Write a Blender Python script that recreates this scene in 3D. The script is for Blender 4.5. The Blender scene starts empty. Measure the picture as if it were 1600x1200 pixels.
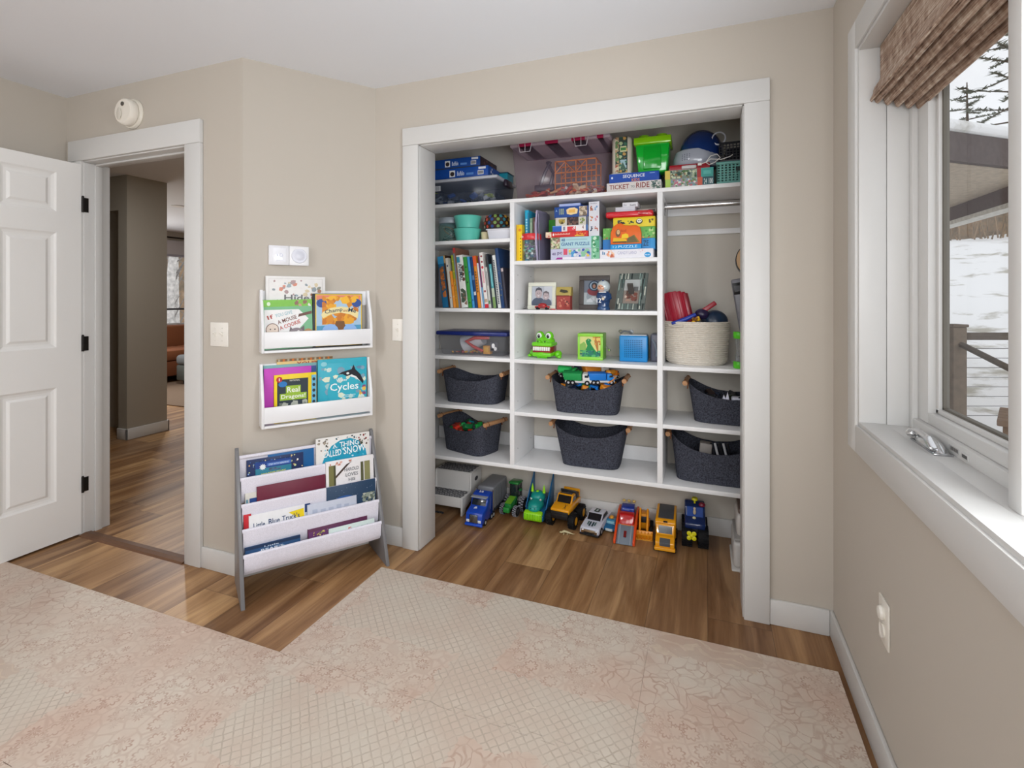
import bpy, bmesh, math, random
from mathutils import Matrix, Vector
PI = math.pi
S = bpy.context.scene
COL = S.collection
def hx(h):
    h = h.lstrip('#'); r = [int(h[i:i+2], 16)/255 for i in (0, 2, 4)]
    return tuple((c/12.92 if c <= .04045 else ((c+.055)/1.055)**2.4) for c in r) + (1.0,)

# ---------------------------------------------------------------- camera
cam = bpy.data.cameras.new('camera'); cam.sensor_width = 36; cam.lens = 17.71; cam.shift_y = -0.085
cam.clip_start = .02; cam.clip_end = 300
co = bpy.data.objects.new('camera', cam); COL.objects.link(co)
co.location = (0, 0, 1.315); co.rotation_euler = (PI/2, 0, math.atan2(.3594, .9332)); S.camera = co
# ---------------------------------------------------------------- world, lights, exposure
w = bpy.data.worlds.new('overcast'); S.world = w; w.use_nodes = True
wn = w.node_tree; bg = wn.nodes['Background']
bg.inputs[0].default_value = (.93, .96, 1, 1); bg.inputs[1].default_value = 1.05
S.view_settings.view_transform = 'Standard'; S.view_settings.look = 'None'
S.view_settings.exposure = 0; S.view_settings.gamma = 1
def area(name, loc, rot, sx, sy, power, col=(1, 1, 1)):
    l = bpy.data.lights.new(name, 'AREA'); l.shape = 'RECTANGLE'; l.size = sx; l.size_y = sy
    l.energy = power; l.color = col
    o = bpy.data.objects.new(name, l); COL.objects.link(o); o.location = loc; o.rotation_euler = rot; return o
area('added_rear_fill', (-1.5, -2.25, 1.5), (PI/2, 0, 0), 2.3, 1.35, 8, (.95, .98, 1))  # added area fill at the unseen rear window, lights the room from behind
area('daylight_side_window', (.70, .45, 1.5), (PI/2, 0, PI/2), 1.3, 1.15, 52, (.93, .97, 1))
area('living_room_daylight', (-8.45, 4.2, 1.5), (PI/2, 0, -PI/2), 1.6, 1.2, 40, (1, .98, .95))
def ceil_lamp_or_fill(loc, p, r=.14):
    l = bpy.data.lights.new('bulb_or_fill', 'AREA'); l.shape = 'DISK'; l.size = r*2; l.energy = p; l.color = (.98, .99, 1)
    o = bpy.data.objects.new('bulb_or_fill', l); COL.objects.link(o); o.location = loc
def added_point_fill(loc, p, r):
    l = bpy.data.lights.new('point_fill', 'POINT'); l.shadow_soft_size = r; l.energy = p; l.color = (.98, .99, 1)
    o = bpy.data.objects.new('point_fill', l); COL.objects.link(o); o.location = loc
added_point_fill((-2.2, -.75, 2.12), 44, .13)  # added fill without a fixture, lifts the ceiling and left wall
lamp_ = area('closet_fill_front', (-.25, -.75, 1.55), (math.radians(84), 0, math.radians(6)), .9, .9, 3.5, (.97, .99, 1)); lamp_.data.spread = math.radians(95)  # added fill behind the camera, aimed into the closet
lamp_ = area('closet_fill_side', (.36, .12, 1.30), (math.radians(90), 0, math.radians(30)), .45, .9, 5.5, (.97, .99, 1)); lamp_.data.spread = math.radians(110)  # added fill standing inside the room, brightens the closet shelving

ceil_lamp_or_fill((-3.9, 2.5, 2.425), 14, .08)  # added fill with no fixture here, brightens the dark hall
ceil_lamp_or_fill((-6.1, 4.33, 2.425), 30, .07)
# ---------------------------------------------------------------- materials
MATS = {}
def nodes(m): m.use_nodes = True; return m.node_tree, m.node_tree.nodes['Principled BSDF']
def cmat(name, rough=.5, spec=.4, metal=0, coat=0, bump=0, bscale=200, mottle=0, alpha=None, trans=0, aniso=None):
    m = bpy.data.materials.new(name); t, b = nodes(m); N = t.nodes; L = t.links
    a = N.new('ShaderNodeAttribute'); a.attribute_name = 'Col'
    src = a.outputs['Color']
    tc = N.new('ShaderNodeTexCoord')
    if mottle:
        n = N.new('ShaderNodeTexNoise'); n.inputs['Scale'].default_value = bscale*.6; n.inputs['Detail'].default_value = 4
        L.new(tc.outputs['Object'], n.inputs['Vector'])
        mr = N.new('ShaderNodeMapRange'); mr.inputs[1].default_value = .3; mr.inputs[2].default_value = .7
        mr.inputs[3].default_value = 1-mottle; mr.inputs[4].default_value = 1+mottle; L.new(n.outputs[0], mr.inputs[0])
        mx = N.new('ShaderNodeVectorMath'); mx.operation = 'SCALE'; L.new(src, mx.inputs[0]); L.new(mr.outputs[0], mx.inputs['Scale'])
        src = mx.outputs[0]
    L.new(src, b.inputs['Base Color'])
    b.inputs['Roughness'].default_value = rough; b.inputs['Specular IOR Level'].default_value = spec
    b.inputs['Metallic'].default_value = metal; b.inputs['Coat Weight'].default_value = coat
    if bump:
        n = N.new('ShaderNodeTexNoise'); n.inputs['Scale'].default_value = bscale; n.inputs['Detail'].default_value = 3
        L.new(tc.outputs['Object'], n.inputs['Vector'])
        bp = N.new('ShaderNodeBump'); bp.inputs['Strength'].default_value = bump; bp.inputs['Distance'].default_value = .002
        L.new(n.outputs[0], bp.inputs['Height']); L.new(bp.outputs[0], b.inputs['Normal'])
    if alpha is not None:
        o = N['Material Output']; tr = N.new('ShaderNodeBsdfTransparent'); mx = N.new('ShaderNodeMixShader')
        mx.inputs[0].default_value = alpha; L.new(tr.outputs[0], mx.inputs[1]); L.new(b.outputs[0], mx.inputs[2])
        if trans: 
            m2 = N.new('ShaderNodeMixRGB'); m2.inputs[0].default_value = trans; m2.inputs[1].default_value = (1, 1, 1, 1)
            L.new(a.outputs['Color'], m2.inputs[2]); L.new(m2.outputs[0], tr.inputs[0])
        L.new(mx.outputs[0], o.inputs['Surface'])
    MATS[name] = m; return m
cmat('paper', .45, .35, mottle=.03, bscale=60); cmat('plastic', .32, .5); cmat('gloss', .12, .6, coat=.3)
cmat('metal', .22, .5, metal=1); cmat('dark_metal', .45, .4, metal=.6); cmat('fabric', .9, .15, bump=.5, bscale=350, mottle=.06)
cmat('felt', .95, .1, bump=.9, bscale=260, mottle=.6); cmat('rubber', .7, .25); cmat('pale_wood', .45, .35, bump=.1, bscale=90, mottle=.08)
cmat('clear', .12, .5, alpha=.16, trans=.25); cmat('smoky', .2, .5, alpha=.30, trans=.35); cmat('white_paint', .32, .4, bump=.05, bscale=60)
cmat('plate', .4, .4); cmat('melamine', .38, .4, mottle=.01, bscale=30); cmat('rope', .9, .15, bump=.6, bscale=300, mottle=.05)
cmat('bark', .95, .1, bump=.8, bscale=20, mottle=.3); cmat('needles', .9, .1, mottle=.25, bscale=4)
cmat('outdoor_wood', .85, .2, bump=.4, bscale=40, mottle=.15)

def MN(t, op, a=None, b=None, c=None, clamp=False):
    n = t.nodes.new('ShaderNodeMath'); n.operation = op; n.use_clamp = clamp
    for i, v in enumerate((a, b, c)):
        if v is None: continue
        if isinstance(v, (int, float)): n.inputs[i].default_value = v
        else: t.links.new(v, n.inputs[i])
    return n.outputs[0]
def mixc(t, f, a, b, mode='MIX'):
    n = t.nodes.new('ShaderNodeMixRGB'); n.blend_type = mode
    for i, v in enumerate((f, a, b)):
        if isinstance(v, (int, float)): n.inputs[i].default_value = v
        elif isinstance(v, tuple): n.inputs[i].default_value = v
        else: t.links.new(v, n.inputs[i])
    return n.outputs[0]
def noise(t, vec, scale, detail=3, rough=.5):
    n = t.nodes.new('ShaderNodeTexNoise'); n.inputs['Scale'].default_value = scale; n.inputs['Detail'].default_value = detail
    n.inputs['Roughness'].default_value = rough; t.links.new(vec, n.inputs['Vector']); return n
def comb(t, x, y, z=0.0):
    n = t.nodes.new('ShaderNodeCombineXYZ')
    for i, v in enumerate((x, y, z)):
        if isinstance(v, (int, float)): n.inputs[i].default_value = v
        else: t.links.new(v, n.inputs[i])
    return n.outputs[0]
def ramp(t, f, stops, interp='LINEAR'):
    n = t.nodes.new('ShaderNodeValToRGB'); n.color_ramp.interpolation = interp
    e = n.color_ramp.elements
    while len(e) < len(stops): e.new(.5)
    for k, (p, c) in enumerate(stops): e[k].position = p; e[k].color = c
    t.links.new(f, n.inputs[0]); return n.outputs[0]
def wallmat(name, c, rough=.75, bump=.06, scale=160):
    m = bpy.data.materials.new(name); t, b = nodes(m)
    g = t.nodes.new('ShaderNodeNewGeometry'); P = g.outputs['Position']
    n = noise(t, P, 1.2, 4); n2 = noise(t, P, scale, 2)
    c = hx(c); d = tuple(v*.95 for v in c[:3])+(1,)
    t.links.new(mixc(t, n.outputs[0], d, c), b.inputs['Base Color'])
    bp = t.nodes.new('ShaderNodeBump'); bp.inputs['Strength'].default_value = bump; bp.inputs['Distance'].default_value = .002
    t.links.new(n2.outputs[0], bp.inputs['Height']); t.links.new(bp.outputs[0], b.inputs['Normal'])
    b.inputs['Roughness'].default_value = rough; b.inputs['Specular IOR Level'].default_value = .25
    MATS[name] = m; return m
wallmat('wall_paint', '#c6beb3'); wallmat('ceiling_paint', '#f2f5fb', .85, .1, 220); wallmat('closet_paint', '#cfc9bf')
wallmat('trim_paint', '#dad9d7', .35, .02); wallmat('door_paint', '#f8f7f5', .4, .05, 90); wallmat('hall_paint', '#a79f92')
def floor_material():
    m = bpy.data.materials.new('plank_floor'); t, b = nodes(m)
    g = t.nodes.new('ShaderNodeNewGeometry'); sp = t.nodes.new('ShaderNodeSeparateXYZ'); t.links.new(g.outputs['Position'], sp.inputs[0])
    X, Y = sp.outputs[0], sp.outputs[1]
    xs = MN(t, 'DIVIDE', MN(t, 'SUBTRACT', X, .0065), .235); ix = MN(t, 'FLOOR', xs); fx = MN(t, 'FRACT', xs)
    wn1 = t.nodes.new('ShaderNodeTexWhiteNoise'); wn1.noise_dimensions = '1D'; t.links.new(MN(t, 'ADD', ix, 31.7), wn1.inputs['W'])
    ys = MN(t, 'ADD', MN(t, 'DIVIDE', Y, 1.22), MN(t, 'MULTIPLY', wn1.outputs['Value'], 7.3)); iy = MN(t, 'FLOOR', ys); fy = MN(t, 'FRACT', ys)
    wn2 = t.nodes.new('ShaderNodeTexWhiteNoise'); wn2.noise_dimensions = '2D'; t.links.new(comb(t, ix, iy), wn2.inputs['Vector'])
    r = wn2.outputs['Value']; off = MN(t, 'MULTIPLY', r, 37.0)
    v1 = comb(t, MN(t, 'MULTIPLY', X, 13), MN(t, 'MULTIPLY', Y, 1.15), off)
    v2 = comb(t, MN(t, 'MULTIPLY', X, 95), MN(t, 'MULTIPLY', Y, 3.2), off)
    n1 = noise(t, v1, 1.0, 5, .55); n1.inputs['Distortion'].default_value = .6; n2 = noise(t, v2, 1.0, 4, .6)
    base = ramp(t, r, [(0, hx('#9c7755')), (.28, hx('#aa8158')), (.5, hx('#b88f63')), (.72, hx('#caa070')), (1, hx('#907056'))])
    dark = mixc(t, 1.0, base, hx('#b8a796'), 'MULTIPLY')
    c = mixc(t, ramp(t, n1.outputs[0], [(.36, (1, 1, 1, 1)), (.62, (0, 0, 0, 1))]), base, dark)
    lt = mixc(t, ramp(t, n1.outputs[0], [(.52, (0, 0, 0, 1)), (.72, (.35, .35, .35, 1))]), c, hx('#c9a272'))
    f2 = ramp(t, n2.outputs[0], [(.3, (.84, .82, .80, 1)), (.6, (1, 1, 1, 1))])
    c = mixc(t, .8, lt, f2, 'MULTIPLY')
    ex = MN(t, 'MINIMUM', fx, MN(t, 'SUBTRACT', 1.0, fx)); ey = MN(t, 'MULTIPLY', MN(t, 'MINIMUM', fy, MN(t, 'SUBTRACT', 1.0, fy)), 5.2)
    e = MN(t, 'MINIMUM', ex, ey); gap = MN(t, 'LESS_THAN', e, .006)
    c = mixc(t, MN(t, 'MULTIPLY', gap, .5), c, hx('#3a2a1e'))
    t.links.new(c, b.inputs['Base Color'])
    b.inputs['Roughness'].default_value = .38; b.inputs['Specular IOR Level'].default_value = .4
    bp = t.nodes.new('ShaderNodeBump'); bp.inputs['Strength'].default_value = .25; bp.inputs['Distance'].default_value = .002
    t.links.new(MN(t, 'SUBTRACT', MN(t, 'MULTIPLY', n2.outputs[0], .4), gap), bp.inputs['Height']); t.links.new(bp.outputs[0], b.inputs['Normal'])
    MATS['plank_floor'] = m
floor_material()
def playmat_material():
    m = bpy.data.materials.new('printed_foam'); t, b = nodes(m)
    g = t.nodes.new('ShaderNodeNewGeometry'); P = g.outputs['Position']
    sp = t.nodes.new('ShaderNodeSeparateXYZ'); t.links.new(P, sp.inputs[0]); X, Y = sp.outputs[0], sp.outputs[1]
    big = noise(t, P, 2.3, 4, .6).outputs[0]; fine = noise(t, P, 55, 3, .6).outputs[0]; worn = noise(t, P, 14, 5, .65).outputs[0]
    cream = hx('#d6cabc'); pink = hx('#ac8a78'); tan = hx('#bda68f')
    ground = mixc(t, ramp(t, big, [(.40, (0, 0, 0, 1)), (.60, (1, 1, 1, 1))]), cream, hx('#d0b9a9'))
    # diamond lattice
    wob = MN(t, 'MULTIPLY', MN(t, 'SUBTRACT', noise(t, P, 40, 2).outputs[0], .5), .012)
    u = MN(t, 'MULTIPLY', MN(t, 'ADD', MN(t, 'ADD', X, Y), wob), 2*PI/.037); v = MN(t, 'MULTIPLY', MN(t, 'SUBTRACT', MN(t, 'SUBTRACT', X, Y), wob), 2*PI/.037)
    lat = MN(t, 'MAXIMUM', MN(t, 'SINE', u), MN(t, 'SINE', v)); lattice = ramp(t, lat, [(.78, (0, 0, 0, 1)), (.95, (1, 1, 1, 1))])
    def vor(scale, th, feat='DISTANCE_TO_EDGE', vec=P):
        n = t.nodes.new('ShaderNodeTexVoronoi'); n.feature = feat; n.inputs['Scale'].default_value = scale; t.links.new(vec, n.inputs['Vector']); return n
    def rosette(scale):   # petals round jittered centres, like a printed lace of flowers
        n = vor(scale, 0, 'F1'); rel = t.nodes.new('ShaderNodeVectorMath'); rel.operation = 'SUBTRACT'
        sc = t.nodes.new('ShaderNodeVectorMath'); sc.operation = 'SCALE'; sc.inputs['Scale'].default_value = 1.0
        t.links.new(P, sc.inputs[0]); t.links.new(sc.outputs[0], rel.inputs[0]); t.links.new(n.outputs['Position'], rel.inputs[1])
        q = t.nodes.new('ShaderNodeSeparateXYZ'); t.links.new(rel.outputs[0], q.inputs[0])
        ang = MN(t, 'ARCTAN2', q.outputs[1], q.outputs[0]); d = MN(t, 'MULTIPLY', n.outputs['Distance'], 1.0)
        pet = MN(t, 'ABSOLUTE', MN(t, 'SINE', MN(t, 'MULTIPLY', ang, 4.0))); rr = MN(t, 'ADD', .33, MN(t, 'MULTIPLY', pet, .16))
        return ramp(t, MN(t, 'ABSOLUTE', MN(t, 'SUBTRACT', d, rr)), [(.03, (1, 1, 1, 1)), (.09, (0, 0, 0, 1))])
    vf = vor(20, 0); edge_ = ramp(t, vf.outputs['Distance'], [(.03, (1, 1, 1, 1)), (.09, (0, 0, 0, 1))])
    flower = MN(t, 'MAXIMUM', rosette(20), MN(t, 'MULTIPLY', edge_, .45))
    dn = noise(t, P, 9, 2); dv = t.nodes.new('ShaderNodeVectorMath'); dv.operation = 'MULTIPLY_ADD'
    t.links.new(dn.outputs['Color'], dv.inputs[0]); dv.inputs[1].default_value = (.14, .14, 0); t.links.new(P, dv.inputs[2])
    wv = t.nodes.new('ShaderNodeTexWave'); wv.wave_type = 'RINGS'; wv.inputs['Scale'].default_value = 7; wv.inputs['Distortion'].default_value = 9; wv.inputs['Detail'].default_value = 1.5
    t.links.new(dv.outputs[0], wv.inputs['Vector']); scroll = ramp(t, wv.outputs['Fac'], [(.72, (0, 0, 0, 1)), (.86, (1, 1, 1, 1))])
    vs = vor(24, 0, vec=dv.outputs[0]); big_scroll = ramp(t, vs.outputs['Distance'], [(.03, (.8, .8, .8, 1)), (.08, (0, 0, 0, 1))])
    # patchwork
    wb = noise(t, P, 7, 3, .7).outputs[0]; wj = MN(t, 'MULTIPLY', MN(t, 'SUBTRACT', wb, .5), .16)
    px = MN(t, 'DIVIDE', MN(t, 'ADD', X, wj), .345); py = MN(t, 'DIVIDE', MN(t, 'ADD', MN(t, 'ADD', Y, wj), .17), .30)
    row = MN(t, 'FLOOR', py); col = MN(t, 'FLOOR', MN(t, 'ADD', px, MN(t, 'MULTIPLY', row, .5)))
    wn = t.nodes.new('ShaderNodeTexWhiteNoise'); wn.noise_dimensions = '2D'; t.links.new(comb(t, col, row), wn.inputs['Vector']); r = wn.outputs['Value']
    def sel(a, bb): return MN(t, 'MULTIPLY', MN(t, 'GREATER_THAN', r, a), MN(t, 'LESS_THAN', r, bb))
    def mul(a, b_): return MN(t, 'MULTIPLY', a, b_)
    fade = ramp(t, worn, [(.35, (.12, .12, .12, 1)), (.62, (.85, .85, .85, 1))])
    pat = MN(t, 'ADD', MN(t, 'ADD', mul(lattice, sel(-1, .22)), mul(flower, sel(.22, .66))), MN(t, 'ADD', mul(scroll, sel(.66, .86)), mul(big_scroll, sel(.86, 2))))
    ground = mixc(t, mul(sel(.66, .86), .4), ground, hx('#b99d8a'))
    ground = mixc(t, mul(sel(-1, .22), .4), ground, hx('#cdc5b8'))
    patc = mixc(t, sel(.66, .86), pink, hx('#d8c8b4')); patc = mixc(t, sel(-1, .22), patc, hx('#b3a595'))
    c = mixc(t, mul(pat, mul(fade, .9)), ground, patc)
    c = mixc(t, MN(t, 'GREATER_THAN', fine, .70), c, hx('#dacdbd'))
    c = mixc(t, .5, c, ramp(t, worn, [(.3, (.86, .84, .82, 1)), (.7, (1, 1, 1, 1))]), 'MULTIPLY')
    t.links.new(c, b.inputs['Base Color']); b.inputs['Roughness'].default_value = .55; b.inputs['Specular IOR Level'].default_value = .3
    bp = t.nodes.new('ShaderNodeBump'); bp.inputs['Strength'].default_value = .3; bp.inputs['Distance'].default_value = .001
    t.links.new(MN(t, 'ADD', pat, fine), bp.inputs['Height']); t.links.new(bp.outputs[0], b.inputs['Normal'])
    MATS['printed_foam'] = m
playmat_material()
def snow_material():
    m = bpy.data.materials.new('snow'); t, b = nodes(m); g = t.nodes.new('ShaderNodeNewGeometry'); P = g.outputs['Position']
    n = noise(t, P, .9, 6, .65).outputs[0]; n2 = noise(t, P, .15, 3).outputs[0]
    c = mixc(t, ramp(t, n, [(.56, (0, 0, 0, 1)), (.66, (.8, .8, .8, 1))]), hx('#f2f2f2'), hx('#97907c'))
    t.links.new(c, b.inputs['Base Color']); b.inputs['Roughness'].default_value = .8; MATS['snow'] = m
    m = bpy.data.materials.new('brush'); t, b = nodes(m); g = t.nodes.new('ShaderNodeNewGeometry')
    n = noise(t, g.outputs['Position'], 1.6, 7, .75).outputs[0]
    t.links.new(ramp(t, n, [(.3, hx('#5e564c')), (.5, hx('#8c7a66')), (.6, hx('#a08468')), (.7, hx('#c9bcae'))]), b.inputs['Base Color'])
    b.inputs['Roughness'].default_value = .95; MATS['brush'] = m
snow_material()
def glass_material():
    m = bpy.data.materials.new('window_glass'); t, b = nodes(m); N = t.nodes
    tr = N.new('ShaderNodeBsdfTransparent'); gl = N.new('ShaderNodeBsdfGlossy'); gl.inputs['Roughness'].default_value = .02
    fr = N.new('ShaderNodeLayerWeight'); mx = N.new('ShaderNodeMixShader')
    t.links.new(MN(t, 'ADD', MN(t, 'MULTIPLY', MN(t, 'POWER', fr.outputs['Facing'], 4.0), .25), .02), mx.inputs[0]); t.links.new(tr.outputs[0], mx.inputs[1]); t.links.new(gl.outputs[0], mx.inputs[2])
    t.links.new(mx.outputs[0], N['Material Output'].inputs['Surface']); MATS['window_glass'] = m
glass_material()
def blind_material():
    m = bpy.data.materials.new('woven_shade'); t, b = nodes(m); g = t.nodes.new('ShaderNodeNewGeometry')
    sp = t.nodes.new('ShaderNodeSeparateXYZ'); t.links.new(g.outputs['Position'], sp.inputs[0])
    v = comb(t, MN(t, 'MULTIPLY', sp.outputs[0], 160), MN(t, 'MULTIPLY', sp.outputs[1], 9), MN(t, 'MULTIPLY', sp.outputs[2], 260))
    v2 = comb(t, MN(t, 'MULTIPLY', sp.outputs[0], 25), MN(t, 'MULTIPLY', sp.outputs[1], 45), MN(t, 'MULTIPLY', sp.outputs[2], 25))
    n = noise(t, v, 1, 4, .7).outputs[0]; n2 = noise(t, v2, 1, 2).outputs[0]
    f = MN(t, 'ADD', MN(t, 'MULTIPLY', n, .7), MN(t, 'MULTIPLY', n2, .3))
    t.links.new(ramp(t, f, [(.34, hx('#4d3c33')), (.44, hx('#947866')), (.54, hx('#b39c8a')), (.64, hx('#d6c8b8'))]), b.inputs['Base Color'])
    b.inputs['Roughness'].default_value = .85
    bp = t.nodes.new('ShaderNodeBump'); bp.inputs['Strength'].default_value = .8; bp.inputs['Distance'].default_value = .003
    t.links.new(f, bp.inputs['Height']); t.links.new(bp.outputs[0], b.inputs['Normal']); MATS['woven_shade'] = m
blind_material()

# ---------------------------------------------------------------- mesh helpers
WHITE = '#ececea'
class MB:
    """collects shapes (each with its own colour) for one mesh"""
    def __init__(s): s.V = []; s.F = []; s.C = []; s.M = Matrix.Identity(4)
    def add(s, verts, faces, col, M=None):
        M = s.M @ M if M is not None else s.M
        c = hx(col) if isinstance(col, str) else col; n = len(s.V)
        s.V += [tuple(M @ Vector(v)) for v in verts]; s.F += [tuple(i+n for i in f) for f in faces]; s.C += [c]*len(faces); return s
    def bm(s, b, col, M=None):
        b.verts.index_update(); s.add([v.co.copy() for v in b.verts], [[v.index for v in f.verts] for f in b.faces], col, M); b.free(); return s
    def box(s, x0, x1, y0, y1, z0, z1, col=WHITE, bev=0, seg=2, M=None, taper=None):
        b = bmesh.new(); bmesh.ops.create_cube(b, size=1)
        for v in b.verts:
            v.co = Vector(((x0+x1)/2+v.co.x*(x1-x0), (y0+y1)/2+v.co.y*(y1-y0), (z0+z1)/2+v.co.z*(z1-z0)))
        if taper:      # scale the bottom face about its centre
            for v in b.verts:
                if v.co.z < (z0+z1)/2: v.co.x = (x0+x1)/2+(v.co.x-(x0+x1)/2)*taper; v.co.y = (y0+y1)/2+(v.co.y-(y0+y1)/2)*taper
        if bev: bmesh.ops.bevel(b, geom=list(b.edges), offset=bev, segments=seg, profile=.5, affect='EDGES', clamp_overlap=True)
        return s.bm(b, col, M)
    def cyl(s, p0, p1, r0, r1=None, col=WHITE, n=20, cap=True):
        r1 = r0 if r1 is None else r1; p0 = Vector(p0); p1 = Vector(p1); d = (p1-p0).normalized()
        u = d.orthogonal().normalized(); v = d.cross(u); V = []; F = []
        for p, r in ((p0, r0), (p1, r1)):
            for i in range(n): a = 2*PI*i/n; V.append(p+u*math.cos(a)*r+v*math.sin(a)*r)
        for i in range(n): j = (i+1) % n; F.append((i, j, n+j, n+i))
        if cap: F.append(tuple(range(n-1, -1, -1))); F.append(tuple(range(n, 2*n)))
        return s.add(V, F, col)
    def lathe(s, prof, col=WHITE, c=(0, 0, 0), n=32, sx=1, sy=1, cap=False, M=None):
        V = []; F = []
        for r, z in prof:
            for i in range(n): a = 2*PI*i/n; V.append((c[0]+r*sx*math.cos(a), c[1]+r*sy*math.sin(a), c[2]+z))
        for k in range(len(prof)-1):
            for i in range(n): j = (i+1) % n; F.append((k*n+i, k*n+j, (k+1)*n+j, (k+1)*n+i))
        if cap: F.append(tuple(range(n-1, -1, -1))); F.append(tuple((len(prof)-1)*n+i for i in range(n)))
        return s.add(V, F, col, M)
    def sph(s, c, r, col=WHITE, n=16, M=None):
        if isinstance(r, (int, float)): r = (r, r, r)
        b = bmesh.new(); bmesh.ops.create_uvsphere(b, u_segments=n, v_segments=max(6, n//2+2), radius=1)
        for v in b.verts: v.co = Vector((c[0]+v.co.x*r[0], c[1]+v.co.y*r[1], c[2]+v.co.z*r[2]))
        return s.bm(b, col, M)
    def prism(s, pts, a0, a1, axis='x', col=WHITE, bev=0, M=None):
        """2-D outline extruded along an axis; x: pts are (y,z), y: (x,z), z: (x,y)"""
        b = bmesh.new(); f = {'x': lambda p, a: (a, p[0], p[1]), 'y': lambda p, a: (p[0], a, p[1]), 'z': lambda p, a: (p[0], p[1], a)}[axis]
        A = [b.verts.new(f(p, a0)) for p in pts]; B = [b.verts.new(f(p, a1)) for p in pts]; n = len(pts)
        b.faces.new(A); b.faces.new(list(reversed(B)))
        for i in range(n): j = (i+1) % n; b.faces.new((A[j], A[i], B[i], B[j]))
        bmesh.ops.recalc_face_normals(b, faces=b.faces)
        if bev: bmesh.ops.bevel(b, geom=list(b.edges), offset=bev, segments=2, profile=.5, affect='EDGES', clamp_overlap=True)
        return s.bm(b, col, M)
    def tube(s, pts, r, col=WHITE, n=8, close=False):
        P = [Vector(p) for p in pts]; V = []; F = []; up = None
        for i, p in enumerate(P):
            d = (P[min(i+1, len(P)-1)]-P[max(i-1, 0)]); d = d.normalized() if d.length else Vector((0, 0, 1))
            if up is None: up = d.orthogonal().normalized()
            u = (up-d*up.dot(d)); u = u.normalized() if u.length > 1e-6 else d.orthogonal().normalized(); up = u; v = d.cross(u)
            rr = r[i] if isinstance(r, (list, tuple)) else r
            for k in range(n): a = 2*PI*k/n; V.append(p+u*math.cos(a)*rr+v*math.sin(a)*rr)
        for i in range(len(P)-1):
            for k in range(n): j = (k+1) % n; F.append((i*n+k, i*n+j, (i+1)*n+j, (i+1)*n+k))
        F.append(tuple(range(n-1, -1, -1))); F.append(tuple((len(P)-1)*n+k for k in range(n)))
        return s.add(V, F, col)
    def sheet(s, prof, x0, x1, col=WHITE, nx=1, th=0, wav=None):
        """a strip: profile [(y,z)] swept in x, optional wav(x,k)->dy"""
        V = []; F = []; m = len(prof)
        for i in range(nx+1):
            x = x0+(x1-x0)*i/nx
            for k, (y, z) in enumerate(prof):
                d = wav(i/nx, k/(m-1)) if wav else 0; V.append((x, y+d, z))
        for i in range(nx):
            for k in range(m-1): F.append((i*m+k, (i+1)*m+k, (i+1)*m+k+1, i*m+k+1))
        return s.add(V, F, col)
    def build(s, name, mat, parent=None, smooth=40):
        me = bpy.data.meshes.new(name); me.from_pydata(s.V, [], s.F); me.update()
        ca = me.color_attributes.new('Col', 'FLOAT_COLOR', 'CORNER'); i = 0
        buf = []
        for p, c in zip(me.polygons, s.C): buf += list(c)*p.loop_total
        ca.data.foreach_set('color', buf)
        if smooth and len(s.F) > 12:
            me.polygons.foreach_set('use_smooth', [True]*len(me.polygons)); me.set_sharp_from_angle(angle=math.radians(smooth))
        me.materials.append(MATS[mat]); o = bpy.data.objects.new(name, me); COL.objects.link(o)
        if parent is not None: o.parent = parent
        return o
def tag(o, label=None, cat=None, group=None, kind=None):
    if label: o['label'] = label
    if cat: o['category'] = cat
    if group: o['group'] = group
    if kind: o['kind'] = kind
    return o
def empty(name, loc=(0, 0, 0), rz=0, label=None, cat=None, group=None):
    o = bpy.data.objects.new(name, None); o.empty_display_size = .05; COL.objects.link(o)
    o.location = loc; o.rotation_euler = (0, 0, rz); return tag(o, label, cat, group)
def struct(name, mb, mat, parent=None):
    o = mb.build(name, mat, parent)
    if parent is None: o['kind'] = 'structure'
    return o
_txt = {}
def textmesh(s, bold=0.0):
    k = (s, bold)
    if k not in _txt:
        cu = bpy.data.curves.new('t', 'FONT'); cu.body = s; cu.size = 1; cu.resolution_u = 2; cu.offset = bold; cu.align_x = 'LEFT'
        o = bpy.data.objects.new('t', cu); me = o.to_mesh()
        V = [v.co.copy() for v in me.vertices]; F = [tuple(p.vertices) for p in me.polygons]
        x0 = min(v.x for v in V); x1 = max(v.x for v in V); y0 = min(v.y for v in V); y1 = max(v.y for v in V)
        _txt[k] = ([((v.x-x0), (v.y-y0)) for v in V], F, x1-x0, y1-y0)
        o.to_mesh_clear(); bpy.data.objects.remove(o); bpy.data.curves.remove(cu)
    return _txt[k]
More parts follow.
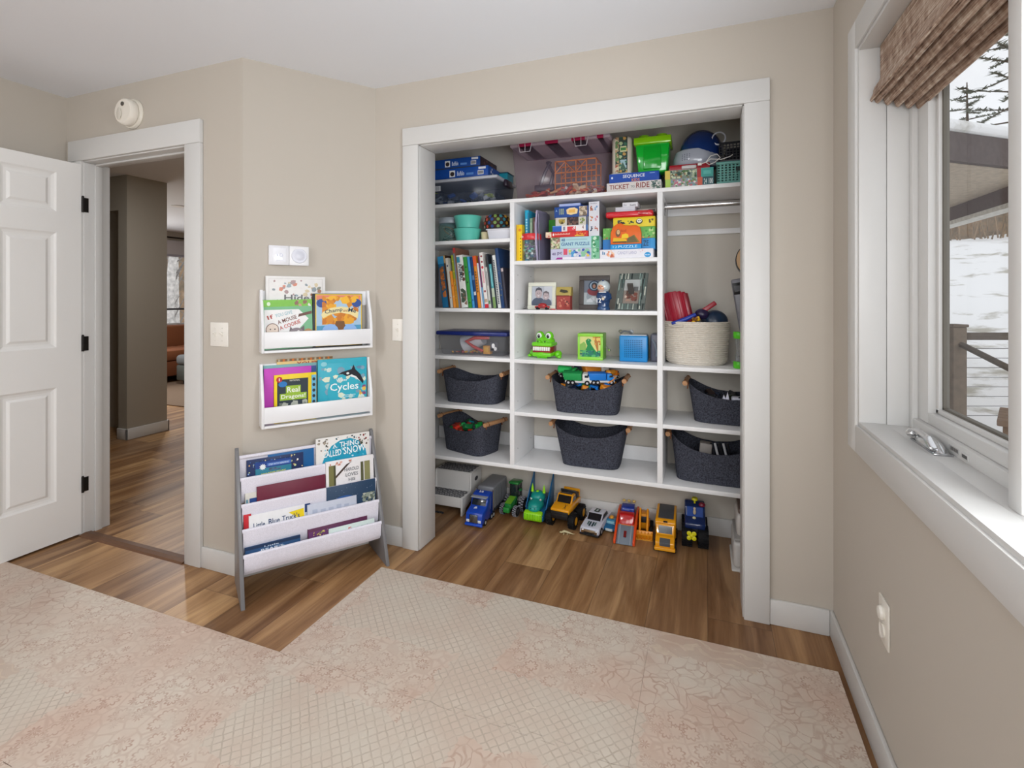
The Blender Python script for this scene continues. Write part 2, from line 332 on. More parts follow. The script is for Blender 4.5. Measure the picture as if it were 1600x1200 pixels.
def art(mb, W, H, items, M=Matrix.Identity(4), eps=.00025):
    """flat print on the plane y=0 facing -y; coordinates 0..1 over W x H; later items lie on top"""
    for k, it in enumerate(items):
        d = -(k+1)*eps; c = it[-1]; t = it[0]
        def P(x, y): return (x*W, d, y*H)
        if t == 'r': x0, y0, x1, y1 = it[1:5]; mb.add([P(x0, y0), P(x1, y0), P(x1, y1), P(x0, y1)], [(0, 1, 2, 3)], c, M)
        elif t == 'e':
            cx, cy, rx, ry = it[1:5]; n = 24
            mb.add([P(cx+rx*math.cos(2*PI*i/n), cy+ry*math.sin(2*PI*i/n)) for i in range(n)], [tuple(range(n))], c, M)
        elif t == 'b':     # a line of lettering too small to read: short strokes
            x, y, w_, h_, n = it[1:6]
            for q in range(n): a = x+w_*q/n; mb.add([P(a, y), P(a+w_*.62/n, y), P(a+w_*.62/n, y+h_*(.75+.25*(q % 3 == 0))), P(a, y+h_*(.75+.25*(q % 3 == 0)))], [(0, 1, 2, 3)], c, M)
        elif t == 'p': mb.add([P(*q) for q in it[1]], [tuple(range(len(it[1])))], c, M)
        elif t == 't':     # ('t', x, y, width, height, text, colour) box of the words; optional rot after the colour
            x, y, w_, h_, s = it[1:6]; c = it[6]; rot = it[7] if len(it) > 7 else 0
            V, F, tw, th = textmesh(s, .012); cr, sr = math.cos(rot), math.sin(rot); Vn = []
            for vx, vy in V:
                a = vx/tw*w_*W; b = vy/th*h_*H; Vn.append((x*W+a*cr-b*sr, d, y*H+a*sr+b*cr))
            mb.add(Vn, F, c, M)
        elif t == 'n':     # ('n', seed, count, x0,y0,x1,y1, smin, smax, [colours])
            rnd = random.Random(it[1]); x0, y0, x1, y1 = it[3:7]
            for q in range(it[2]):
                cx = rnd.uniform(x0, x1); cy = rnd.uniform(y0, y1); r = rnd.uniform(it[7], it[8]); n = rnd.choice((5, 6, 7)); ph = rnd.random()*6
                pts = []
                for i in range(n):
                    rr = r*rnd.uniform(.6, 1.1); X_ = min(max(cx+rr*math.cos(ph+2*PI*i/n)/W*min(W, H), x0), x1); Y_ = min(max(cy+rr*math.sin(ph+2*PI*i/n)/H*min(W, H), y0), y1)
                    pts.append((X_*W, d-q*eps*.05, Y_*H))
                mb.add(pts, [tuple(range(n))], rnd.choice(c), M)
    return mb
def T(x, y, z): return Matrix.Translation((x, y, z))
def RX(a): return Matrix.Rotation(a, 4, 'X')
def RY(a): return Matrix.Rotation(a, 4, 'Y')
def RZ(a): return Matrix.Rotation(a, 4, 'Z')
# ---------------------------------------------------------------- room shell
CH = 2.44; XR = .4616; XL = -3.376; YA = 1.754; YC = 2.274
P0 = (-2.033, 1.754); P1 = (-1.665, 2.274); AB = math.atan2(P1[1]-P0[1], P1[0]-P0[0])
struct('floor', MB().box(-8.8, .6, -2.4, 8.2, -.05, 0), 'plank_floor')
struct('ceiling', MB().box(-8.8, .6, -2.4, 8.2, CH, CH+.05), 'ceiling_paint')
# right wall with the window hole (y .10-1.888, z .909-2.104)
WY0, WY1, WZ0, WZ1 = .10, 1.888, .909, 2.104
b = MB(); b.box(XR, XR+.16, -2.4, WY0, 0, CH); b.box(XR, XR+.16, WY1, 3.3, 0, CH)
b.box(XR, XR+.16, WY0, WY1, 0, WZ0); b.box(XR, XR+.16, WY0, WY1, WZ1, CH)
struct('wall_right', b, 'wall_paint')
b = MB(); b.box(P1[0], -1.4055, YC, YC+.13, 0, CH); b.box(.1595, XR, YC, YC+.13, 0, CH); b.box(-1.4055, .1595, YC, YC+.13, 2.1195, CH)
struct('wall_closet', b, 'wall_paint')
b = MB().prism([P0, P1, (P1[0]-.12, P1[1]+.13), (P0[0]-.03, P0[1]+.13)], 0, CH, 'z'); struct('wall_diagonal', b, 'wall_paint')
b = MB(); b.box(XL, -3.2305, YA, YA+.12, 0, CH); b.box(-2.3855, P0[0], YA, YA+.12, 0, CH); b.box(-3.2305, -2.3855, YA, YA+.12, 2.0805, CH)
struct('wall_doorway', b, 'wall_paint')
struct('wall_left', MB().box(XL-.12, XL, -2.4, YA+.12, 0, CH), 'wall_paint')
b = MB(); b.box(XL, -2.75, -2.4, -2.3, 0, CH); b.box(-.25, XR, -2.4, -2.3, 0, CH); b.box(-2.75, -.25, -2.4, -2.3, 0, .8); b.box(-2.75, -.25, -2.4, -2.3, 2.2, CH)
struct('wall_rear', b, 'wall_paint')
b = MB(); t_ = .045
b.box(-2.75, -2.68, -2.38, -2.3, .8, 2.2); b.box(-.32, -.25, -2.38, -2.3, .8, 2.2); b.box(-2.68, -.32, -2.38, -2.3, .8, .87); b.box(-2.68, -.32, -2.38, -2.3, 2.13, 2.2); b.box(-1.53, -1.47, -2.38, -2.3, .87, 2.13)
o = struct('added_rear_window', b, 'trim_paint'); MB().box(-2.68, -.32, -2.35, -2.345, .87, 2.13).build('pane', 'window_glass', o)  # unseen window, put in for light from behind the camera
# closet interior
b = MB(); b.box(-1.8, .52, 3.0, 3.1, 0, CH); struct('wall_closet_back', b, 'closet_paint')
b = MB(); b.box(-1.8, -1.70, YC+.13, 3.0, 0, CH); struct('wall_closet_left', b, 'closet_paint')
b = MB(); b.box(.40, XR, YC+.13, 3.0, 0, CH); struct('wall_closet_right', b, 'closet_paint')
# closet jambs and casing
b = MB(); b.box(-1.405, -1.386, YC-.003, 2.427, 0, 2.10, bev=.002); struct('trim_1', b, 'trim_paint')
b = MB(); b.box(.14, .159, YC-.003, 2.427, 0, 2.10, bev=.002); struct('trim_2', b, 'trim_paint')
b = MB(); b.box(-1.386, .14, YC-.003, 2.427, 2.10, 2.119, bev=.002); struct('trim_3', b, 'trim_paint')
b = MB(); b.box(-1.483, -1.390, YC-.02, YC, 0, 2.104, bev=.003); struct('trim_4', b, 'trim_paint')
b = MB(); b.box(.144, .239, YC-.02, YC, 0, 2.104, bev=.003); struct('trim_5', b, 'trim_paint')
b = MB(); b.box(-1.483, .239, YC-.022, YC, 2.104, 2.195, bev=.003); struct('trim_6', b, 'trim_paint')
# doorway jambs, casing, threshold
b = MB(); b.box(-3.23, -3.21, YA-.005, YA+.125, 0, 2.06, bev=.002); b.box(-3.21, -3.198, YA+.045, YA+.08, 0, 2.05, bev=.003); struct('trim_7', b, 'trim_paint')
b = MB(); b.box(-2.406, -2.386, YA-.005, YA+.125, 0, 2.06, bev=.002); b.box(-2.418, -2.406, YA+.045, YA+.08, 0, 2.05, bev=.003); struct('trim_8', b, 'trim_paint')
b = MB(); b.box(-3.21, -2.406, YA-.005, YA+.125, 2.06, 2.08, bev=.002); b.box(-3.2, -2.41, YA+.045, YA+.08, 2.05, 2.06, bev=.002); struct('trim_9', b, 'trim_paint')
b = MB(); b.box(-3.325, -3.215, YA-.02, YA, 0, 2.066, bev=.003); struct('trim_10', b, 'trim_paint')
b = MB(); b.box(-2.398, -2.29, YA-.02, YA, 0, 2.066, bev=.003); struct('trim_11', b, 'trim_paint')
b = MB(); b.box(-3.325, -2.29, YA-.022, YA, 2.066, 2.18, bev=.003); struct('trim_12', b, 'trim_paint')
b = MB(); b.prism([(YA-.03, 0), (YA-.022, .008), (YA, .012), (YA+.03, .008), (YA+.035, 0)], -3.21, -2.406, 'x', '#6b4a33'); struct('trim_13', b, 'bark' if 0 else 'pale_wood')
# baseboards
def bb(name, x0, x1, y0, y1): struct(name, MB().box(x0, x1, y0, y1, 0, .10, bev=.004), 'trim_paint')
bb('baseboard_right', XR-.014, XR, -2.3, YC); bb('baseboard_closet_right', .239, XR-.014, YC-.014, YC)
bb('baseboard_doorway', -2.29, P0[0]+.006, YA-.014, YA); bb('baseboard_left', XL, XL+.014, -2.3, YA)
bb('baseboard_closet_left', P1[0]+.004, -1.483, YC-.014, YC)
bb('baseboard_closet_back', -1.70, .4, 2.986, 3.0); bb('baseboard_closet_side', .386, .4, YC+.14, 2.986)
b = MB(); L_ = math.hypot(P1[0]-P0[0], P1[1]-P0[1]); b.box(0, L_, -.014, 0, 0, .10, bev=.004)
o = struct('baseboard_diagonal', b, 'trim_paint'); o.location = (P0[0], P0[1], 0); o.rotation_euler = (0, 0, AB)

# ---------------------------------------------------------------- door (six panels, open flat along y)
b = MB(); fx, bx = -3.214, -3.249   # room-side face at fx
dy0, dy1, dz0, dz1 = .935, 1.738, .012, 2.045
def door_mesh():
    b = MB(); cols = [(dy0+.115, dy0+.35), (1.388, 1.625)]; rows = [(.23, .835), (1.046, 1.658), (1.767, 1.978)]
    ys = sorted([dy0, dy1]+[v for c in cols for v in c]); zs = sorted([dz0, dz1]+[v for r in rows for v in r])
    for sgn, x in ((1, fx), (-1, bx)):
        for i in range(len(ys)-1):
            for j in range(len(zs)-1):
                y0, y1, z0, z1 = ys[i], ys[i+1], zs[j], zs[j+1]
                pan = any(abs(c[0]-y0) < 1e-6 for c in cols) and any(abs(r[0]-z0) < 1e-6 for r in rows)
                if not pan: b.add([(x, y0, z0), (x, y1, z0), (x, y1, z1), (x, y0, z1)], [(0, 1, 2, 3)], WHITE)
                else:
                    lv = [(0, 0), (.010, -.006), (.022, -.009), (.034, -.009), (.046, -.003)]
                    rings = [[(x+sgn*d, y0+i_, z0+i_), (x+sgn*d, y1-i_, z0+i_), (x+sgn*d, y1-i_, z1-i_), (x+sgn*d, y0+i_, z1-i_)] for i_, d in lv]
                    for a, c in zip(rings, rings[1:]):
                        for k in range(4): l = (k+1) % 4; b.add([a[k], a[l], c[l], c[k]], [(0, 1, 2, 3)], WHITE)
                    b.add(rings[-1], [(0, 1, 2, 3)], WHITE)
    for a, c in (((bx, dy0), (fx, dy0)), ((bx, dy1), (fx, dy1))): b.add([(a[0], a[1], dz0), (c[0], c[1], dz0), (c[0], c[1], dz1), (a[0], a[1], dz1)], [(0, 1, 2, 3)], WHITE)
    for z in (dz0, dz1): b.add([(bx, dy0, z), (fx, dy0, z), (fx, dy1, z), (bx, dy1, z)], [(0, 1, 2, 3)], WHITE)
    return b
d = struct('door_1', door_mesh(), 'door_paint')
for z in (.278, 1.057, 1.824):
    h = MB(); h.box(-3.2135, -3.2095, 1.741, 1.772, z-.04, z+.04, '#2b2826', bev=.001); h.cyl((-3.207, 1.742, z-.042), (-3.207, 1.742, z+.042), .006, col='#2b2826', n=12)
    h.sph((-3.207, 1.742, z+.044), .006, '#2b2826', 8); h.build('hinge', 'dark_metal', d)
k = MB(); k.lathe([(0, 0), (.03, 0), (.03, .006), (.012, .01), (.011, .035), (.026, .045), (.03, .06), (.022, .072), (0, .075)], '#2b2826', M=T(fx, .99, .95) @ RY(PI/2), n=24); k.build('door_knob', 'dark_metal', d)

# ---------------------------------------------------------------- window
b = MB()
# casing on the wall face
cas = MB(); cas.box(XR-.02, XR, WY1, WY1+.086, WZ0-.087, WZ1+.09, bev=.003); struct('trim_14', cas, 'trim_paint')
cas = MB(); cas.box(XR-.02, XR, WY0-.05, WY1, WZ0-.087, WZ0, bev=.003); struct('trim_15', cas, 'trim_paint')
cas = MB(); cas.box(XR-.02, XR, WY0-.05, WY1, WZ1, WZ1+.09, bev=.003); struct('trim_16', cas, 'trim_paint')
cas = MB(); cas.box(XR-.02, XR, WY0-.136, WY0-.05, WZ0-.087, WZ1+.09, bev=.003); struct('trim_17', cas, 'trim_paint')
# jamb extensions (two boards meeting with a fine joint)
j = MB()
j.box(XR-.012, XR+.060, WY1-.014, WY1, WZ0, WZ1, bev=.001); j.box(XR+.062, XR+.14, WY1-.012, WY1, WZ0, WZ1, bev=.001)
j.box(XR-.012, XR+.060, WY0, WY1-.014, WZ0-.001, WZ0+.012, bev=.001); j.box(XR+.062, XR+.14, WY0, WY1-.012, WZ0-.001, WZ0+.010, bev=.001)
j.box(XR-.012, XR+.14, WY0, WY1-.014, WZ1-.012, WZ1, bev=.001); j.box(XR-.012, XR+.14, WY0, WY0+.014, WZ0, WZ1, bev=.001)
struct('trim_18', j, 'trim_paint')
def window_unit(nm, y0, y1, screen=True):
    f = MB(); x0, x1 = XR+.118, XR+.20
    z0, z1 = WZ0+.008, WZ1-.006
    f.box(x0, x1, y1-.03, y1, z0, z1, bev=.002); f.box(x0, x1, y0, y0+.03, z0, z1, bev=.002)
    f.box(x0, x1, y0+.03, y1-.03, z0, z0+.035, bev=.002); f.box(x0, x1, y0+.03, y1-.03, z1-.035, z1, bev=.002)
    w_ = struct(nm, f, 'trim_paint')
    s_ = MB(); a0, a1, c0, c1 = y0+.031, y1-.031, z0+.036, z1-.036; sx0, sx1 = x0+.012, x0+.055; wd = .075
    for (p, q, r, t2) in ((a1-wd, a1, c0, c1), (a0, a0+wd, c0, c1)): s_.box(sx0, sx1, p, q, r, t2, bev=.002)
    wh = .032
    s_.box(sx0, sx1, a0+wd, a1-wd, c0, c0+wh, bev=.002); s_.box(sx0, sx1, a0+wd, a1-wd, c1-wd, c1, bev=.002)
    # stepped inner bead
    bw = .018
    for (p, q, r, t2) in ((a1-wd-bw, a1-wd, c0+wh, c1-wd), (a0+wd, a0+wd+bw, c0+wh, c1-wd)): s_.box(sx0+.018, sx1, p, q, r, t2, bev=.003)
    s_.box(sx0+.018, sx1, a0+wd, a1-wd, c0+wh, c0+wh+.014, bev=.003); s_.box(sx0+.018, sx1, a0+wd, a1-wd, c1-wd-bw, c1-wd, bev=.003)
    s_.build('sash', 'trim_paint', w_)
    g_ = MB(); gy0, gy1, gz0, gz1 = a0+wd+bw, a1-wd-bw, c0+wh+.014, c1-wd-bw
    for (p, q, r, t2) in ((gy1-.007, gy1, gz0, gz1), (gy0, gy0+.007, gz0, gz1), (gy0, gy1, gz0, gz0+.006), (gy0, gy1, gz1-.006, gz1)): g_.box(sx1-.016, sx1-.002, p, q, r, t2, '#6e6a62')
    g_.build('gasket', 'rubber', w_)
    MB().box(sx1-.012, sx1-.009, gy0, gy1, gz0, gz1).build('pane', 'window_glass', w_)
    return w_
w1 = window_unit('window_1', 1.225, WY1-.012); w2 = window_unit('window_2', WY0+.014, 1.18)
b = MB(); b.box(XR+.07, XR+.20, 1.18, 1.225, WZ0+.01, WZ1-.012, bev=.003); struct('trim_19', b, 'trim_paint')
# crank with folding handle, latch slots
c = empty('window_crank', (XR+.095, 1.64, WZ0+.0095), 0, 'chrome folding window crank on the sill below the window', 'window crank')
h = MB(); h.sph((-.004, .0, .002), (.022, .085, .026), '#c9cacc', 24); h.box(-.026, .016, -.088, .070, -.0005, .006, '#b4b5b8', bev=.003); h.build('base', 'metal', c)
h = MB(); h.prism([(.078, .012), (.070, .030), (.030, .040), (-.030, .036), (-.072, .016), (-.070, .008), (-.028, .027), (.030, .031), (.062, .022)], -.030, -.012, 'x', '#dcdcde', bev=.003); h.build('handle', 'metal', c)
h = MB(); h.sph((-.021, .080, .016), (.012, .016, .011), '#e6e6e6', 14); h.build('knob', 'metal', c)
h = MB(); h.box(XR+.1165, XR+.1185, 1.545, 1.60, .928, .94, '#b9b8b6'); h.box(XR+.1160, XR+.1170, 1.55, 1.553, .93, .938, '#444444')
for i in range(7): h.box(XR+.1158, XR+.1166, 1.556+i*.005, 1.558+i*.005, .930, .938, '#55524e')
h.box(XR+.1150, XR+.1185, 1.495, 1.53, .925, .941, '#cfcecc', bev=.001); h.box(XR+.1146, XR+.1152, 1.500, 1.525, .929, .937, '#4a4845'); h.build('latch_label', 'plate', w1)

# woven roman shade, folded up
sh = empty('roman_shade', (XR+.06, 1.0, 1.9), 0, 'brown woven bamboo roman shade folded up at the top of the window', 'window shade')
ys0, ys1 = -.86, .868
fl = MB(); fl.prism([(.030, .19), (.024, .192), (-.045, .028), (-.040, .022)], ys0, ys1, 'y', '#8c6250'); fl.build('valance', 'woven_shade', sh)
pts = [(-.022, .018), (.002, .006), (.026, -.006), (.050, -.016), (.074, -.024)]
for i, (x, z) in enumerate(pts):
    f = MB(); prof = []; n = 14
    for k in range(n): a = 2*PI*k/n; prof.append((x+.014*math.cos(a)*(1+.2*math.sin(a)), z+.03+.032*math.sin(a)+.006*math.cos(a)))
    f.prism(prof, ys0+.004*(i % 2), ys1-.008*i, 'y', '#8c6250'); f.build('fold', 'woven_shade', sh)
f = MB(); f.box(-.02, .09, ys0, ys1-.01, .05, .19, '#8c6250'); f.build('gathered_cloth', 'woven_shade', sh)

# ---------------------------------------------------------------- shelving unit
su = empty('closet_shelving', (-.6, 2.82, .36), 0, 'white built-in shelving unit with three columns of shelves inside the closet', 'shelving unit')
def lb(x0, x1, y0, y1, z0, z1, name='shelf', bev=.0015):
    o_ = MB().box(x0+.6, x1+.6, y0-2.82, y1-2.82, z0-.36, z1-.36, '#f1f1f2', bev=bev).build(name, 'melamine', su); return o_
YF = 2.645
lb(-1.70, .40, YF, 2.998, 1.846, 1.866); lb(-1.70, .40, YF, 2.998, .349, .371)
for z in (1.647, 1.249, .967, .678): lb(-1.68, -1.032, YF+.001, 2.996, z-.021, z)
for z in (1.517, 1.243, .966, .671): lb(-1.005, -.2308, YF+.001, 2.996, z-.021, z)
for z in (.966, .672): lb(-.204, .378, YF+.001, 2.996, z-.021, z)
lb(-1.032, -1.005, YF, 2.996, .3712, 1.8458, 'divider'); lb(-.2308, -.204, YF, 2.996, .3712, 1.8458, 'divider')
lb(-1.70, -1.68, YF, 2.996, .3712, 1.8458, 'side_panel'); lb(.378, .40, YF, 2.996, .3712, 1.8458, 'side_panel')
lb(-1.0, -.235, 2.98, 2.998, .3715, .4525, 'mounting_rail'); lb(-.203, .377, 2.982, 2.998, 1.77, 1.84, 'mounting_rail'); lb(-.203, .377, 2.984, 2.998, 1.661, 1.69, 'mounting_rail')
lb(-1.675, -1.035, 2.984, 2.998, .3715, .4525, 'mounting_rail')
h = MB()
for x, zz in ((-1.0045, (1.3, 1.44, 1.0, 1.2, .72, .9, .45, .6)), (-.2035, (1.1, 1.4, 1.5, .8))):
    for z in zz:
        for y in (2.70, 2.93): h.cyl((x-.0002+.6, y-2.82, z-.36), (x+.0006+.6, y-2.82, z-.36), .0028, col='#7c7c7c', n=8)
h.build('pin_holes', 'plate', su)['kind'] = 'stuff'
rd = empty('clothes_rod', (.09, 2.78, 1.79), 0, 'polished chrome hanging rod under the top shelf at the right', 'clothes rod')
h = MB(); h.cyl((-.294+.003, 0, 0), (.288, 0, 0), .0145, col='#d4d4d6', n=24); h.build('rod', 'metal', rd)
for x in (-.2935, .284):
    h = MB(); h.cyl((x, 0, 0), (x+.004, 0, 0), .026, col='#9a9a9c', n=20); h.box(x, x+.003, -.012, .012, -.045, 0, '#77777a'); h.build('flange', 'metal', rd)

# ---------------------------------------------------------------- wall fittings
def toggle_switch(loc, n, wd, label, toggles_up=True):
    r = empty('light_switch', loc, 0, label, 'light switch'); h = MB().box(-wd/2, wd/2, -.006, 0, -.058, .058, '#eeeae2', bev=.003); h.build('wall_plate', 'plate', r)
    for i in range(n):
        x = (i-(n-1)/2)*.046
        h = MB(); h.box(x-.005, x+.005, -.0075, -.0055, -.012, .012, '#e4e0d6'); h.prism([(-.006, -.004), (-.006, .005), (-.02, .013), (-.021, .008)], x-.0035, x+.0035, 'x', '#f2eee6', bev=.001); h.build('toggle', 'plate', r)
        for z in (-.03, .03): h = MB().cyl((x, -.0072, z), (x, -.005, z), .003, col='#d8d4ca', n=10); h.build('screw', 'plate', r)
toggle_switch((-2.179, YA, 1.135), 2, .117, 'cream double light switch on the wall between doorway and corner')
toggle_switch((-1.521, YC, 1.14), 1, .07, 'cream single light switch on the narrow wall beside the closet casing')
r = empty('smoke_detector', (-2.80, YA, 2.272), 0, 'round cream smoke alarm on the wall above the doorway', 'smoke alarm')
MYM = RX(PI/2)
h = MB(); h.lathe([(0, 0), (.076, 0), (.078, .006), (.074, .016), (.06, .017)], '#ece6da', n=40, M=MYM); h.build('base', 'plate', r)
h = MB(); h.lathe([(.060, .016), (.067, .02), (.069, .03), (.066, .052), (.060, .058), (0, .060)], '#efe9de', n=40, M=MYM); h.build('cover', 'plate', r)
h = MB(); h.lathe([(0, 0), (.011, 0), (.011, .003), (0, .003)], '#55504a', n=16, M=T(.005, -.0595, .035) @ MYM); h.lathe([(.016, 0), (.02, .004), (.016, .006), (0, .006)], '#dcd6ca', n=16, M=T(-.02, -.0585, -.012) @ MYM @ Matrix.Diagonal((1, 1.6, 1, 1))); h.build('test_button', 'plate', r)
r = empty('power_outlet', (XR, 1.664, .42), -PI/2, 'cream wall socket low under the window', 'power outlet')
h = MB().box(-.039, .039, -.006, 0, -.062, .062, '#eae5db', bev=.003); h.build('wall_plate', 'plate', r)
for z in (.024, -.024):
    h = MB(); h.lathe([(0, 0), (.017, 0), (.019, .006), (.016, .012 if z > 0 else .004), (0, .014 if z > 0 else .005)], '#f0ece3', n=24, M=T(0, -.005, z) @ MYM); h.build('socket' if z < 0 else 'safety_cap', 'plate', r)
# thermostat pair on the diagonal wall
def onB(name, x, z, label, cat, group=None, off=0):
    c, s = math.cos(AB), math.sin(AB)
    return empty(name, (P0[0]+c*x+s*off, P0[1]+s*x-c*off, z), AB, label, cat, group)
r = onB('thermostat', .2, 1.517, 'white square thermostat and round dial panel side by side above the wall bookshelves', 'thermostat')
h = MB(); h.box(-.09, .0, -.022, 0, -.047, .047, '#e9e9ee', bev=.002); h.build('display_housing', 'plastic', r)
h = MB(); h.box(.001, .091, -.022, 0, -.047, .047, '#efeff2', bev=.002); h.build('dial_housing', 'plastic', r)
h = MB(); h.box(-.073, -.014, -.0235, -.022, -.034, .036, '#f6f7fd', bev=.001); h.build('screen', 'gloss', r)
h = MB(); art(h, .06, .07, [('r', .3, .42, .40, .58, '#cfd2e4'), ('e', .62, .5, .13, .13, '#cfd2e4'), ('e', .62, .5, .07, .08, '#f6f7fd'), ('r', .2, .15, .8, .18, '#dadcea')], T(-.0735, -.0236, -.035)); h.build('digits', 'plate', r)
h = MB(); h.lathe([(0, .004), (.018, .004), (.022, .002), (.034, .003), (.036, 0), (.0361, -.001)], '#d8d9e4', n=40, M=T(.046, -.022, 0) @ MYM); h.build('dial', 'plastic', r)

# ---------------------------------------------------------------- hall and living room beyond the doorway
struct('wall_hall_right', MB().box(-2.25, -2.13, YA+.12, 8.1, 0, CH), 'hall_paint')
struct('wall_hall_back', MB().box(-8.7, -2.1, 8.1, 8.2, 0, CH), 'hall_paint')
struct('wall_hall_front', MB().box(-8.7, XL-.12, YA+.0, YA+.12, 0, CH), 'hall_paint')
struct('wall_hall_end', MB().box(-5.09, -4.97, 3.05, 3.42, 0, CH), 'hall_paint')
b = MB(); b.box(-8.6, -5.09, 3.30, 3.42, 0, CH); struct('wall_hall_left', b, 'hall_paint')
b = MB(); b.box(-5.30, -5.09, 3.05, 3.3, 2.12, CH); struct('wall_hall_header', b, 'hall_paint')
b = MB(); b.box(-5.40, -5.10, 3.275, 3.299, 0.0, 2.03, bev=.003); d2 = struct('door_2', b, 'door_paint'); MB().sph((-5.34, 3.25, .95), .025, '#2b2826', 12).build('door_knob', 'dark_metal', d2)
b = MB(); b.box(-4.97, -4.956, 3.036, 3.434, 0, .10, bev=.003); b.box(-5.09, -4.956, 3.036, 3.05, 0, .10, bev=.003); b.box(-5.09, -4.956, 3.42, 3.434, 0, .10, bev=.003); struct('baseboard_hall', b, 'trim_paint')
b = MB(); b.box(-8.72, -8.6, YA+.12, 5.2, 0, CH); b.box(-8.72, -8.6, 7.6, 8.1, 0, CH); b.box(-8.72, -8.6, 5.2, 7.6, 0, .80); b.box(-8.72, -8.6, 5.2, 7.6, 2.25, CH); struct('wall_living', b, 'wall_paint')
b = MB(); b.box(-8.66, -8.62, 5.2, 5.27, .8, 2.25); b.box(-8.66, -8.62, 7.53, 7.6, .8, 2.25); b.box(-8.66, -8.62, 5.27, 7.53, .8, .86); b.box(-8.66, -8.62, 5.27, 7.53, 2.19, 2.25); b.box(-8.66, -8.62, 6.7, 6.75, .86, 2.19); b.box(-8.655, -8.625, 5.27, 7.53, 1.095, 1.12, '#4a4a50')
o = struct('window_4', b, 'trim_paint'); MB().box(-8.645, -8.64, 5.27, 7.53, .86, 2.19).build('pane', 'window_glass', o)
MB().box(-8.62, -8.60, 5.2, 7.6, 1.09, 1.12, '#55555c', bev=.002).build('rail', 'dark_metal', o)
o = empty('window_blind', (-8.585, 6.4, 2.05), 0, 'pale folded blind across the top of the far living room window', 'window shade'); h = MB()
h.box(-.02, .015, -1.2, 1.2, .0, .24, '#c9c3c4', bev=.004); h.build('cloth', 'fabric', o); h = MB(); h.box(-.02, .02, -1.2, 1.2, -.04, 0, '#a7a3ab', bev=.004); h.build('bottom_rail', 'fabric', o)
o = tag(MB().tube([(-8.54, 5.0, 2.335), (-8.54, 7.8, 2.335)], .013, '#2c2522').build('curtain_rod', 'dark_metal'), 'thin dark curtain rod above the far living room window', 'curtain rod')
# living room furniture seen through the door
s = empty('sofa', (-8.05, 6.3, 0), PI/2, 'brown leather sofa under the far window seen through the doorway', 'sofa')
SB = '#8a5334'
h = MB(); h.box(-1.4, 1.4, .30, .50, .25, .84, SB, bev=.05); h.build('backrest', 'gloss' if 0 else 'rubber', s)
for x in (-.9, 0, .9): 
    h = MB(); h.box(x-.44, x+.44, -.42, .3, .33, .5, SB, bev=.05); h.build('seat_cushion', 'rubber', s)
h = MB(); h.box(-1.4, 1.4, -.40, .45, .10, .33, '#7b472c', bev=.02); h.build('base', 'rubber', s)
for x in (-1.5, 1.5): h = MB(); h.box(x-.1, x+.1, -.42, .5, .1, .62, SB, bev=.05); h.build('armrest', 'rubber', s)
for x in (-1.45, 1.45):
    for y in (-.35, .42): h = MB(); h.cyl((x, y, 0), (x, y, .1), .02, .03, '#2e211a'); h.build('leg', 'pale_wood', s)
h = MB(); h.box(-.2, .2, -.06, .06, -.2, .2, '#8a8790', bev=.055, seg=3, M=RX(-.25)); o = h.build('throw_pillow', 'fabric'); o.location = (-7.93, 6.02, .70); o.rotation_euler = (0, 0, PI/2)
tag(o, 'grey cushion leaning on the brown leather sofa', 'cushion')
s = empty('ottoman', (-6.75, 5.62, 0), 0, 'grey upholstered ottoman on the brown rug in the living room', 'ottoman')
h = MB(); h.box(-.64, .64, -.4, .4, .07, .30, '#5f6360', bev=.02); h.build('base', 'fabric', s); h = MB(); h.box(-.65, .65, -.41, .41, .30, .45, '#73777a', bev=.05, seg=3); h.build('cushion', 'fabric', s)
for x in (-.55, .55):
    for y in (-.32, .32): h = MB(); h.cyl((x, y, .012), (x, y, .07), .025, .03, '#1f1a18'); h.build('leg', 'pale_wood', s)
o = tag(MB().box(-.12, .12, -.16, .16, 0, .02, '#2f3136', bev=.003).build('tray', 'plastic'), 'dark flat tray on the grey ottoman', 'tray'); o.location = (-6.62, 5.45, .451)
o = tag(MB().box(-7.62, -5.2, 4.2, 7.8, .001, .012, '#84705f', bev=.002).build('area_rug', 'fabric'), 'mottled brown area rug on the living room floor', 'rug')
o = tag(MB().lathe([(0, 0), (.07, 0), (.075, -.006), (.06, -.008), (0, -.005)], '#f4f2ee', c=(-6.1, 4.33, CH), n=24).build('recessed_light', 'plastic'), 'small round recessed light in the living room ceiling', 'ceiling light')
# birches and brush outside the living-room window
rnd = random.Random(4)
for i, (x, y, r, lean) in enumerate(((-12.4, 8.55, .11, .3), (-12.9, 9.1, .13, -.25), (-12.2, 9.35, .08, .35), (-14, 10.4, .12, .2), (-14.5, 9.2, .1, -.3))):
    h = MB(); h.tube([(0, 0, -.5), (lean*.3, 0, 1.5), (lean*.8, .1, 4), (lean, 0, 7)], [r, r*.9, r*.7, r*.3], '#d9d4cf', 10)
    for k in range(14): z = rnd.uniform(.3, 4); h.tube([(lean*.25*z/1.5, 0, z), (lean*.25*z/1.5+rnd.uniform(-.9, .9), rnd.uniform(-.9, .9), z+rnd.uniform(.5, 1.3))], [.02, .004], '#8f8a86', 5)
    o = h.build('birch_tree', 'bark'); o.location = (x, y, 0)
    tag(o, 'pale bare birch trunk outside the far living room window', 'tree', 'birches behind the living room window')
o = MB().box(-20, -19.5, 4, 24, -1, 3.4, '#a08468').build('brush_thicket', 'brush'); tag(o, 'brown leafless brush behind the birch trunks', 'brush', kind='stuff')

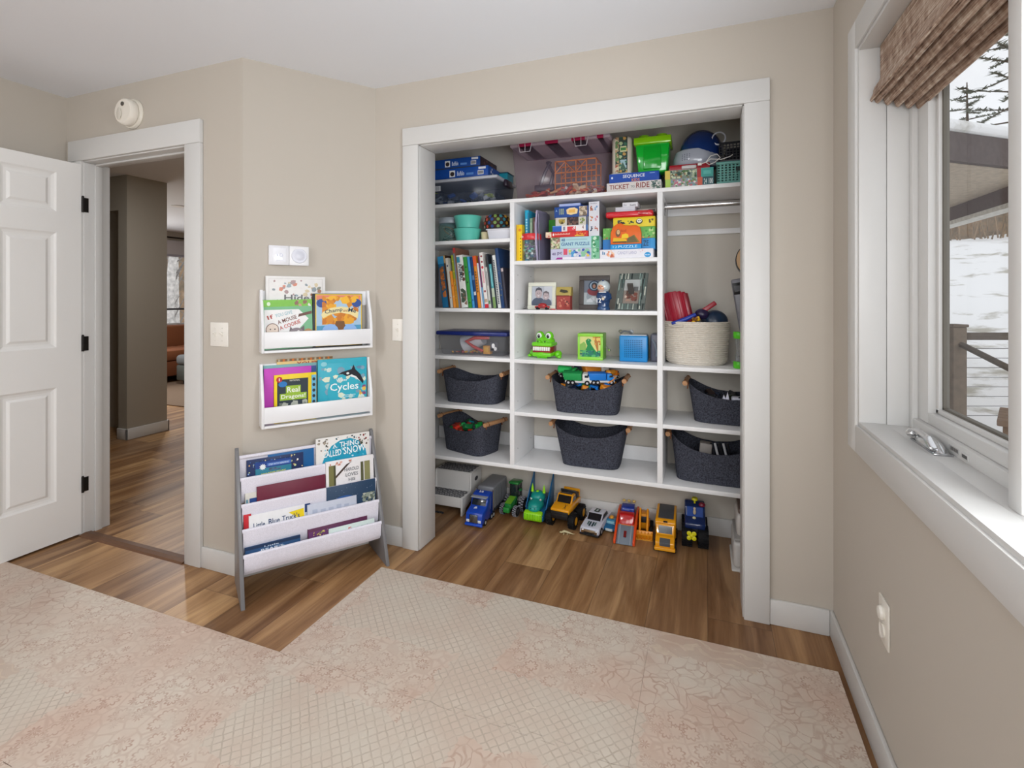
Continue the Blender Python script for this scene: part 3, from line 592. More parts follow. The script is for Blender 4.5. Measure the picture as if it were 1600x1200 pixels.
# ---------------------------------------------------------------- outdoors beyond the right window
def terrain():
    b = MB(); nr, na = 44, 60; V = []; F = []
    def hz(r):
        ks = [(0, -.5), (4, -.1), (6, 0), (11, .35), (16, 1.35), (27, 3.7), (30, 4.1), (60, 5)]
        for (a, za), (c, zc) in zip(ks, ks[1:]):
            if r <= c: return za+(zc-za)*(r-a)/(c-a)
        return 5
    for i in range(nr+1):
        for j in range(na+1):
            r = 1.2+44*(i/nr)**1.4; a = math.radians(-20+115*j/na); x = .66+r*math.cos(a)*.92; y = r*math.sin(a)+.4
            V.append((x, y, hz(math.hypot(x, y))+.06*math.sin(x*1.9+y*.7)*min(1, r/6)))
    for i in range(nr):
        for j in range(na): a = i*(na+1)+j; F.append((a, a+na+1, a+na+2, a+1))
    b.add(V, F, '#f2f2f2'); return b
struct('ground_snow', terrain(), 'snow')
b = MB(); b.box(-30, -8.8, 2, 40, -.6, -.5, '#f2f2f2'); struct('ground_far', b, 'snow')
def thicket():
    b = MB(); rnd = random.Random(9); V = []; F = []; n = 50
    for k, (r, z) in enumerate(((27, 3.4), (27.6, 4.6), (29, 5.6), (31, 6.3), (33, 6.6))):
        for j in range(n+1):
            a = math.radians(40+50*j/n); rr = r+rnd.uniform(-.5, .5); V.append((rr*math.cos(a), rr*math.sin(a), z+(rnd.uniform(-.25, .25) if k else 0)))
    for k in range(4):
        for j in range(n): a = k*(n+1)+j; F.append((a, a+1, a+n+2, a+n+1))
    b.add(V, F, '#a08468')
    for q in range(500):
        a = math.radians(rnd.uniform(45, 85)); r = rnd.uniform(25.5, 28); h = rnd.uniform(.6, 1.5); x, y, z = r*math.cos(a), r*math.sin(a), 3.5
        b.tube([(x, y, z), (x+rnd.uniform(-.3, .3), y, z+h)], [.03, .008], '#8a6f58', 4)
    return b
tag(thicket().build('brush_hillside', 'brush'), 'brown leafless brush on the hillside above the snow slope', 'brush', kind='stuff')
# porch roof with snow
pr = empty('porch_roof', (2.0, 7.5, 2.45), 0, 'dark trimmed porch roof under a thick layer of snow outside the window', 'roof')
def rel(p): return [(x-2.0, y-7.5) for x, y in p]
poly = [(.75, 4.31), (3.02, 6.09), (3.02, 12), (.75, 12)]
h = MB(); h.prism(rel(poly), .0, .24, 'z', '#584e4d'); h.build('fascia', 'outdoor_wood', pr)
h = MB(); h.prism(rel([(.78, 4.40), (2.98, 6.13), (2.98, 11.9), (.78, 11.9)]), -.012, -.001, 'z', '#bcae9c'); h.build('soffit', 'outdoor_wood', pr)
h = MB(); h.prism(rel([(.75, 4.27), (3.06, 6.07), (3.06, 12), (.75, 12)]), .241, .35, 'z', '#f2f2f2', bev=.05); h.prism(rel([(.75, 4.7), (2.7, 6.3), (2.7, 12), (.75, 12)]), .34, .43, 'z', '#f2f2f2', bev=.06); h.build('snow_layer', 'snow', pr)
h = MB(); h.box(.86, 1.0, -1.3, 4.4, -.185, -.013, '#5b4a4c'); h.build('beam', 'outdoor_wood', pr); h = MB(); h.box(.84, 1.0, -1.3, 4.4, -.235, -.186, '#d5d3cc'); h.build('beam_trim', 'outdoor_wood', pr)
rl = empty('deck_railing', (2.06, 5.57, 0), math.atan2(.17, .45), 'weathered brown deck railing with horizontal cables in the snow outside the window', 'railing')
h = MB(); h.box(-.07, .05, -.06, .06, -.2, 1.05, '#746658', bev=.006); h.box(-.08, .06, -.07, .07, 1.05, 1.075, '#6a5c50', bev=.006); h.build('post', 'outdoor_wood', rl)
h = MB(); h.box(1.85, 1.97, -.06, .06, -.2, 1.05, '#746658', bev=.006); h.build('post', 'outdoor_wood', rl)
h = MB(); h.box(.05, 1.85, -.02, .02, .935, 1.0, '#5f564e', bev=.004); h.build('top_rail', 'outdoor_wood', rl)
for k in range(8):
    h = MB(); z = .86-.085*k; h.cyl((.05, 0, z), (1.85, 0, z), .003, col='#6c6a66', n=6); h.build('cable', 'dark_metal', rl)
h = MB(); h.tube([(.0, -.06, .90), (-.12, -.72, .73), (-.3, -1.6, .5)], .026, '#5f564e', 6); h.build('stair_rail', 'outdoor_wood', rl)
ch = empty('patio_table', (1.94, 3.92, 0), -.426, 'brown wooden outdoor table just visible at the lower right edge of the window', 'table')
for x in (-.20, .20):
    for y in (-.20, .20): h = MB(); h.box(x-.035, x+.035, y-.035, y+.035, -.12, .555, '#7d6654', bev=.004); h.build('leg', 'outdoor_wood', ch)
h = MB()
for i in range(5): h.box(-.26, .26, -.26+i*.105, -.165+i*.105, .556, .59, '#7d6654', bev=.006)
h.build('tabletop', 'outdoor_wood', ch)
def pine(x, y, z, H, R, seed, label):
    rnd = random.Random(seed); r = empty('pine_tree', (x, y, z), 0, label, 'tree')
    h = MB(); h.tube([(0, 0, -1), (.05, 0, H*.5), (0, 0, H)], [.22, .14, .03], '#5d5248', 8); h.build('trunk', 'bark', r)
    h = MB(); nb = 52
    for k in range(nb):
        f = k/nb; zz = H*(.18+.8*f); L = R*(1-f)**.7*rnd.uniform(.55, 1.1)+.3; a = k*2.4+rnd.uniform(-.4, .4); ca, sa = math.cos(a), math.sin(a)
        tip = (L*ca, L*sa, zz+L*rnd.uniform(-.12, .16)); h.tube([(0, 0, zz), tip], [.05, .012], '#5d5248', 4)
        for q in range(30):
            t = rnd.uniform(.3, 1); c = Vector((tip[0]*t, tip[1]*t, zz+(tip[2]-zz)*t)); 
            for s_ in range(2):
                d = Vector((rnd.uniform(-1, 1), rnd.uniform(-1, 1), rnd.uniform(-.15, .35)))*rnd.uniform(.18, .42); e = Vector((-d.y, d.x, 0)).normalized()*.07
                h.add([c-e, c+e, c+d], [(0, 1, 2)], rnd.choice(['#80867a', '#8a8f82', '#747b6e', '#9a9e92']))
    h.build('foliage', 'needles', r, smooth=0)
pine(16.1, 41.9, 4.3, 11.2, 3.1, 3, 'smaller dark pine beyond the porch roof, left of the taller pine')
pine(14.3, 32.0, 4.0, 11.5, 4.2, 8, 'taller dark pine beyond the porch roof at the edge of the window')
# ================================================================ play mats
def foam_tile(i0, i1, j0, j1, x0, x1, y0, y1):
    """edges: i0,i1 teeth flags left/right, j0,j1 bottom/top"""
    A = .008; p = .042; pts = []
    def edge(a, c, flag, ph):
        (ax, ay), (cx, cy) = a, c; L = math.hypot(cx-ax, cy-ay); ux, uy = (cx-ax)/L, (cy-ay)/L; nx, ny = -uy, ux; out = [(ax, ay)]
        if flag:
            n = int(L/p)-1; s0 = (L-n*p)/2
            for k in range(n):
                s = s0+k*p; d = A if (k+ph) % 2 else -A
                out += [(ax+ux*s+nx*d, ay+uy*s+ny*d), (ax+ux*(s+p)+nx*d, ay+uy*(s+p)+ny*d)]
        return out
    g = .0009; h = .0003; a, b_, c, d = (x0+h, y0+g), (x1-h, y0+g), (x1-h, y1-g), (x0+h, y1-g)
    pts += edge(a, b_, j0, 0); pts += edge(b_, c, i1, 0)
    e = edge(d, c, j1, 0); pts += [c]+e[:0:-1]; e = edge(a, d, i0, 0); pts += [d]+e[:0:-1]
    out = []
    for q in pts:
        if not out or math.hypot(q[0]-out[-1][0], q[1]-out[-1][1]) > 1e-5: out.append(q)
    return MB().prism(out, .0005, .012, 'z', '#c5b3a1', bev=.0)
TS = .63; MG = 'foam play mat tiles on the wooden floor'
names = {(1, 0): 'pale pink patterned foam tile at the corner in front of the magazine-style book rack', (1, 1): 'pale patterned foam tile centred in front of the closet', (1, 2): 'patterned foam tile in the corner nearest the window wall'}
for r, (ya, yb) in ((1, (1.42, 2.043)), (2, (.797, 1.42)), (3, (.174, .797))):
    for c_ in range(-3, 3):
        x0 = -1.461+c_*TS; x1 = x0+TS
        if r == 1 and c_ < 0: continue
        t = foam_tile(False, False, r < 3, (r == 2 and c_ >= 0) or r == 3, x0, x1, ya, yb).build('foam_mat_tile', 'printed_foam', smooth=0)
        lab = names.get((r, c_))
        if r == 2: lab = ['faded pink foam tile by the open door, left end of the mat', 'pink patterned foam tile second from the open door', 'lattice patterned foam tile left of the notch in the mat', 'flower patterned foam tile right of the notch in the mat', 'foam tile of the second row, in front of the centre closet tile', 'foam tile of the second row, next to the window wall'][c_+3]
        if r == 3: lab = 'patterned foam tile in the row nearest the viewer, mostly outside the frame'
        tag(t, lab, 'play mat', MG)

# ================================================================ books
def make_book(label, W, H, Tk, cov, items, group=None, name='picture_book', pages='#e9e4d8', cat='book', spine=None):
    r = empty(name, (0, 0, 0), 0, label, cat, group); e = min(.0022, Tk*.2)
    b = MB(); b.box(0, W, 0, e, 0, H, cov, bev=e*.3); b.box(0, W, Tk-e, Tk, 0, H, cov, bev=e*.3); b.box(0, e, 0, Tk, 0, H, cov, bev=e*.3); b.build('cover', 'paper', r)
    b = MB(); b.box(e*1.2, W-.003, e*1.05, Tk-e*1.05, .003, H-.003, pages); b.build('pages', 'paper', r)
    if items: b = MB(); art(b, W, H, items); b.build('cover_print', 'paper', r, smooth=0)
    return r
cB, sB = math.cos(AB), math.sin(AB)
def placeB(r, x, z, off, lean=0, roll=0):
    r.location = (P0[0]+cB*x+sB*off, P0[1]+sB*x-cB*off, z); r.rotation_euler = (-lean, roll, AB); return r

# ---- two white wall bookshelves
def wall_bookshelf(z, label):
    r = onB('wall_bookshelf', .07, z, label, 'bookshelf', 'white wall bookshelves on the diagonal wall'); W = .522; H = .297; cW = '#eeeef0'
    prof = [(0, 0), (-.088, 0), (-.088, .10), (-.084, .13), (-.070, .18), (-.052, .23), (-.040, .26), (-.034, H), (0, H)]
    for x in (0, W-.012): b = MB(); b.prism(prof, x, x+.012, 'x', cW, bev=.0012); b.build('side_panel', 'white_paint', r)
    b = MB(); b.box(.012, W-.012, -.088, 0, 0, .011, cW, bev=.001); b.build('base_board', 'white_paint', r)
    b = MB(); b.box(.012, W-.012, -.088, -.079, .022, .098, cW, bev=.001); b.build('front_panel', 'white_paint', r)
    b = MB(); b.box(.012, W-.012, -.010, 0, .22, H-.004, cW, bev=.001); b.build('back_rail', 'white_paint', r)
    b = MB(); b.box(.012, W-.012, -.010, 0, .011, .07, cW, bev=.001); b.build('back_rail', 'white_paint', r)
wall_bookshelf(1.052, 'upper white wall bookshelf under the thermostat, holding three picture books')
wall_bookshelf(.700, 'lower white wall bookshelf above the grey book rack, with blue and yellow books')
G1 = 'picture books on the wall bookshelves'
veg = ['#d9907a', '#c9b08a', '#9fb0b8', '#d8c9a8', '#b59a9a', '#8f9aa0']
k = make_book('tall white picture book with small drawn animals behind the others on the upper wall shelf', .274, .352, .010, '#eceae8',
    [('n', 3, 26, .10, .72, .92, .95, .02, .05, veg), ('n', 5, 14, .08, .5, .9, .68, .015, .03, ['#c8c4be', '#d8cfc0', '#b9b4b4']), ('n', 6, 10, .70, .66, .93, .86, .02, .05, ['#a8785c', '#8a8c80', '#7d9cae']),
     ('r', .05, .965, .95, .967, '#b9b4b0'), ('r', .05, .4, .053, .967, '#b9b4b0'), ('r', .947, .4, .95, .967, '#b9b4b0'), ('t', .30, .66, .42, .085, 'Hide', '#6c6a6c')], G1); placeB(k, .095, 1.0640, .030, .02)
k = make_book('green and white picture book with a mouse on the upper wall shelf', .222, .236, .010, '#79b84f',
    [('r', 0, 0, 1, 1, '#7ab98c'), ('r', 0, .86, 1, 1, '#7fc14a'), ('e', .12, .92, .035, .04, '#dff0d4'), ('p', [(.03, .02), (.03, .80), (.72, .80), (.92, .60), (.35, .02)], '#f0efee'), ('n', 8, 8, .62, .86, .98, .98, .03, .07, ['#c9a08e', '#e7e3dc', '#8e6a5a']),
     ('p', [(.70, .64), (.99, .70), (.99, .76), (.72, .70)], '#6e4b40'), ('t', .10, .60, .12, .08, 'If', '#b5524a', .3), ('t', .25, .64, .35, .07, 'YOU GIVE', '#9ec4cc', .22), ('t', .30, .50, .40, .08, 'A MOUSE', '#7a4a40', .3), ('t', .34, .38, .44, .08, 'A COOKIE', '#c24f42', .33),
     ('e', .18, .40, .13, .13, '#8a6f64'), ('e', .18, .40, .115, .115, '#ead8ca'), ('e', .14, .41, .012, .014, '#4a3a34'), ('e', .23, .41, .012, .014, '#4a3a34'), ('p', [(.5, .3), (.54, .45), (.60, .36), (.72, .38), (.82, .46), (.82, .3)], '#6d6266'), ('e', .66, .3, .15, .12, '#8d8086'), ('e', .70, .33, .03, .035, '#f3f0ee'), ('e', .90, .30, .10, .09, '#b98a5e')], G1); placeB(k, .083, 1.064, .052, .03, -.02)
k = make_book('orange and blue picture book with a curved title banner, right on the upper wall shelf', .245, .268, .012, '#2c2c34',
    [('r', .05, .02, .99, .99, '#e9c84e'), ('r', .07, .30, .97, .88, '#a8c6e0'), ('p', [(.07, .88), (.07, .97), (.97, .97), (.97, .88), (.7, .93), (.3, .93)], '#e0836a'), ('n', 2, 60, .18, .42, .93, .96, .06, .11, ['#e8a421', '#f0b62e', '#d98a1a', '#c9761c']),
     ('e', .17, .82, .10, .08, '#2f4f96'), ('e', .88, .82, .10, .08, '#2f4f96'), ('p', [(.08, .90), (.12, .80), (.10, .88)], '#22386e'), ('r', .07, .22, .97, .40, '#4f9ac0'), ('p', [(.40, .22), (.45, .48), (.62, .48), (.68, .22)], '#7a4e24'),
     ('p', [(.16, .60), (.20, .66), (.35, .73), (.55, .755), (.75, .73), (.92, .64), (.90, .52), (.75, .60), (.55, .64), (.35, .61), (.20, .54)], '#ecdca0'), ('t', .24, .60, .36, .09, 'Champ', '#1f3a54', .16), ('t', .60, .655, .09, .05, 'and', '#a0603a', 0), ('t', .70, .655, .16, .08, 'Me', '#1f3a54', -.18),
     ('e', .34, .30, .16, .13, '#8fb6e8'), ('e', .74, .30, .14, .12, '#8fb6e8'), ('e', .38, .26, .06, .05, '#3f66a8'), ('e', .59, .27, .05, .05, '#d8a27e'), ('n', 4, 12, .07, .08, .97, .26, .03, .05, ['#a8c040', '#7fae3c', '#c9d05a'])], G1); placeB(k, .303, 1.064, .056, .02)
# lower shelf
k = make_book('yellow and orange book with a patterned top edge, hindmost on the lower wall shelf', .262, .300, .008, '#f0cf8a',
    [('r', 0, .96, 1, 1, '#8c6a4a')]+[('r', .02+i*.08, .962, .055+i*.08, .998, '#e07a2a' if i % 2 else '#b8b49c') for i in range(12)]+[('t', .34, .875, .62, .07, 'YOUR GO', '#b5382a')], G1); placeB(k, .146, .712, .014, 0)
k = make_book('teal grey book in front of the yellow patterned book on the lower wall shelf', .262, .275, .006, '#7fb3b5', None, G1); placeB(k, .085, .712, .026, 0)
k = make_book('magenta book behind the yellow bordered book on the lower wall shelf', .236, .262, .006, '#c444bb', [('n', 4, 10, .2, .55, .55, .93, .03, .06, ['#c4a06a', '#a84fa8', '#b98f5a']), ('r', .9, 0, 1, 1, '#2f4a8a')], G1); placeB(k, .086, .712, .040, 0)
k = make_book('yellow bordered book with a grey lizard photo and white title on the lower wall shelf', .192, .230, .007, '#f2d21c',
    [('r', .07, .05, .80, .90, '#2f3a44'), ('n', 9, 30, .12, .05, .78, .45, .05, .12, ['#8a8f86', '#9ea39a', '#6f766c', '#b4b7ac']), ('e', .12, .90, .07, .06, '#c22a2a'), ('t', .11, .87, .02, .06, '1', '#ffffff'), ('e', .2, .80, .10, .06, '#2a7ac2'), ('t', .36, .85, .24, .035, 'NATIONAL', '#d8d8cc'),
     ('p', [(.27, .60), (.27, .76), (.62, .76), (.62, .60)], '#9cc13c'), ('p', [(.13, .46), (.13, .60), (.76, .60), (.76, .46)], '#9cc13c'), ('t', .30, .62, .29, .11, 'Real', '#f6f8ec'), ('t', .16, .47, .57, .11, 'Dragons!', '#f6f8ec'), ('r', .88, .05, .99, .95, '#67b6d8')]+[('e', .935, .14+i*.12, .035, .035, '#22303e') for i in range(7)], G1); placeB(k, .128, .712, .052, 0)
sea = ['#dfe8d8', '#c9e0e0', '#a9c8c4', '#e8e6c8', '#6f9fb0']
k = make_book('turquoise book with a leaping black and white orca on the lower wall shelf', .246, .288, .010, '#35aec4',
    [('n', 5, 50, .02, .2, .98, .85, .04, .09, ['#cfe0da', '#9fc9cc', '#e4e8cf', '#7fa3b8', '#5f86a8', '#b8d8d0']), ('n', 6, 10, .8, .3, .98, .5, .03, .06, ['#e8b84a', '#8a4a7a', '#d88a4a']), ('e', .52, .42, .33, .30, '#34b0c6'), ('r', .10, .93, .9, 1.0, '#35aec4'), ('e', .12, .92, .06, .04, '#8fd0dc'),
     ('p', [(.40, .72), (.48, .76), (.58, .78), (.68, .80), (.72, .88), (.76, .79), (.86, .70), (.93, .58), (.92, .52), (.86, .58), (.76, .66), (.66, .70), (.58, .68), (.50, .72)], '#1c1f28'), ('p', [(.62, .68), (.76, .64), (.86, .57), (.78, .66), (.68, .705)], '#eef2f2'), ('e', .60, .73, .03, .02, '#eef2f2'), ('t', .36, .60, .24, .05, 'Water', '#e4f4f6'), ('t', .24, .40, .58, .17, 'Cycles', '#f0fafa'), ('r', .48, .34, .76, .35, '#d5eef0'), ('r', .46, .31, .74, .32, '#d5eef0'), ('n', 8, 14, .02, .05, .98, .22, .05, .10, sea)], G1); placeB(k, .328, .712, .045, .0)

# ---- grey book rack with white slings
rk = onB('sling_bookcase', 0, 0, 'low grey bookcase with four white fabric slings of picture books under the wall shelves', 'bookcase')
prof = [(-.290, 0), (-.276, 0), (-.268, .012), (-.030, .012), (-.020, 0), (-.018, 0), (-.018, .606), (-.026, .614), (-.040, .606)]
for x in (-.034, .594): b = MB(); b.prism([(-.292, 0), (-.018, 0), (-.018, .606), (-.024, .616), (-.040, .606)], x, x+.016, 'x', '#7b7a7c', bev=.0012); b.build('side_panel', 'white_paint', rk)
RODS = [(.055, .577), (.092, .485), (.135, .380), (.175, .283), (.213, .187)]
XA, XB = -.017, .593
b = MB(); b.cyl((XA-.001, -.055, .577), (XB+.001, -.055, .577), .0085, col='#e6e3ee', n=14); b.box(XA, XB, -.057, -.053, .44, .572, '#e2dfe9'); b.build('top_rail', 'fabric', rk)
for o_, z in RODS[1:]:
    b = MB(); b.cyl((XA-.001, -o_, z), (XB+.001, -o_, z), .0085, col='#eae7f2', n=14)
    last = z < .2; dep = .078 if last else .105
    prof = [(-o_-.0085, z), (-o_-.0085, z-.03), (-o_-.006, z-.06), (-o_-.001, z-dep+.01), (-o_+.008, z-dep-.003), (-o_+.03, z-dep), (-o_+.040, z-dep+.02), (-o_+.043, z-.01)]
    wv = lambda u, k: -.0016*math.sin(u*9+1)*math.sin(k*3)-.0016*math.sin(u*23)*k*(1-k)*4
    b.sheet(prof, XA+.002, XB-.002, '#e9e6f1', 40, wav=wv); b.sheet([(y+.0015, zz+.001) for y, zz in prof], XA+.002, XB-.002, '#dcd9e4', 40, wav=wv); b.build('sling', 'fabric', rk)
def sling_book(k, x0, x1, ztop, lab, cov, items, dy=0, Tk=.008, roll=0, **kw):
    o_, z = RODS[k]; zb = z-.093 if k < 4 else z-.066; H = ztop-zb; r = make_book(lab, x1-x0, H, Tk, cov, items, 'picture books in the grey book rack', **kw)
    return placeB(r, x0, zb, o_-.004-dy*.6, math.radians(3.2 if k == 1 else 5.0), roll)
night = ['#f0d9a0', '#e8b870', '#8fb0e0', '#ffffff', '#4a70b8', '#c9d8a0']
sling_book(1, .10, .306, .572, 'plain bright blue book at the back of the top sling, beside the snow book', '#14609e', None, dy=.024, Tk=.006)
sling_book(1, .010, .255, .562, 'dark blue book with starry floral edges in the top sling', '#1d2f5e', [('n', 3, 60, .01, .45, .99, .98, .015, .035, night), ('r', .2, .55, .75, .93, '#1d2a58')], dy=.014)
sling_book(1, .045, .200, .549, 'blue and teal early reader book in front on the left of the top sling', '#2a7f98', [('r', 0, .80, 1, 1, '#26458e'), ('r', .32, .84, .98, .93, '#4a76c4'), ('t', .36, .855, .56, .05, 'STEP INTO READING', '#d8e6f6'), ('p', [(.20+.10*(1 if i % 2 else .62)*math.cos(i*PI/10), .84+.10*(1 if i % 2 else .62)*math.sin(i*PI/10)) for i in range(20)], '#eef2f4'), ('n', 3, 10, .3, .70, .7, .78, .03, .05, ['#5a6a8a', '#4a5a70']), ('t', .16, .56, .68, .10, "SCOOBY'S SCARY", '#e8e05a', .03), ('b', .22, .44, .50, .09, 11, '#f0e870')], dy=.003)
sling_book(1, .313, .580, .613, 'white and turquoise snow book standing tall at the right of the top sling', '#e9e6e2', [('p', [(.05, .02), (.08, .35), (.16, .60), (.28, .80), (.44, .90), (.62, .92), (.80, .84), (.92, .62), (.96, .35), (.97, .02)], '#22a0c0'), ('n', 3, 40, .14, .35, .88, .84, .01, .03, ['#7fd0e0', '#d8f0f4', '#1a86a8']), ('n', 5, 16, .02, .7, .22, .97, .015, .04, ['#7d7468', '#a89c8c', '#4a4a40']), ('n', 7, 18, .78, .72, .98, .97, .015, .035, ['#8a3a34', '#3a4a34', '#7d7468', '#5a3a2c']), ('n', 8, 8, .3, .90, .75, .98, .015, .03, ['#3a6a7a', '#2a3a40']), ('t', .30, .735, .08, .09, 'A', '#eefafc', .02), ('t', .43, .74, .36, .12, 'THING', '#f4fcfe', .02), ('t', .12, .56, .34, .14, 'CALLED', '#f4fcfe', .02), ('t', .50, .57, .42, .16, 'SNOW', '#f4fcfe', .03)], dy=.010, Tk=.010)
sling_book(2, .0, .10, .424, 'cream and blue book peeking out at the left end of the second sling', '#d9d5cc', [('r', .18, .45, 1, .82, '#274a8c'), ('n', 4, 8, .2, .5, 1, .65, .05, .1, ['#7fc0c4', '#e8ecea']), ('r', .04, .4, .12, .8, '#6f9fb0')], dy=.022, Tk=.006)
sling_book(2, .047, .349, .447, 'plain dark maroon book lying across the second sling', '#6e2038', [], dy=.006, Tk=.009)
sling_book(2, .351, .588, .503, 'white book with green tree trunks and thin lettering in the second sling', '#ece9ea', [('r', .06, .0, .20, .90, '#7d7a4a'), ('r', .16, .0, .20, .9, '#4f4e34'), ('r', .72, .0, .78, .88, '#5a5a3c'), ('r', .80, .0, .92, .88, '#8c8a5c'), ('p', [(.2, .66), (.42, .88), (.55, .93), (.5, .90), (.2, .60)], '#4a3a34'), ('n', 6, 9, .08, .88, .6, .97, .02, .04, ['#e0b0a0', '#c98a7a']), ('t', .38, .72, .30, .08, 'HAROLD', '#77787c'), ('t', .40, .60, .26, .08, 'LOVES', '#77787c'), ('t', .46, .49, .14, .07, 'HIS', '#77787c'), ('t', .36, .36, .32, .09, 'WOOLLY', '#b5544a')], dy=.008, Tk=.009)
sling_book(3, -.010, .020, .345, 'thin red book at the far left end of the third sling', '#c8202c', None, dy=.014, Tk=.005)
sling_book(3, .012, .272, .334, 'navy and white book half hidden behind the yellow tagged book in the third sling', '#1f3f78', [('n', 3, 8, .72, .6, .98, .95, .06, .12, ['#dfe8f2', '#4f7ab8'])], dy=.022, Tk=.006)
sling_book(3, .010, .245, .338, 'white book with dark blue hand lettering and a yellow tag in the third sling', '#eeeef0', [('p', [(.70, .86), (.98, .90), (.99, .62), (.90, .60)], '#f2d61e'), ('t', .08, .60, .20, .16, 'Little', '#22406e', .02), ('t', .34, .62, .20, .17, 'Blue', '#22406e', .02), ('t', .58, .63, .32, .17, "Truck's", '#22406e', .02), ('t', .20, .38, .48, .15, 'Christmas', '#a8343a', .03)], dy=.006, Tk=.009)
sling_book(3, .346, .586, .390, 'dark blue night sky book at the right of the third sling', '#26415f', [('n', 3, 30, .02, .5, .98, .98, .003, .008, ['#cfd8e4', '#8fa3ba']), ('e', .35, .62, .22, .12, '#2b5a9c'), ('n', 5, 30, .70, .45, .98, .70, .03, .06, ['#b9bdb0', '#8f9a8c', '#5f6a5f'])], dy=.013, Tk=.008)
sling_book(3, .256, .488, .330, 'pale grey book with faint pencil lettering in the third sling', '#c9cedd', [('b', .10, .66, .80, .16, 5, '#b4bccf')], dy=.006, Tk=.008)
sling_book(4, -.010, .218, .217, 'blue winter night book at the left of the lowest sling', '#26507e', [('r', 0, .86, 1, 1, '#1d3558'), ('n', 3, 14, .02, .5, .98, .8, .05, .1, ['#4f80b0', '#3a6a9c', '#6f9cc4']), ('t', .34, .84, .26, .07, 'Little', '#cfdcec'), ('t', .28, .68, .40, .11, 'BEAR\'S', '#eef4fa'), ('t', .14, .52, .70, .11, 'Special Friend', '#eef4fa')], dy=.010)
sling_book(4, .252, .532, .228, 'purple and gold book lying across the lowest sling', '#5e2a4e', [('r', .02, .5, .5, .86, '#6b3a6e'), ('n', 3, 30, .08, .6, .48, .84, .02, .05, ['#b8a85a', '#8f9a4a', '#d8c878'])], dy=.022, Tk=.010)
sling_book(4, .345, .565, .210, 'pale mint book with a red bird at the right of the lowest sling', '#d8e6e2', [('n', 3, 8, .38, .70, .56, .86, .03, .06, ['#c84a4a', '#d87a6a']), ('p', [(.28, .66), (.48, .80), (.47, .76)], '#5a5a50'), ('b', .70, .74, .20, .05, 5, '#6a7472')], dy=.008, Tk=.006)

# ================================================================ closet contents
def ax(px, Y):   # x on the plane y=Y for a direction measured in the camera frame
    u = (px-800)/787; return Y*(-.3594+.9332*u)/(.9332+.3594*u)
def gbox(name, label, cat, group, x0, x1, z0, z1, yf, dep, col, items=None, rz=0, side=None, mat='paper'):
    b = MB(); b.box(0, x1-x0, 0, dep, 0, z1-z0, col, bev=.0015)
    o = b.build(name, mat); o.location = (x0, yf, z0); o.rotation_euler = (0, 0, rz); tag(o, label, cat, group)
    if items: b = MB(); art(b, x1-x0, z1-z0, items); b.build('front_print', 'paper', o, smooth=0)
    if side: b = MB(); art(b, dep, z1-z0, side, M=T(x1-x0, 0, 0) @ RZ(PI/2)); b.build('side_print', 'paper', o, smooth=0)
    return o
pic = ['#c9a86a', '#8a6f4a', '#6a8f5a', '#d8d0b8', '#4a5f7a', '#b86a4a']
SB_ = [('r', .46, .22, .54, .82, '#ececec'), ('e', .50, .50, .03, .2, '#3a3030'), ('t', .57, .3, .10, .4, 'Buffalo', '#dfe8f6'), ('r', .70, .30, .80, .5, '#5f92d8'), ('r', .86, .24, .94, .62, '#e6e6ea'), ('r', .865, .3, .935, .56, '#8a8a90'), ('r', .87, .72, .97, .92, '#e4e4e8')]
# -- top shelf, left
TZ = 1.866
def bin_thing(label, x0, x1, z0, z1, yf, yb, wallcol, lidcol, mat, lidh=.018, taper=.93, rim=.008, latch=None, group=None):
    cx, cy = (x0+x1)/2, (yf+yb)/2; w_, d_ = x1-x0, yb-yf
    r = empty('storage_bin', (cx, cy, z0), 0, label, 'storage box', group)
    b = MB(); zt = z1-z0-lidh; b.box(-w_/2+rim, w_/2-rim, -d_/2+rim, d_/2-rim, 0, zt, wallcol, bev=.014, seg=3, taper=taper); b.build('bin_body', mat, r)
    b = MB(); b.box(-w_/2, w_/2, -d_/2, d_/2, zt-.002, zt+lidh, lidcol, bev=min(.008, lidh*.4), seg=2); b.build('lid', 'plastic' if lidcol != 'clear' else mat, r)
    return r, w_, d_, zt
rb, w_, d_, zt = bin_thing('large clear storage bin with a frosted lid below the stacked blue puzzle boxes', -1.62, -1.118, TZ+.0005, 2.02, 2.665, 2.98, '#5a6478', '#b9bcc6', 'smoky', .016)
b = MB(); b.box(w_/2-.004, w_/2+.016, -.05, .05, zt-.03, zt+.01, '#2a1c2e', bev=.004); b.build('latch', 'plastic', rb)
b = MB(); art(b, .05, .03, [('r', 0, 0, 1, 1, '#c9ccd2')]+[('r', .08+i*.14, .1, .14+i*.14, .9, '#555a62') for i in range(6)], T(-.17, -d_/2+.0065, .085)); b.build('barcode', 'paper', rb)
def jumble(label, seed, n, x0, x1, y0, y1, z0, z1, cols, smin, smax, name='toy_pieces', mat='plastic', long=1):
    b = MB(); rnd = random.Random(seed)
    for q in range(n):
        s_ = rnd.uniform(smin, smax); M = T(rnd.uniform(x0, x1), rnd.uniform(y0, y1), rnd.uniform(z0, z1)) @ RZ(rnd.uniform(0, 6.3)) @ RX(rnd.uniform(-.6, .6)) @ RY(rnd.uniform(-.5, .5))
        l = s_*long*rnd.uniform(.7, 1.2); t = s_*rnd.uniform(.25, .5); b.box(-l/2, l/2, -s_/2*.6, s_/2*.6, -t/2, t/2, rnd.choice(cols), bev=t*.15, seg=1, M=M)
    return tag(b.build(name, mat), label, 'toy pieces', kind='stuff')
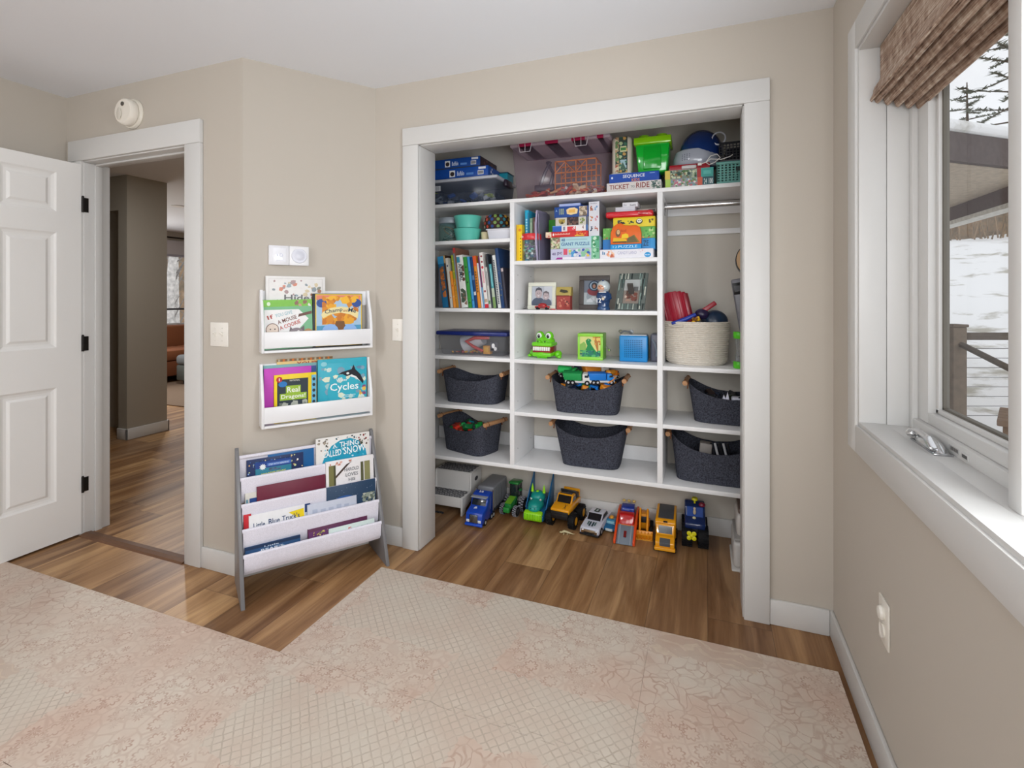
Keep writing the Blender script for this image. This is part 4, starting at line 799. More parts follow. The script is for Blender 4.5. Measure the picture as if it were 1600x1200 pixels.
o = jumble('loose white, blue and grey toy pieces inside the clear bin under the blue boxes', 11, 46, -1.56, -1.17, 2.70, 2.94, TZ+.030, TZ+.070, ['#e9edf4', '#9aa3b0', '#2f62b8', '#3a4250', '#5a6270', '#c8d84a', '#e0e2e6', '#444c58'], .035, .075)
gbox('puzzle_box', 'long blue jigsaw box lying directly on the clear bin, the lower of the two', 'puzzle box', 'blue jigsaw boxes on the top shelf', -1.66, -1.19, 2.0208, 2.087, 2.70, .26, '#1a4fa8', SB_+[('r', 0, 0, 1, .10, '#6a6a3a')], side=[('r', .1, .1, .9, .9, '#3158a8'), ('n', 3, 6, .1, .1, .4, .9, .1, .2, ['#e6e6ea'])])
gbox('puzzle_box', 'blue jigsaw box on top of the other blue one, tucked under the closet head', 'puzzle box', 'blue jigsaw boxes on the top shelf', -1.68, -1.245, 2.0878, 2.150, 2.71, .25, '#174897', SB_+[('r', 0, 0, 1, .12, '#3a4450')], side=[('r', 0, 0, 1, 1, '#3a2c34'), ('n', 3, 9, 0, 0, 1, 1, .1, .25, ['#5a3a44', '#2a3a54', '#7a4a4a'])])
o = gbox('plastic_box', 'teal plastic box with a dark lid behind the blue jigsaw boxes', 'storage box', None, -1.245, -1.135, 2.0208, 2.075, 2.87, .10, '#1f93a8', None, mat='plastic'); MB().box(-.004, .114, -.004, .104, .0545, .06, '#20405a', bev=.002).build('lid', 'plastic', o)
# big tote
rb, w_, d_, zt = bin_thing('large clear tote with a pink lid full of orange building pieces on the top shelf', -1.045, -.474, TZ+.0005, 2.188, 2.675, 2.975, '#a890a4', '#b8a8b4', 'clear', .022, taper=.90)
b = MB()
for x0, x1 in ((-.235, -.155), (-.075, 0), (.075, .15), (.215, .25)): b.box(x0, x1, -d_/2-.003, d_/2+.003, zt-.002, zt+.024, '#b02050', bev=.003)
b.box(-w_/2+.012, w_/2-.012, -d_/2+.012, d_/2-.012, zt+.0005, zt+.026, '#b02050', bev=.004); b.build('lid_panel', 'plastic', rb)
for x in (-.19, .13):
    b = MB(); b.tube([(x-.04, -d_/2-.006, zt+.015), (x-.03, -d_/2-.008, zt-.035), (x+.03, -d_/2-.008, zt-.035), (x+.04, -d_/2-.006, zt+.015)], .0022, '#e4dce4', 6); b.tube([(x, -d_/2-.008, zt+.01), (x, -d_/2-.008, zt-.035)], .0018, '#e4dce4', 6); b.build('latch', 'plastic', rb)
ob = ['#d8642a', '#e8863a', '#f0d8b0', '#c84a2a', '#e8e4e0', '#b8402a', '#d8a05a']
jumble('orange, red and white sticks and bricks piled in the bottom of the large tote', 5, 190, -.985, -.535, 2.735, 2.92, TZ+.014, TZ+.062, ob, .02, .045, long=1.6)
b = MB(); rnd = random.Random(3); OR = '#e88a30'
zz = TZ+.075
for (x0, x1) in ((-.80, -.56),):
    for y in (2.75, 2.88):
        for z in (zz+.01, zz+.07, zz+.135): b.box(x0, x1, y, y+.006, z, z+.007, OR)
        for x in (-.80, -.74, -.68, -.62, -.566): b.box(x, x+.006, y, y+.006, zz-.02, zz+.142, OR)
        b.tube([(-.8, y, zz+.07), (-.74, y, zz+.135), (-.68, y, zz+.07), (-.62, y, zz+.135)], .004, OR, 5)
    for x in (-.80, -.68, -.566): b.box(x, x+.006, 2.75, 2.886, zz+.135, zz+.142, OR)
b.build('toy_lattice', 'plastic'); tag(bpy.data.objects['toy_lattice'], 'orange lattice toy frame standing inside the large pink-lidded tote', 'toy')
b = MB(); b.box(-.94, -.82, 2.80, 2.88, TZ+.065, TZ+.105, '#2e3440', bev=.008); b.tube([(-.90, 2.80, TZ+.10), (-.87, 2.79, TZ+.17), (-.84, 2.80, TZ+.23)], .010, '#2e3440', 8); b.tube([(-.84, 2.80, TZ+.10), (-.82, 2.79, TZ+.16), (-.86, 2.80, TZ+.23)], .010, '#2e3440', 8)
b.build('toy_launcher', 'plastic'); tag(bpy.data.objects['toy_launcher'], 'dark grey toy with two curved arms inside the large pink-lidded tote', 'toy')
# games and tower
GG = 'board games on the top shelf'
gbox('board_game', 'white board game box with red title, right of the pink-lidded tote', 'board game', GG, -.490, -.213, TZ, 1.914, 2.668, .27, '#d9d4d0',
     [('r', 0, 0, 1, 1, '#d8d2cf'), ('t', .05, .30, .37, .50, 'TICKET', '#8a3a34'), ('t', .45, .36, .07, .26, 'TO', '#5a6a74'), ('t', .55, .30, .24, .56, 'RIDE', '#8a3a34'), ('n', 3, 20, .82, .02, .99, .95, .1, .22, ['#5f7468', '#8a9a94', '#3f5a5a', '#a8b4b0']), ('n', 5, 20, .05, 0, .80, .12, .02, .05, ['#3a3a44', '#5a7a9a'])])
gbox('board_game', 'blue board game box with white and orange title, under the green bucket', 'board game', GG, -.480, -.225, 1.9145, 1.965, 2.685, .25, '#1a4aa8',
     [('r', 0, 0, .96, 1, '#1b4cae'), ('t', .28, .46, .44, .38, 'SEQUENCE', '#f0f4fa'), ('t', .46, .08, .16, .32, 'KIDS', '#e8963a'), ('e', .06, .6, .02, .12, '#dfe8f6'), ('r', .82, .8, .92, .86, '#9ab8e8')])
b = MB(); o = empty('puzzle_tower', (-.420, 2.76, 1.9655), 0, 'tall picture printed tube standing left of the green bucket on the top shelf', 'toy tube')
b = MB(); b.box(-.052, .052, -.05, .05, 0, .205, '#cfc7b8', bev=.02, seg=3); b.build('tube_body', 'paper', o)
b = MB(); b.box(-.054, .054, -.052, .052, 0, .010, '#d8d8d8', bev=.004); b.build('base_ring', 'plastic', o)
b = MB(); art(b, .064, .19, [('r', 0, 0, 1, 1, '#3a4a44'), ('n', 3, 60, 0, 0, .30, 1, .1, .25, ['#b89a74', '#a8584a', '#d8ccb0', '#6a8a5a']), ('n', 4, 50, .32, 0, 1, 1, .08, .2, ['#2f5a4a', '#4a7a64', '#b8c89a', '#24404a', '#c9a05a']), ('r', .38, .08, .92, .36, '#a8c8d0'), ('p', [(.38, .08), (.6, .3), (.92, .08)], '#4a6a5a'), ('r', .40, .58, .92, .74, '#d8d8a8'), ('r', .44, .62, .88, .70, '#4a8a4a')], T(-.032, -.0505, .010)); b.build('picture_print', 'paper', o)
o = empty('toy_bucket', (-.262, 2.80, 1.9655), 0, 'bright green square bucket with a lime lid and studs above the blue board game', 'toy bucket')
b = MB(); b.box(-.088, .088, -.085, .085, 0, .152, '#16b434', bev=.012, seg=2, taper=.84); b.box(-.045, .045, -.0855, -.07, .02, .14, '#12a82e', bev=.004); b.build('bucket_body', 'gloss', o)
b = MB(); b.box(-.095, .095, -.092, .092, .150, .188, '#8fd418', bev=.006); b.build('lid', 'gloss', o)
for x in (-.045, .045):
    for y in (-.045, .045): b = MB(); b.lathe([(0, .014), (.027, .014), (.029, .010), (.029, 0)], '#8fd418', c=(x, y, .1885), n=24); b.build('stud', 'gloss', o)
PZ = 'jigsaw boxes right of the divider on the top shelf'
gbox('puzzle_box', 'jigsaw box with green and salmon end, the lower of two under the red case', 'puzzle box', PZ, -.193, .036, TZ, 1.910, 2.668, .25, '#9fc0a8', [('r', 0, 0, .11, 1, '#a8c85a'), ('r', .11, 0, .67, 1, '#8a9a94'), ('n', 3, 60, .12, .05, .66, .95, .1, .22, ['#c46a7a', '#7a9ab0', '#d8d8d0', '#6a8a5a', '#b0889a']), ('r', .67, 0, .77, 1, '#c8604a'), ('r', .77, 0, 1, 1, '#2f5a62'), ('t', .80, .2, .06, .6, '24', '#c8d8d4'), ('t', .90, .2, .08, .6, '100', '#e6ecec')])
gbox('puzzle_box', 'jigsaw box with yellow and teal end directly beneath the red case', 'puzzle box', PZ, -.195, .034, 1.9105, 1.955, 2.672, .25, '#6aa8a0', [('r', 0, 0, .11, 1, '#d8c05a'), ('r', .11, 0, .67, 1, '#7a8a80'), ('n', 9, 60, .12, .05, .66, .95, .1, .22, ['#4a6a3a', '#c8d0b0', '#2f4a44', '#a8b49a', '#8f6a4a']), ('r', .67, 0, .75, 1, '#a83a3a'), ('r', .75, 0, 1, 1, '#3f9a92'), ('r', .80, .3, .95, .7, '#5ab0a8')])
o = gbox('carry_case', 'flat dark red plastic case beneath the blue and white helmet', 'case', None, -.175, .018, 1.9555, 1.985, 2.69, .22, '#a3202c', None, mat='gloss'); b = MB(); b.box(.06, .13, -.01, 0, .006, .022, '#c8c4c4', bev=.003); b.build('clasp', 'plastic', o)
o = empty('toy_helmet', (-.045, 2.815, 1.9855), 0, 'white and navy rounded toy helmet on the red case under the closet head', 'toy helmet')
b = MB(); b.lathe([(0, 0), (.105, 0), (.118, .015), (.120, .05), (.108, .085), (.09, .095)], '#a9aebb', n=36, sy=.85); b.build('shell_base', 'gloss', o)
b = MB(); b.sph((.02, 0, .085), (.105, .092, .115), '#16306a', 28); b.build('visor_dome', 'gloss', o)
b = MB(); b.lathe([(.030, 0), (.034, .004), (.034, .012), (.028, .014)], '#c9ccd8', n=28, M=T(.105, -.055, .13) @ RX(PI/2) ); b.build('ring', 'gloss', o)
b = MB()
for i in range(4):
    for j in range(4): a = -1.85-.11*i; b.sph((.1195*math.cos(a), .1195*.85*math.sin(a), .032+.009*j), .0022, '#4a4e58', 6)
b.build('vent_dots', 'plastic', o)['kind'] = 'stuff'
o = empty('white_cable', (.02, 2.665, 1.985), 0, 'thin white charging cable draped in front of the red case', 'cable')
b = MB(); pts = [(-.045, -.006, -.012), (-.02, -.012, -.008), (.0, -.014, .02), (.03, -.01, .028), (.045, -.008, .010), (.02, -.012, -.012), (-.005, -.016, -.022), (-.02, -.014, -.01), (0, -.012, .006), (.05, -.01, .0), (.09, -.006, .012), (.10, .0, .02)]
b.tube(pts, .0022, '#e2dfdc', 6); b.build('cord', 'plastic', o); b = MB(); b.box(-.058, -.04, -.012, -.002, -.020, -.006, '#d8d4d0', bev=.002); b.build('plug', 'plastic', o)
def perforated(b, x0, x1, z0, z1, y, nx, nz, col, hole):
    """front wall with see-through holes"""
    ps = (x1-x0)/nx; qs = (z1-z0)/nz; hx_, hz_ = ps*hole/2, qs*hole/2
    for i in range(nx):
        for j in range(nz):
            cx, cz = x0+ps*(i+.5), z0+qs*(j+.5); O = [(cx-ps/2, cz-qs/2), (cx+ps/2, cz-qs/2), (cx+ps/2, cz+qs/2), (cx-ps/2, cz+qs/2)]; I = [(cx-hx_, cz-hz_), (cx+hx_, cz-hz_), (cx+hx_, cz+hz_), (cx-hx_, cz+hz_)]
            V = [(p[0], y, p[1]) for p in O]+[(p[0], y, p[1]) for p in I]; V += [(p[0], y+.003, p[1]) for p in I]
            b.add(V, [(k, (k+1) % 4, 4+(k+1) % 4, 4+k) for k in range(4)]+[(4+k, 4+(k+1) % 4, 8+(k+1) % 4, 8+k) for k in range(4)], col)
o = empty('plastic_basket', (.05, 2.672, TZ+.0005), 0, 'teal green perforated plastic basket at the right end of the top shelf', 'basket'); tg = '#5f9f96'
b = MB(); perforated(b, 0, .25, .012, .098, 0, 15, 7, tg, .52); b.box(0, .25, -.001, .004, 0, .012, tg); b.box(-.004, .254, -.005, .006, .098, .110, tg, bev=.003); b.box(0, .25, .24, .244, 0, .105, tg); b.box(-.001, .003, 0, .244, 0, .11, tg); b.box(.247, .251, 0, .244, 0, .11, tg); b.box(0, .25, 0, .244, 0, .004, tg); b.build('basket_body', 'plastic', o)
b = MB(); b.box(.085, .165, -.0035, -.001, .060, .082, '#2a3a3a', bev=.002); b.build('handle_hole', 'rubber', o)
o = empty('mesh_basket', (.062, 2.69, TZ+.1125), 0, 'black wire mesh basket standing on the teal basket at the end of the top shelf', 'basket')
b = MB(); perforated(b, 0, .2, .01, .09, 0, 13, 6, '#2a2a2e', .66); b.box(0, .2, -.002, .004, .09, .098, '#222226'); b.box(0, .2, .0, .20, 0, .004, '#222226'); b.box(-.002, .001, 0, .2, 0, .095, '#222226'); b.box(.199, .202, 0, .2, 0, .095, '#222226'); b.box(0, .2, .01, .19, .004, .012, '#6a6a70'); b.build('basket_body', 'dark_metal', o)
o = tag(MB().box(-.08, .08, -.06, .06, 0, .07, '#20222c', bev=.02, seg=3).build('storage_pouch', 'fabric'), 'dark navy pouch lying in the black mesh basket', 'pouch'); o.location = (.17, 2.79, 1.992)

# -- left column, second shelf (z 1.647)
Z2 = 1.6475
o = empty('glass_jar', (-1.49, 2.79, Z2), 0, 'clear jar with a grey lid holding black cords at the left of the bowls', 'jar')
b = MB(); b.lathe([(0, 0), (.062, 0), (.068, .008), (.068, .105), (.06, .12)], '#7fb8b4', n=32); b.build('jar_body', 'clear', o)
b = MB(); b.lathe([(.068, .12), (.070, .124), (.070, .150), (.066, .155), (0, .156)], '#9aa3ac', n=32); b.build('lid', 'plastic', o)
b = MB(); rnd = random.Random(8)
for q in range(5):
    pts = []; a0 = rnd.uniform(0, 6); 
    for i in range(18): a = a0+i*.5; rr = .04+.008*math.sin(i+q); pts.append((-1.49+rr*math.cos(a)*.95, 2.79+rr*math.sin(a), Z2+.02+.08*(.5+.5*math.sin(i*.35+q*1.3))))
    b.tube(pts, .0018, ['#1c1c20', '#1c1c20', '#2a2a30', '#c9c4b8', '#d88a4a'][q], 5)
tag(b.build('coiled_cords', 'rubber'), 'tangle of thin black cords inside the clear jar', 'cords', kind='stuff')
def bowl(x, z, lab):
    o = empty('plastic_bowl', (x, 2.76, z), 0, lab, 'bowl', 'turquoise bowls stacked on the left shelf'); c_ = '#63cdbb'
    b = MB(); b.lathe([(0, .002), (.060, 0), (.068, .006), (.082, .070), (.086, .076), (.083, .078), (.078, .072), (.064, .010), (0, .006)], c_, n=40); b.build('bowl_body', 'plastic', o); return o
bowl(-1.352, Z2, 'turquoise plastic bowl underneath the other, beside the cord jar'); bowl(-1.352, Z2+.0775, 'turquoise plastic bowl on top of the other, holding a red patterned cloth')
b = MB(); rnd = random.Random(4)
for q in range(26): a = rnd.uniform(0, 6.28); r = rnd.uniform(0, .055); b.sph((-1.352+r*math.cos(a), 2.76+r*math.sin(a), Z2+.147+rnd.uniform(-.01, .008)), (.022, .02, .010), rnd.choice(['#8a4a44', '#c8343a', '#5a5a4a', '#3a3a3c', '#a88a7a']), 8)
tag(b.build('patterned_cloth', 'fabric'), 'crumpled red and dark patterned cloth in the upper turquoise bowl', 'cloth')
o = empty('patterned_lantern', (-1.185, 2.83, Z2+.055), 0, 'round bag with bright multicoloured hexagon dots behind the white tray', 'bag')
b = MB(); b.lathe([(0, 0), (.05, .0), (.072, .02), (.082, .055), (.075, .09), (.05, .108), (0, .112)], '#4a3a34', n=32); b.build('bag_body', 'fabric', o)
b = MB(); cols = ['#d8a03a', '#c84a3a', '#3a8a9a', '#e8e0d0', '#7a9a4a', '#e8c84a', '#2a4a8a']; q = 0
for zi, (rr, z) in enumerate(((.0665, .012), (.077, .030), (.0825, .050), (.081, .070), (.071, .090))):
    for i in range(14):
        a = 2*PI*(i+.5*(zi % 2))/14; q += 1; n_ = Vector((math.cos(a), math.sin(a), (z-.05)*9)).normalized(); c0 = Vector((rr*math.cos(a), rr*math.sin(a), z+.004))+n_*.003; u_ = Vector((-math.sin(a), math.cos(a), 0)); v_ = n_.cross(u_)
        b.add([c0+(u_*math.cos(k*PI/3)+v_*math.sin(k*PI/3))*.0105 for k in range(6)], [(0, 1, 2, 3, 4, 5)], cols[(q*5) % 7])
b.build('hexagon_print', 'paper', o)
b = MB(); b.cyl((-1.235, 2.76, Z2), (-1.235, 2.76, Z2+.055), .022, .026, '#d9c9a0', n=20); tag(b.build('paper_cup', 'paper'), 'pale yellow cup between the turquoise bowls and the white tray', 'cup')
o = empty('plastic_tray', (-1.115, 2.755, Z2), 0, 'small white plastic tub at the right end of the shelf with the turquoise bowls', 'tub')
b = MB(); b.box(-.075, .075, -.075, .075, 0, .058, '#d8d8e0', bev=.006, taper=.88); b.box(-.079, .079, -.079, .079, .055, .062, '#dfdfe6', bev=.002); b.build('tub_body', 'plastic', o)
b = MB(); b.prism([(-.12, -.03), (.085, -.08), (.085, .06), (-.03, .05)], .0625, .072, 'z', '#3c3c42', bev=.003); b.build('folded_tool', 'plastic', o); bpy.data.objects['folded_tool']['label'] = 'flat dark grey tool lying across the tub'

# -- left column, book row (z 1.249)
Z3 = 1.2495; rowG = 'upright books on the left closet shelf'
zp = lambda px: 676+px/12
row = [  # bottom x0,x1 (crop px), top y (crop px), colour, label bit, spine items
 (105, 225, 235, '#1f6a96', 'thick blue book with an orange picture on its spine, left end of the row', [('r', 0, .25, 1, .8, '#2a5a7a'), ('n', 3, 40, .15, .2, .85, .80, .2, .4, ['#c87a3a', '#b86a34', '#8a5a3a']), ('r', 0, .85, 1, 1, '#3a8fc0')]),
 (228, 258, 215, '#4a3426', 'narrow dark brown book with a tan top near the left of the row', [('r', 0, .85, 1, 1, '#c0a070')]),
 (262, 318, 262, '#d6d2c8', 'pale grey book fourth from the left end of the row', [('e', .5, .84, .25, .02, '#2a3a5a'), ('e', .5, .2, .2, .015, '#c8743a')]),
 (322, 380, 480, '#f0983a', 'short orange book, lower than its neighbours', [('e', .5, .6, .2, .03, '#d8602a'), ('e', .5, .3, .25, .02, '#e8b87a')]),
 (384, 432, 215, '#97a534', 'olive and gold book right of the short orange book', [('r', 0, 0, 1, .55, '#c88a2a'), ('n', 4, 10, .1, .1, .9, .9, .2, .35, ['#6a7a2a', '#e0c05a'])]),
 (436, 486, 98, '#8a6252', 'tallest book, brown, left of the white animal book', [('r', 0, .92, 1, 1, '#b03a3a'), ('r', 0, .0, .5, .9, '#7a8a9a')]),
 (490, 622, 225, '#e6e8e4', 'thick white book with dark animal lettering down its spine', None),
 (626, 700, 255, '#3f9c46', 'green book with small dark dots right of the animal book', [('e', .5, .8, .2, .015, '#1f4a2a'), ('e', .5, .5, .2, .015, '#1f4a2a'), ('e', .5, .1, .2, .015, '#1f4a2a')]),
 (704, 756, 250, '#4a9fda', 'light blue book beside the green book', [('e', .5, .7, .2, .015, '#1f4a7a'), ('e', .5, .15, .2, .015, '#1f4a7a')]),
 (760, 812, 262, '#1f4478', 'navy book right of the light blue book', [('r', .1, .25, .9, .32, '#c8ccd4'), ('r', .1, .55, .9, .64, '#5a84b4')]),
 (816, 880, 240, '#dd8a2a', 'mustard book with a red top', [('r', 0, .80, 1, 1, '#dc5a2a'), ('b', .25, .30, .5, .3, 2, '#8a4a1a')]),
 (884, 918, 360, '#e8e8ee', 'thin white book between the mustard and plum books', None),
 (920, 946, 250, '#7a3a6c', 'thin plum book left of the red dotted book', [('r', 0, 0, 1, .4, '#6aa0c8')]),
 (950, 1022, 190, '#ece6e2', 'white book with red dots and a red foot', [('e', .5, .93, .25, .018, '#8a2a34'), ('e', .5, .83, .25, .018, '#8a2a34'), ('e', .5, .73, .3, .025, '#c83a4a'), ('r', .3, .45, .7, .66, '#e0a8b0'), ('e', .5, .30, .25, .02, '#8a2a34'), ('r', .15, .10, .85, .16, '#b8a08a'), ('r', 0, 0, 1, .07, '#c8283a')]),
 (1028, 1078, 430, '#c9c9c4', 'short grey white book right of the red dotted book', [('r', .25, .55, .75, .9, '#9a9a9c'), ('r', .2, .1, .8, .18, '#5a8a5a')]),
 (1082, 1112, 215, '#3a3f48', 'thin charcoal book left of the teal and green book', None),
 (1116, 1168, 380, '#4fa3ab', 'teal book fading to green at its foot', [('r', 0, 0, 1, .25, '#7a9a5a'), ('r', 0, .25, 1, .45, '#b8c4b0'), ('r', .3, .5, .7, .9, '#7fc4cc')]),
 (1172, 1196, 240, '#2a3440', 'thin black blue book left of the white lettered book', None),
 (1200, 1262, 240, '#e4e6e4', 'white book with a long line of dark lettering on its spine', None),
 (1266, 1330, 130, '#234270', 'tall navy book near the right end of the row', [('n', 3, 14, .2, .2, .8, .7, .1, .2, ['#8a8a5a', '#3a5a8a'])]),
 (1334, 1384, 440, '#3c3a48', 'short dark purple grey book at the right end of the row', [('r', .1, .9, .9, .98, '#b8a8a8')]),
]
lean = math.radians(7.0); mpp = .00432/12*1.0
def spine_book(x0, Wd, H, col, lab, items, depth=.19, words=None, yf=2.70, z=Z3, ln=lean, grp=rowG):
    r = empty('children_book', (x0, yf, z), 0, lab, 'book', grp); e = .0018
    b = MB(); b.box(0, Wd, 0, .002, 0, H, col, bev=.0006); b.box(0, e, 0, depth, 0, H, col); b.box(Wd-e, Wd, 0, depth, 0, H, col); b.build('cover', 'paper', r)
    b = MB(); b.box(e, Wd-e, .002, depth-.003, .003, H-.003, '#e8e3d6'); b.build('pages', 'paper', r)
    if items or words:
        b = MB(); 
        if items: art(b, Wd, H, items)
        if words:
            s_, a0, a1, cc = words
            if isinstance(s_, int): art(b, Wd, H, [('r', .3, a0+(a1-a0)*q/s_, .7, a0+(a1-a0)*(q+.62)/s_, cc) for q in range(s_)], T(0, -.003, 0))
            else: V, F, tw, th = textmesh(s_, .012); b.add([(Wd*.22+vy/th*Wd*.56, -.004, H*(a1-(vx/tw)*(a1-a0))) for vx, vy in V], F, cc)
        b.build('spine_print', 'paper', r, smooth=0)
    r.rotation_euler = (0, -ln, 0); return r
xs = ax(684, 2.70)+.035
tot = sum(r_[1]-r_[0]+3 for r_ in row)
span = -1.047-.018-(xs); k_ = span/tot
cur = xs
for (a, c, ty, col, lab, it) in row:
    Wd = (c-a)*k_*math.cos(lean); H = (1085-ty)/12*.00437/math.cos(lean)
    words = None
    if 'thick white' in lab: words = ('ANIMAL', .50, .84, '#3a4450'); it = [('n', 3, 9, .1, .05, .9, .40, .3, .5, ['#5a4a40', '#8a6a5a', '#4a5a4a']), ('r', .05, .86, .5, .97, '#3f8fa8'), ('n', 6, 5, .6, .5, .98, .8, .3, .4, ['#6a4a3a'])]
    if 'long line' in lab: words = (26, .08, .92, '#2a3440')
    if lab.startswith('mustard'): it = it[:1]; words = (8, .3, .72, '#7a4a1a')
    spine_book(cur+.0, Wd, H, col, lab, it, words=words, depth=.17+.05*((a*7) % 5)/5); cur += (c-a+3)*k_
o = make_book('pale spiral bound book standing flat against the back at the left of the book row', .10, .30, .010, '#d4cdd4', [('n', 3, 8, .1, .7, .9, .95, .05, .1, ['#8a7a9a', '#b8a8b8'])], rowG); o.location = (-1.66, 2.95, Z3)

# -- left column, clear box with navy lid (z .967)
Z4 = .9675
rb, w_, d_, zt = bin_thing('low clear box with a navy blue lid on the left closet shelf', ax(684, 2.70)-.01, ax(796, 2.70)-.012, Z4, Z4+.142, 2.69, 2.93, '#a9acb4', '#1a2a72', 'clear', .022, taper=.9)
b = MB(); art(b, .05, .055, [('r', 0, 0, 1, 1, '#5a5a60'), ('e', .4, .6, .2, .25, '#e4e4e6'), ('e', .65, .3, .2, .2, '#d0d0d2'), ('r', .1, .1, .5, .3, '#2a2a30')], T(.125, -d_/2+.0075, .030)); b.build('sticker', 'paper', rb)
xm = (ax(684, 2.70)+ax(796, 2.70))/2
def one(name, label, cat, mb, mat='plastic', group=None): return tag(mb.build(name, mat), label, cat, group)
b = MB(); b.lathe([(0, 0), (.055, 0), (.045, .13), (0, .13)], '#e0e0e4', n=28, M=T(xm-.10, 2.80, Z4+.055) @ RY(1.2)); one('white_funnel', 'white cone shaped toy inside the navy lidded box', 'toy', b)
b = MB(); b.tube([(xm+.09, 2.74, Z4+.105), (xm+.0, 2.735, Z4+.105), (xm-.055, 2.73, Z4+.08), (xm-.01, 2.735, Z4+.05), (xm+.05, 2.74, Z4+.025)], [.010, .012, .013, .010, .008], '#d84a42', 10); one('toy_claw', 'red hooked toy inside the navy lidded box', 'toy', b)
b = MB(); b.box(xm+.052, xm+.098, 2.735, 2.775, Z4+.008, Z4+.058, '#e8a02a', bev=.003); b.box(xm+.06, xm+.09, 2.733, 2.74, Z4+.02, Z4+.05, '#f0b43a', bev=.002); one('toy_block', 'orange yellow block toy inside the navy lidded box', 'toy', b)
jumble('small pink and white pieces on the floor of the navy lidded box', 7, 26, xm-.16, xm+.03, 2.74, 2.88, Z4+.01, Z4+.02, ['#c85a5a', '#e8d0c8', '#e8b04a', '#b0383a'], .012, .03)

# -- middle column, games shelf (z 1.517)
Z5 = 1.5175; SG = 'upright books at the left of the games shelf'
spine_book(-1.0, .036, .205, '#f2cc12', 'yellow workbook standing at the left end of the games shelf', [('r', .05, 0, .35, 1, '#e8b80a'), ('e', .6, .85, .25, .04, '#e0861a')]+[('r', .65, .06+i*.09, .8, .09+i*.09, '#3a342a') for i in range(7)], yf=2.665, z=Z5, ln=0, grp=SG)
spine_book(-.9615, .024, .290, '#22a6cc', 'turquoise book between the yellow workbook and the green one', [('r', .7, 0, 1, .95, '#1a6a94')], yf=2.70, z=Z5, ln=0, grp=SG, words=(9, .35, .85, '#a8dcea'))
spine_book(-.9365, .019, .245, '#86a488', 'muted green book right of the turquoise book', [('r', .2, .6, .8, .9, '#a8c0a4')], yf=2.71, z=Z5, ln=0, grp=SG)
spine_book(-.9165, .015, .25, '#6a5048', 'dull brown book right of the muted green book', [('r', .2, .5, .8, .9, '#8a6a6a')], yf=2.71, z=Z5, ln=0, grp=SG)
spine_book(-.900, .015, .225, '#4a4450', 'dark grey book against the lilac file', [('r', .2, .1, .8, .9, '#7a7a84')], yf=2.71, z=Z5, ln=0, grp=SG)
b = MB(); b.prism([(2.67, 0), (2.655, .10), (2.66, .20), (2.69, .285), (2.88, .30), (2.90, 0)], -.010, .0, 'x', '#a8a0bc'); b.prism([(2.67, 0), (2.68, .27), (2.89, .29), (2.90, 0)], .006, .009, 'x', '#8a86a0')
b.box(-.01, .009, 2.66, 2.90, 0, .003, '#a8a0bc'); o = b.build('magazine_file', 'plastic'); o.location = (-.872, 0, Z5); o.rotation_euler = (0, math.radians(0), 0); tag(o, 'pale lilac plastic file leaning between the jar and the game boxes', 'magazine file')
o.rotation_euler = (0, math.radians(-2), 0)
o = empty('toy_jar', (-.922, 2.70, Z5), 0, 'clear jar with a red lid full of small toy animals', 'jar')
b = MB(); b.lathe([(0, 0), (.050, 0), (.054, .006), (.054, .112), (.050, .118)], '#b8c4c8', n=32); b.build('jar_body', 'clear', o)
b = MB(); b.lathe([(.054, .116), (.057, .120), (.057, .148), (.054, .152), (0, .153)], '#d8343c', n=32); b.build('lid', 'plastic', o)
b = MB(); art(b, .06, .014, [('b', .05, .1, .5, .8, 5, '#f4e4e4')], T(-.045, -.0575+.010, .128)); b.build('lid_lettering', 'paper', o)
b = MB(); rnd = random.Random(5)
for q in range(70): a = rnd.uniform(0, 6.3); r = rnd.uniform(.01, .040); b.sph((-.922+r*math.cos(a), 2.70+r*math.sin(a), Z5+rnd.uniform(.012, .105)), (rnd.uniform(.006, .014), .008, rnd.uniform(.006, .010)), rnd.choice(['#e4e4e4', '#2f5a78', '#7ad0c8', '#3a3a44', '#a8e0b8', '#8a6a9a', '#d8dce0']), 7)
tag(b.build('toy_animals', 'plastic'), 'tiny white, teal and dark toy animals packed in the red lidded jar', 'toy animals', kind='stuff')
gbox('card_box', 'small green box standing behind the red game box next to the lilac file', 'game box', None, -.850, -.812, 1.673, 1.76, 2.80, .09, '#3f9a2f', None)
PS = 'puzzle and game boxes in the left stack of the games shelf'
gbox('puzzle_box', 'lilac edged puzzle box with cartoon animals at the bottom of the left stack', 'puzzle box', PS, -.80, -.530, Z5, 1.5785, 2.672, .28, '#b8b4d8', [('r', 0, 0, 1, 1, '#c4c4dc'), ('t', .03, .42, .08, .26, '48', '#5a4a7a'), ('t', .14, .40, .10, .32, 'pc', '#5a4a7a'), ('r', .27, .45, .35, .98, '#d8506a'), ('n', 3, 34, .38, .25, .82, .95, .1, .22, ['#4a9ad0', '#e8c84a', '#3a5ab0', '#8ac4a0', '#d8e4e8']), ('p', [(.1, .05), (.14, .22), (.26, .22), (.26, .05)], '#a0288a'), ('r', .25, .04, .72, .24, '#eeeaf2'), ('r', .84, 0, 1, 1, '#7fc09a'), ('n', 6, 8, .85, .05, .99, .95, .1, .2, ['#a8d8b8', '#4a9a6a'])])
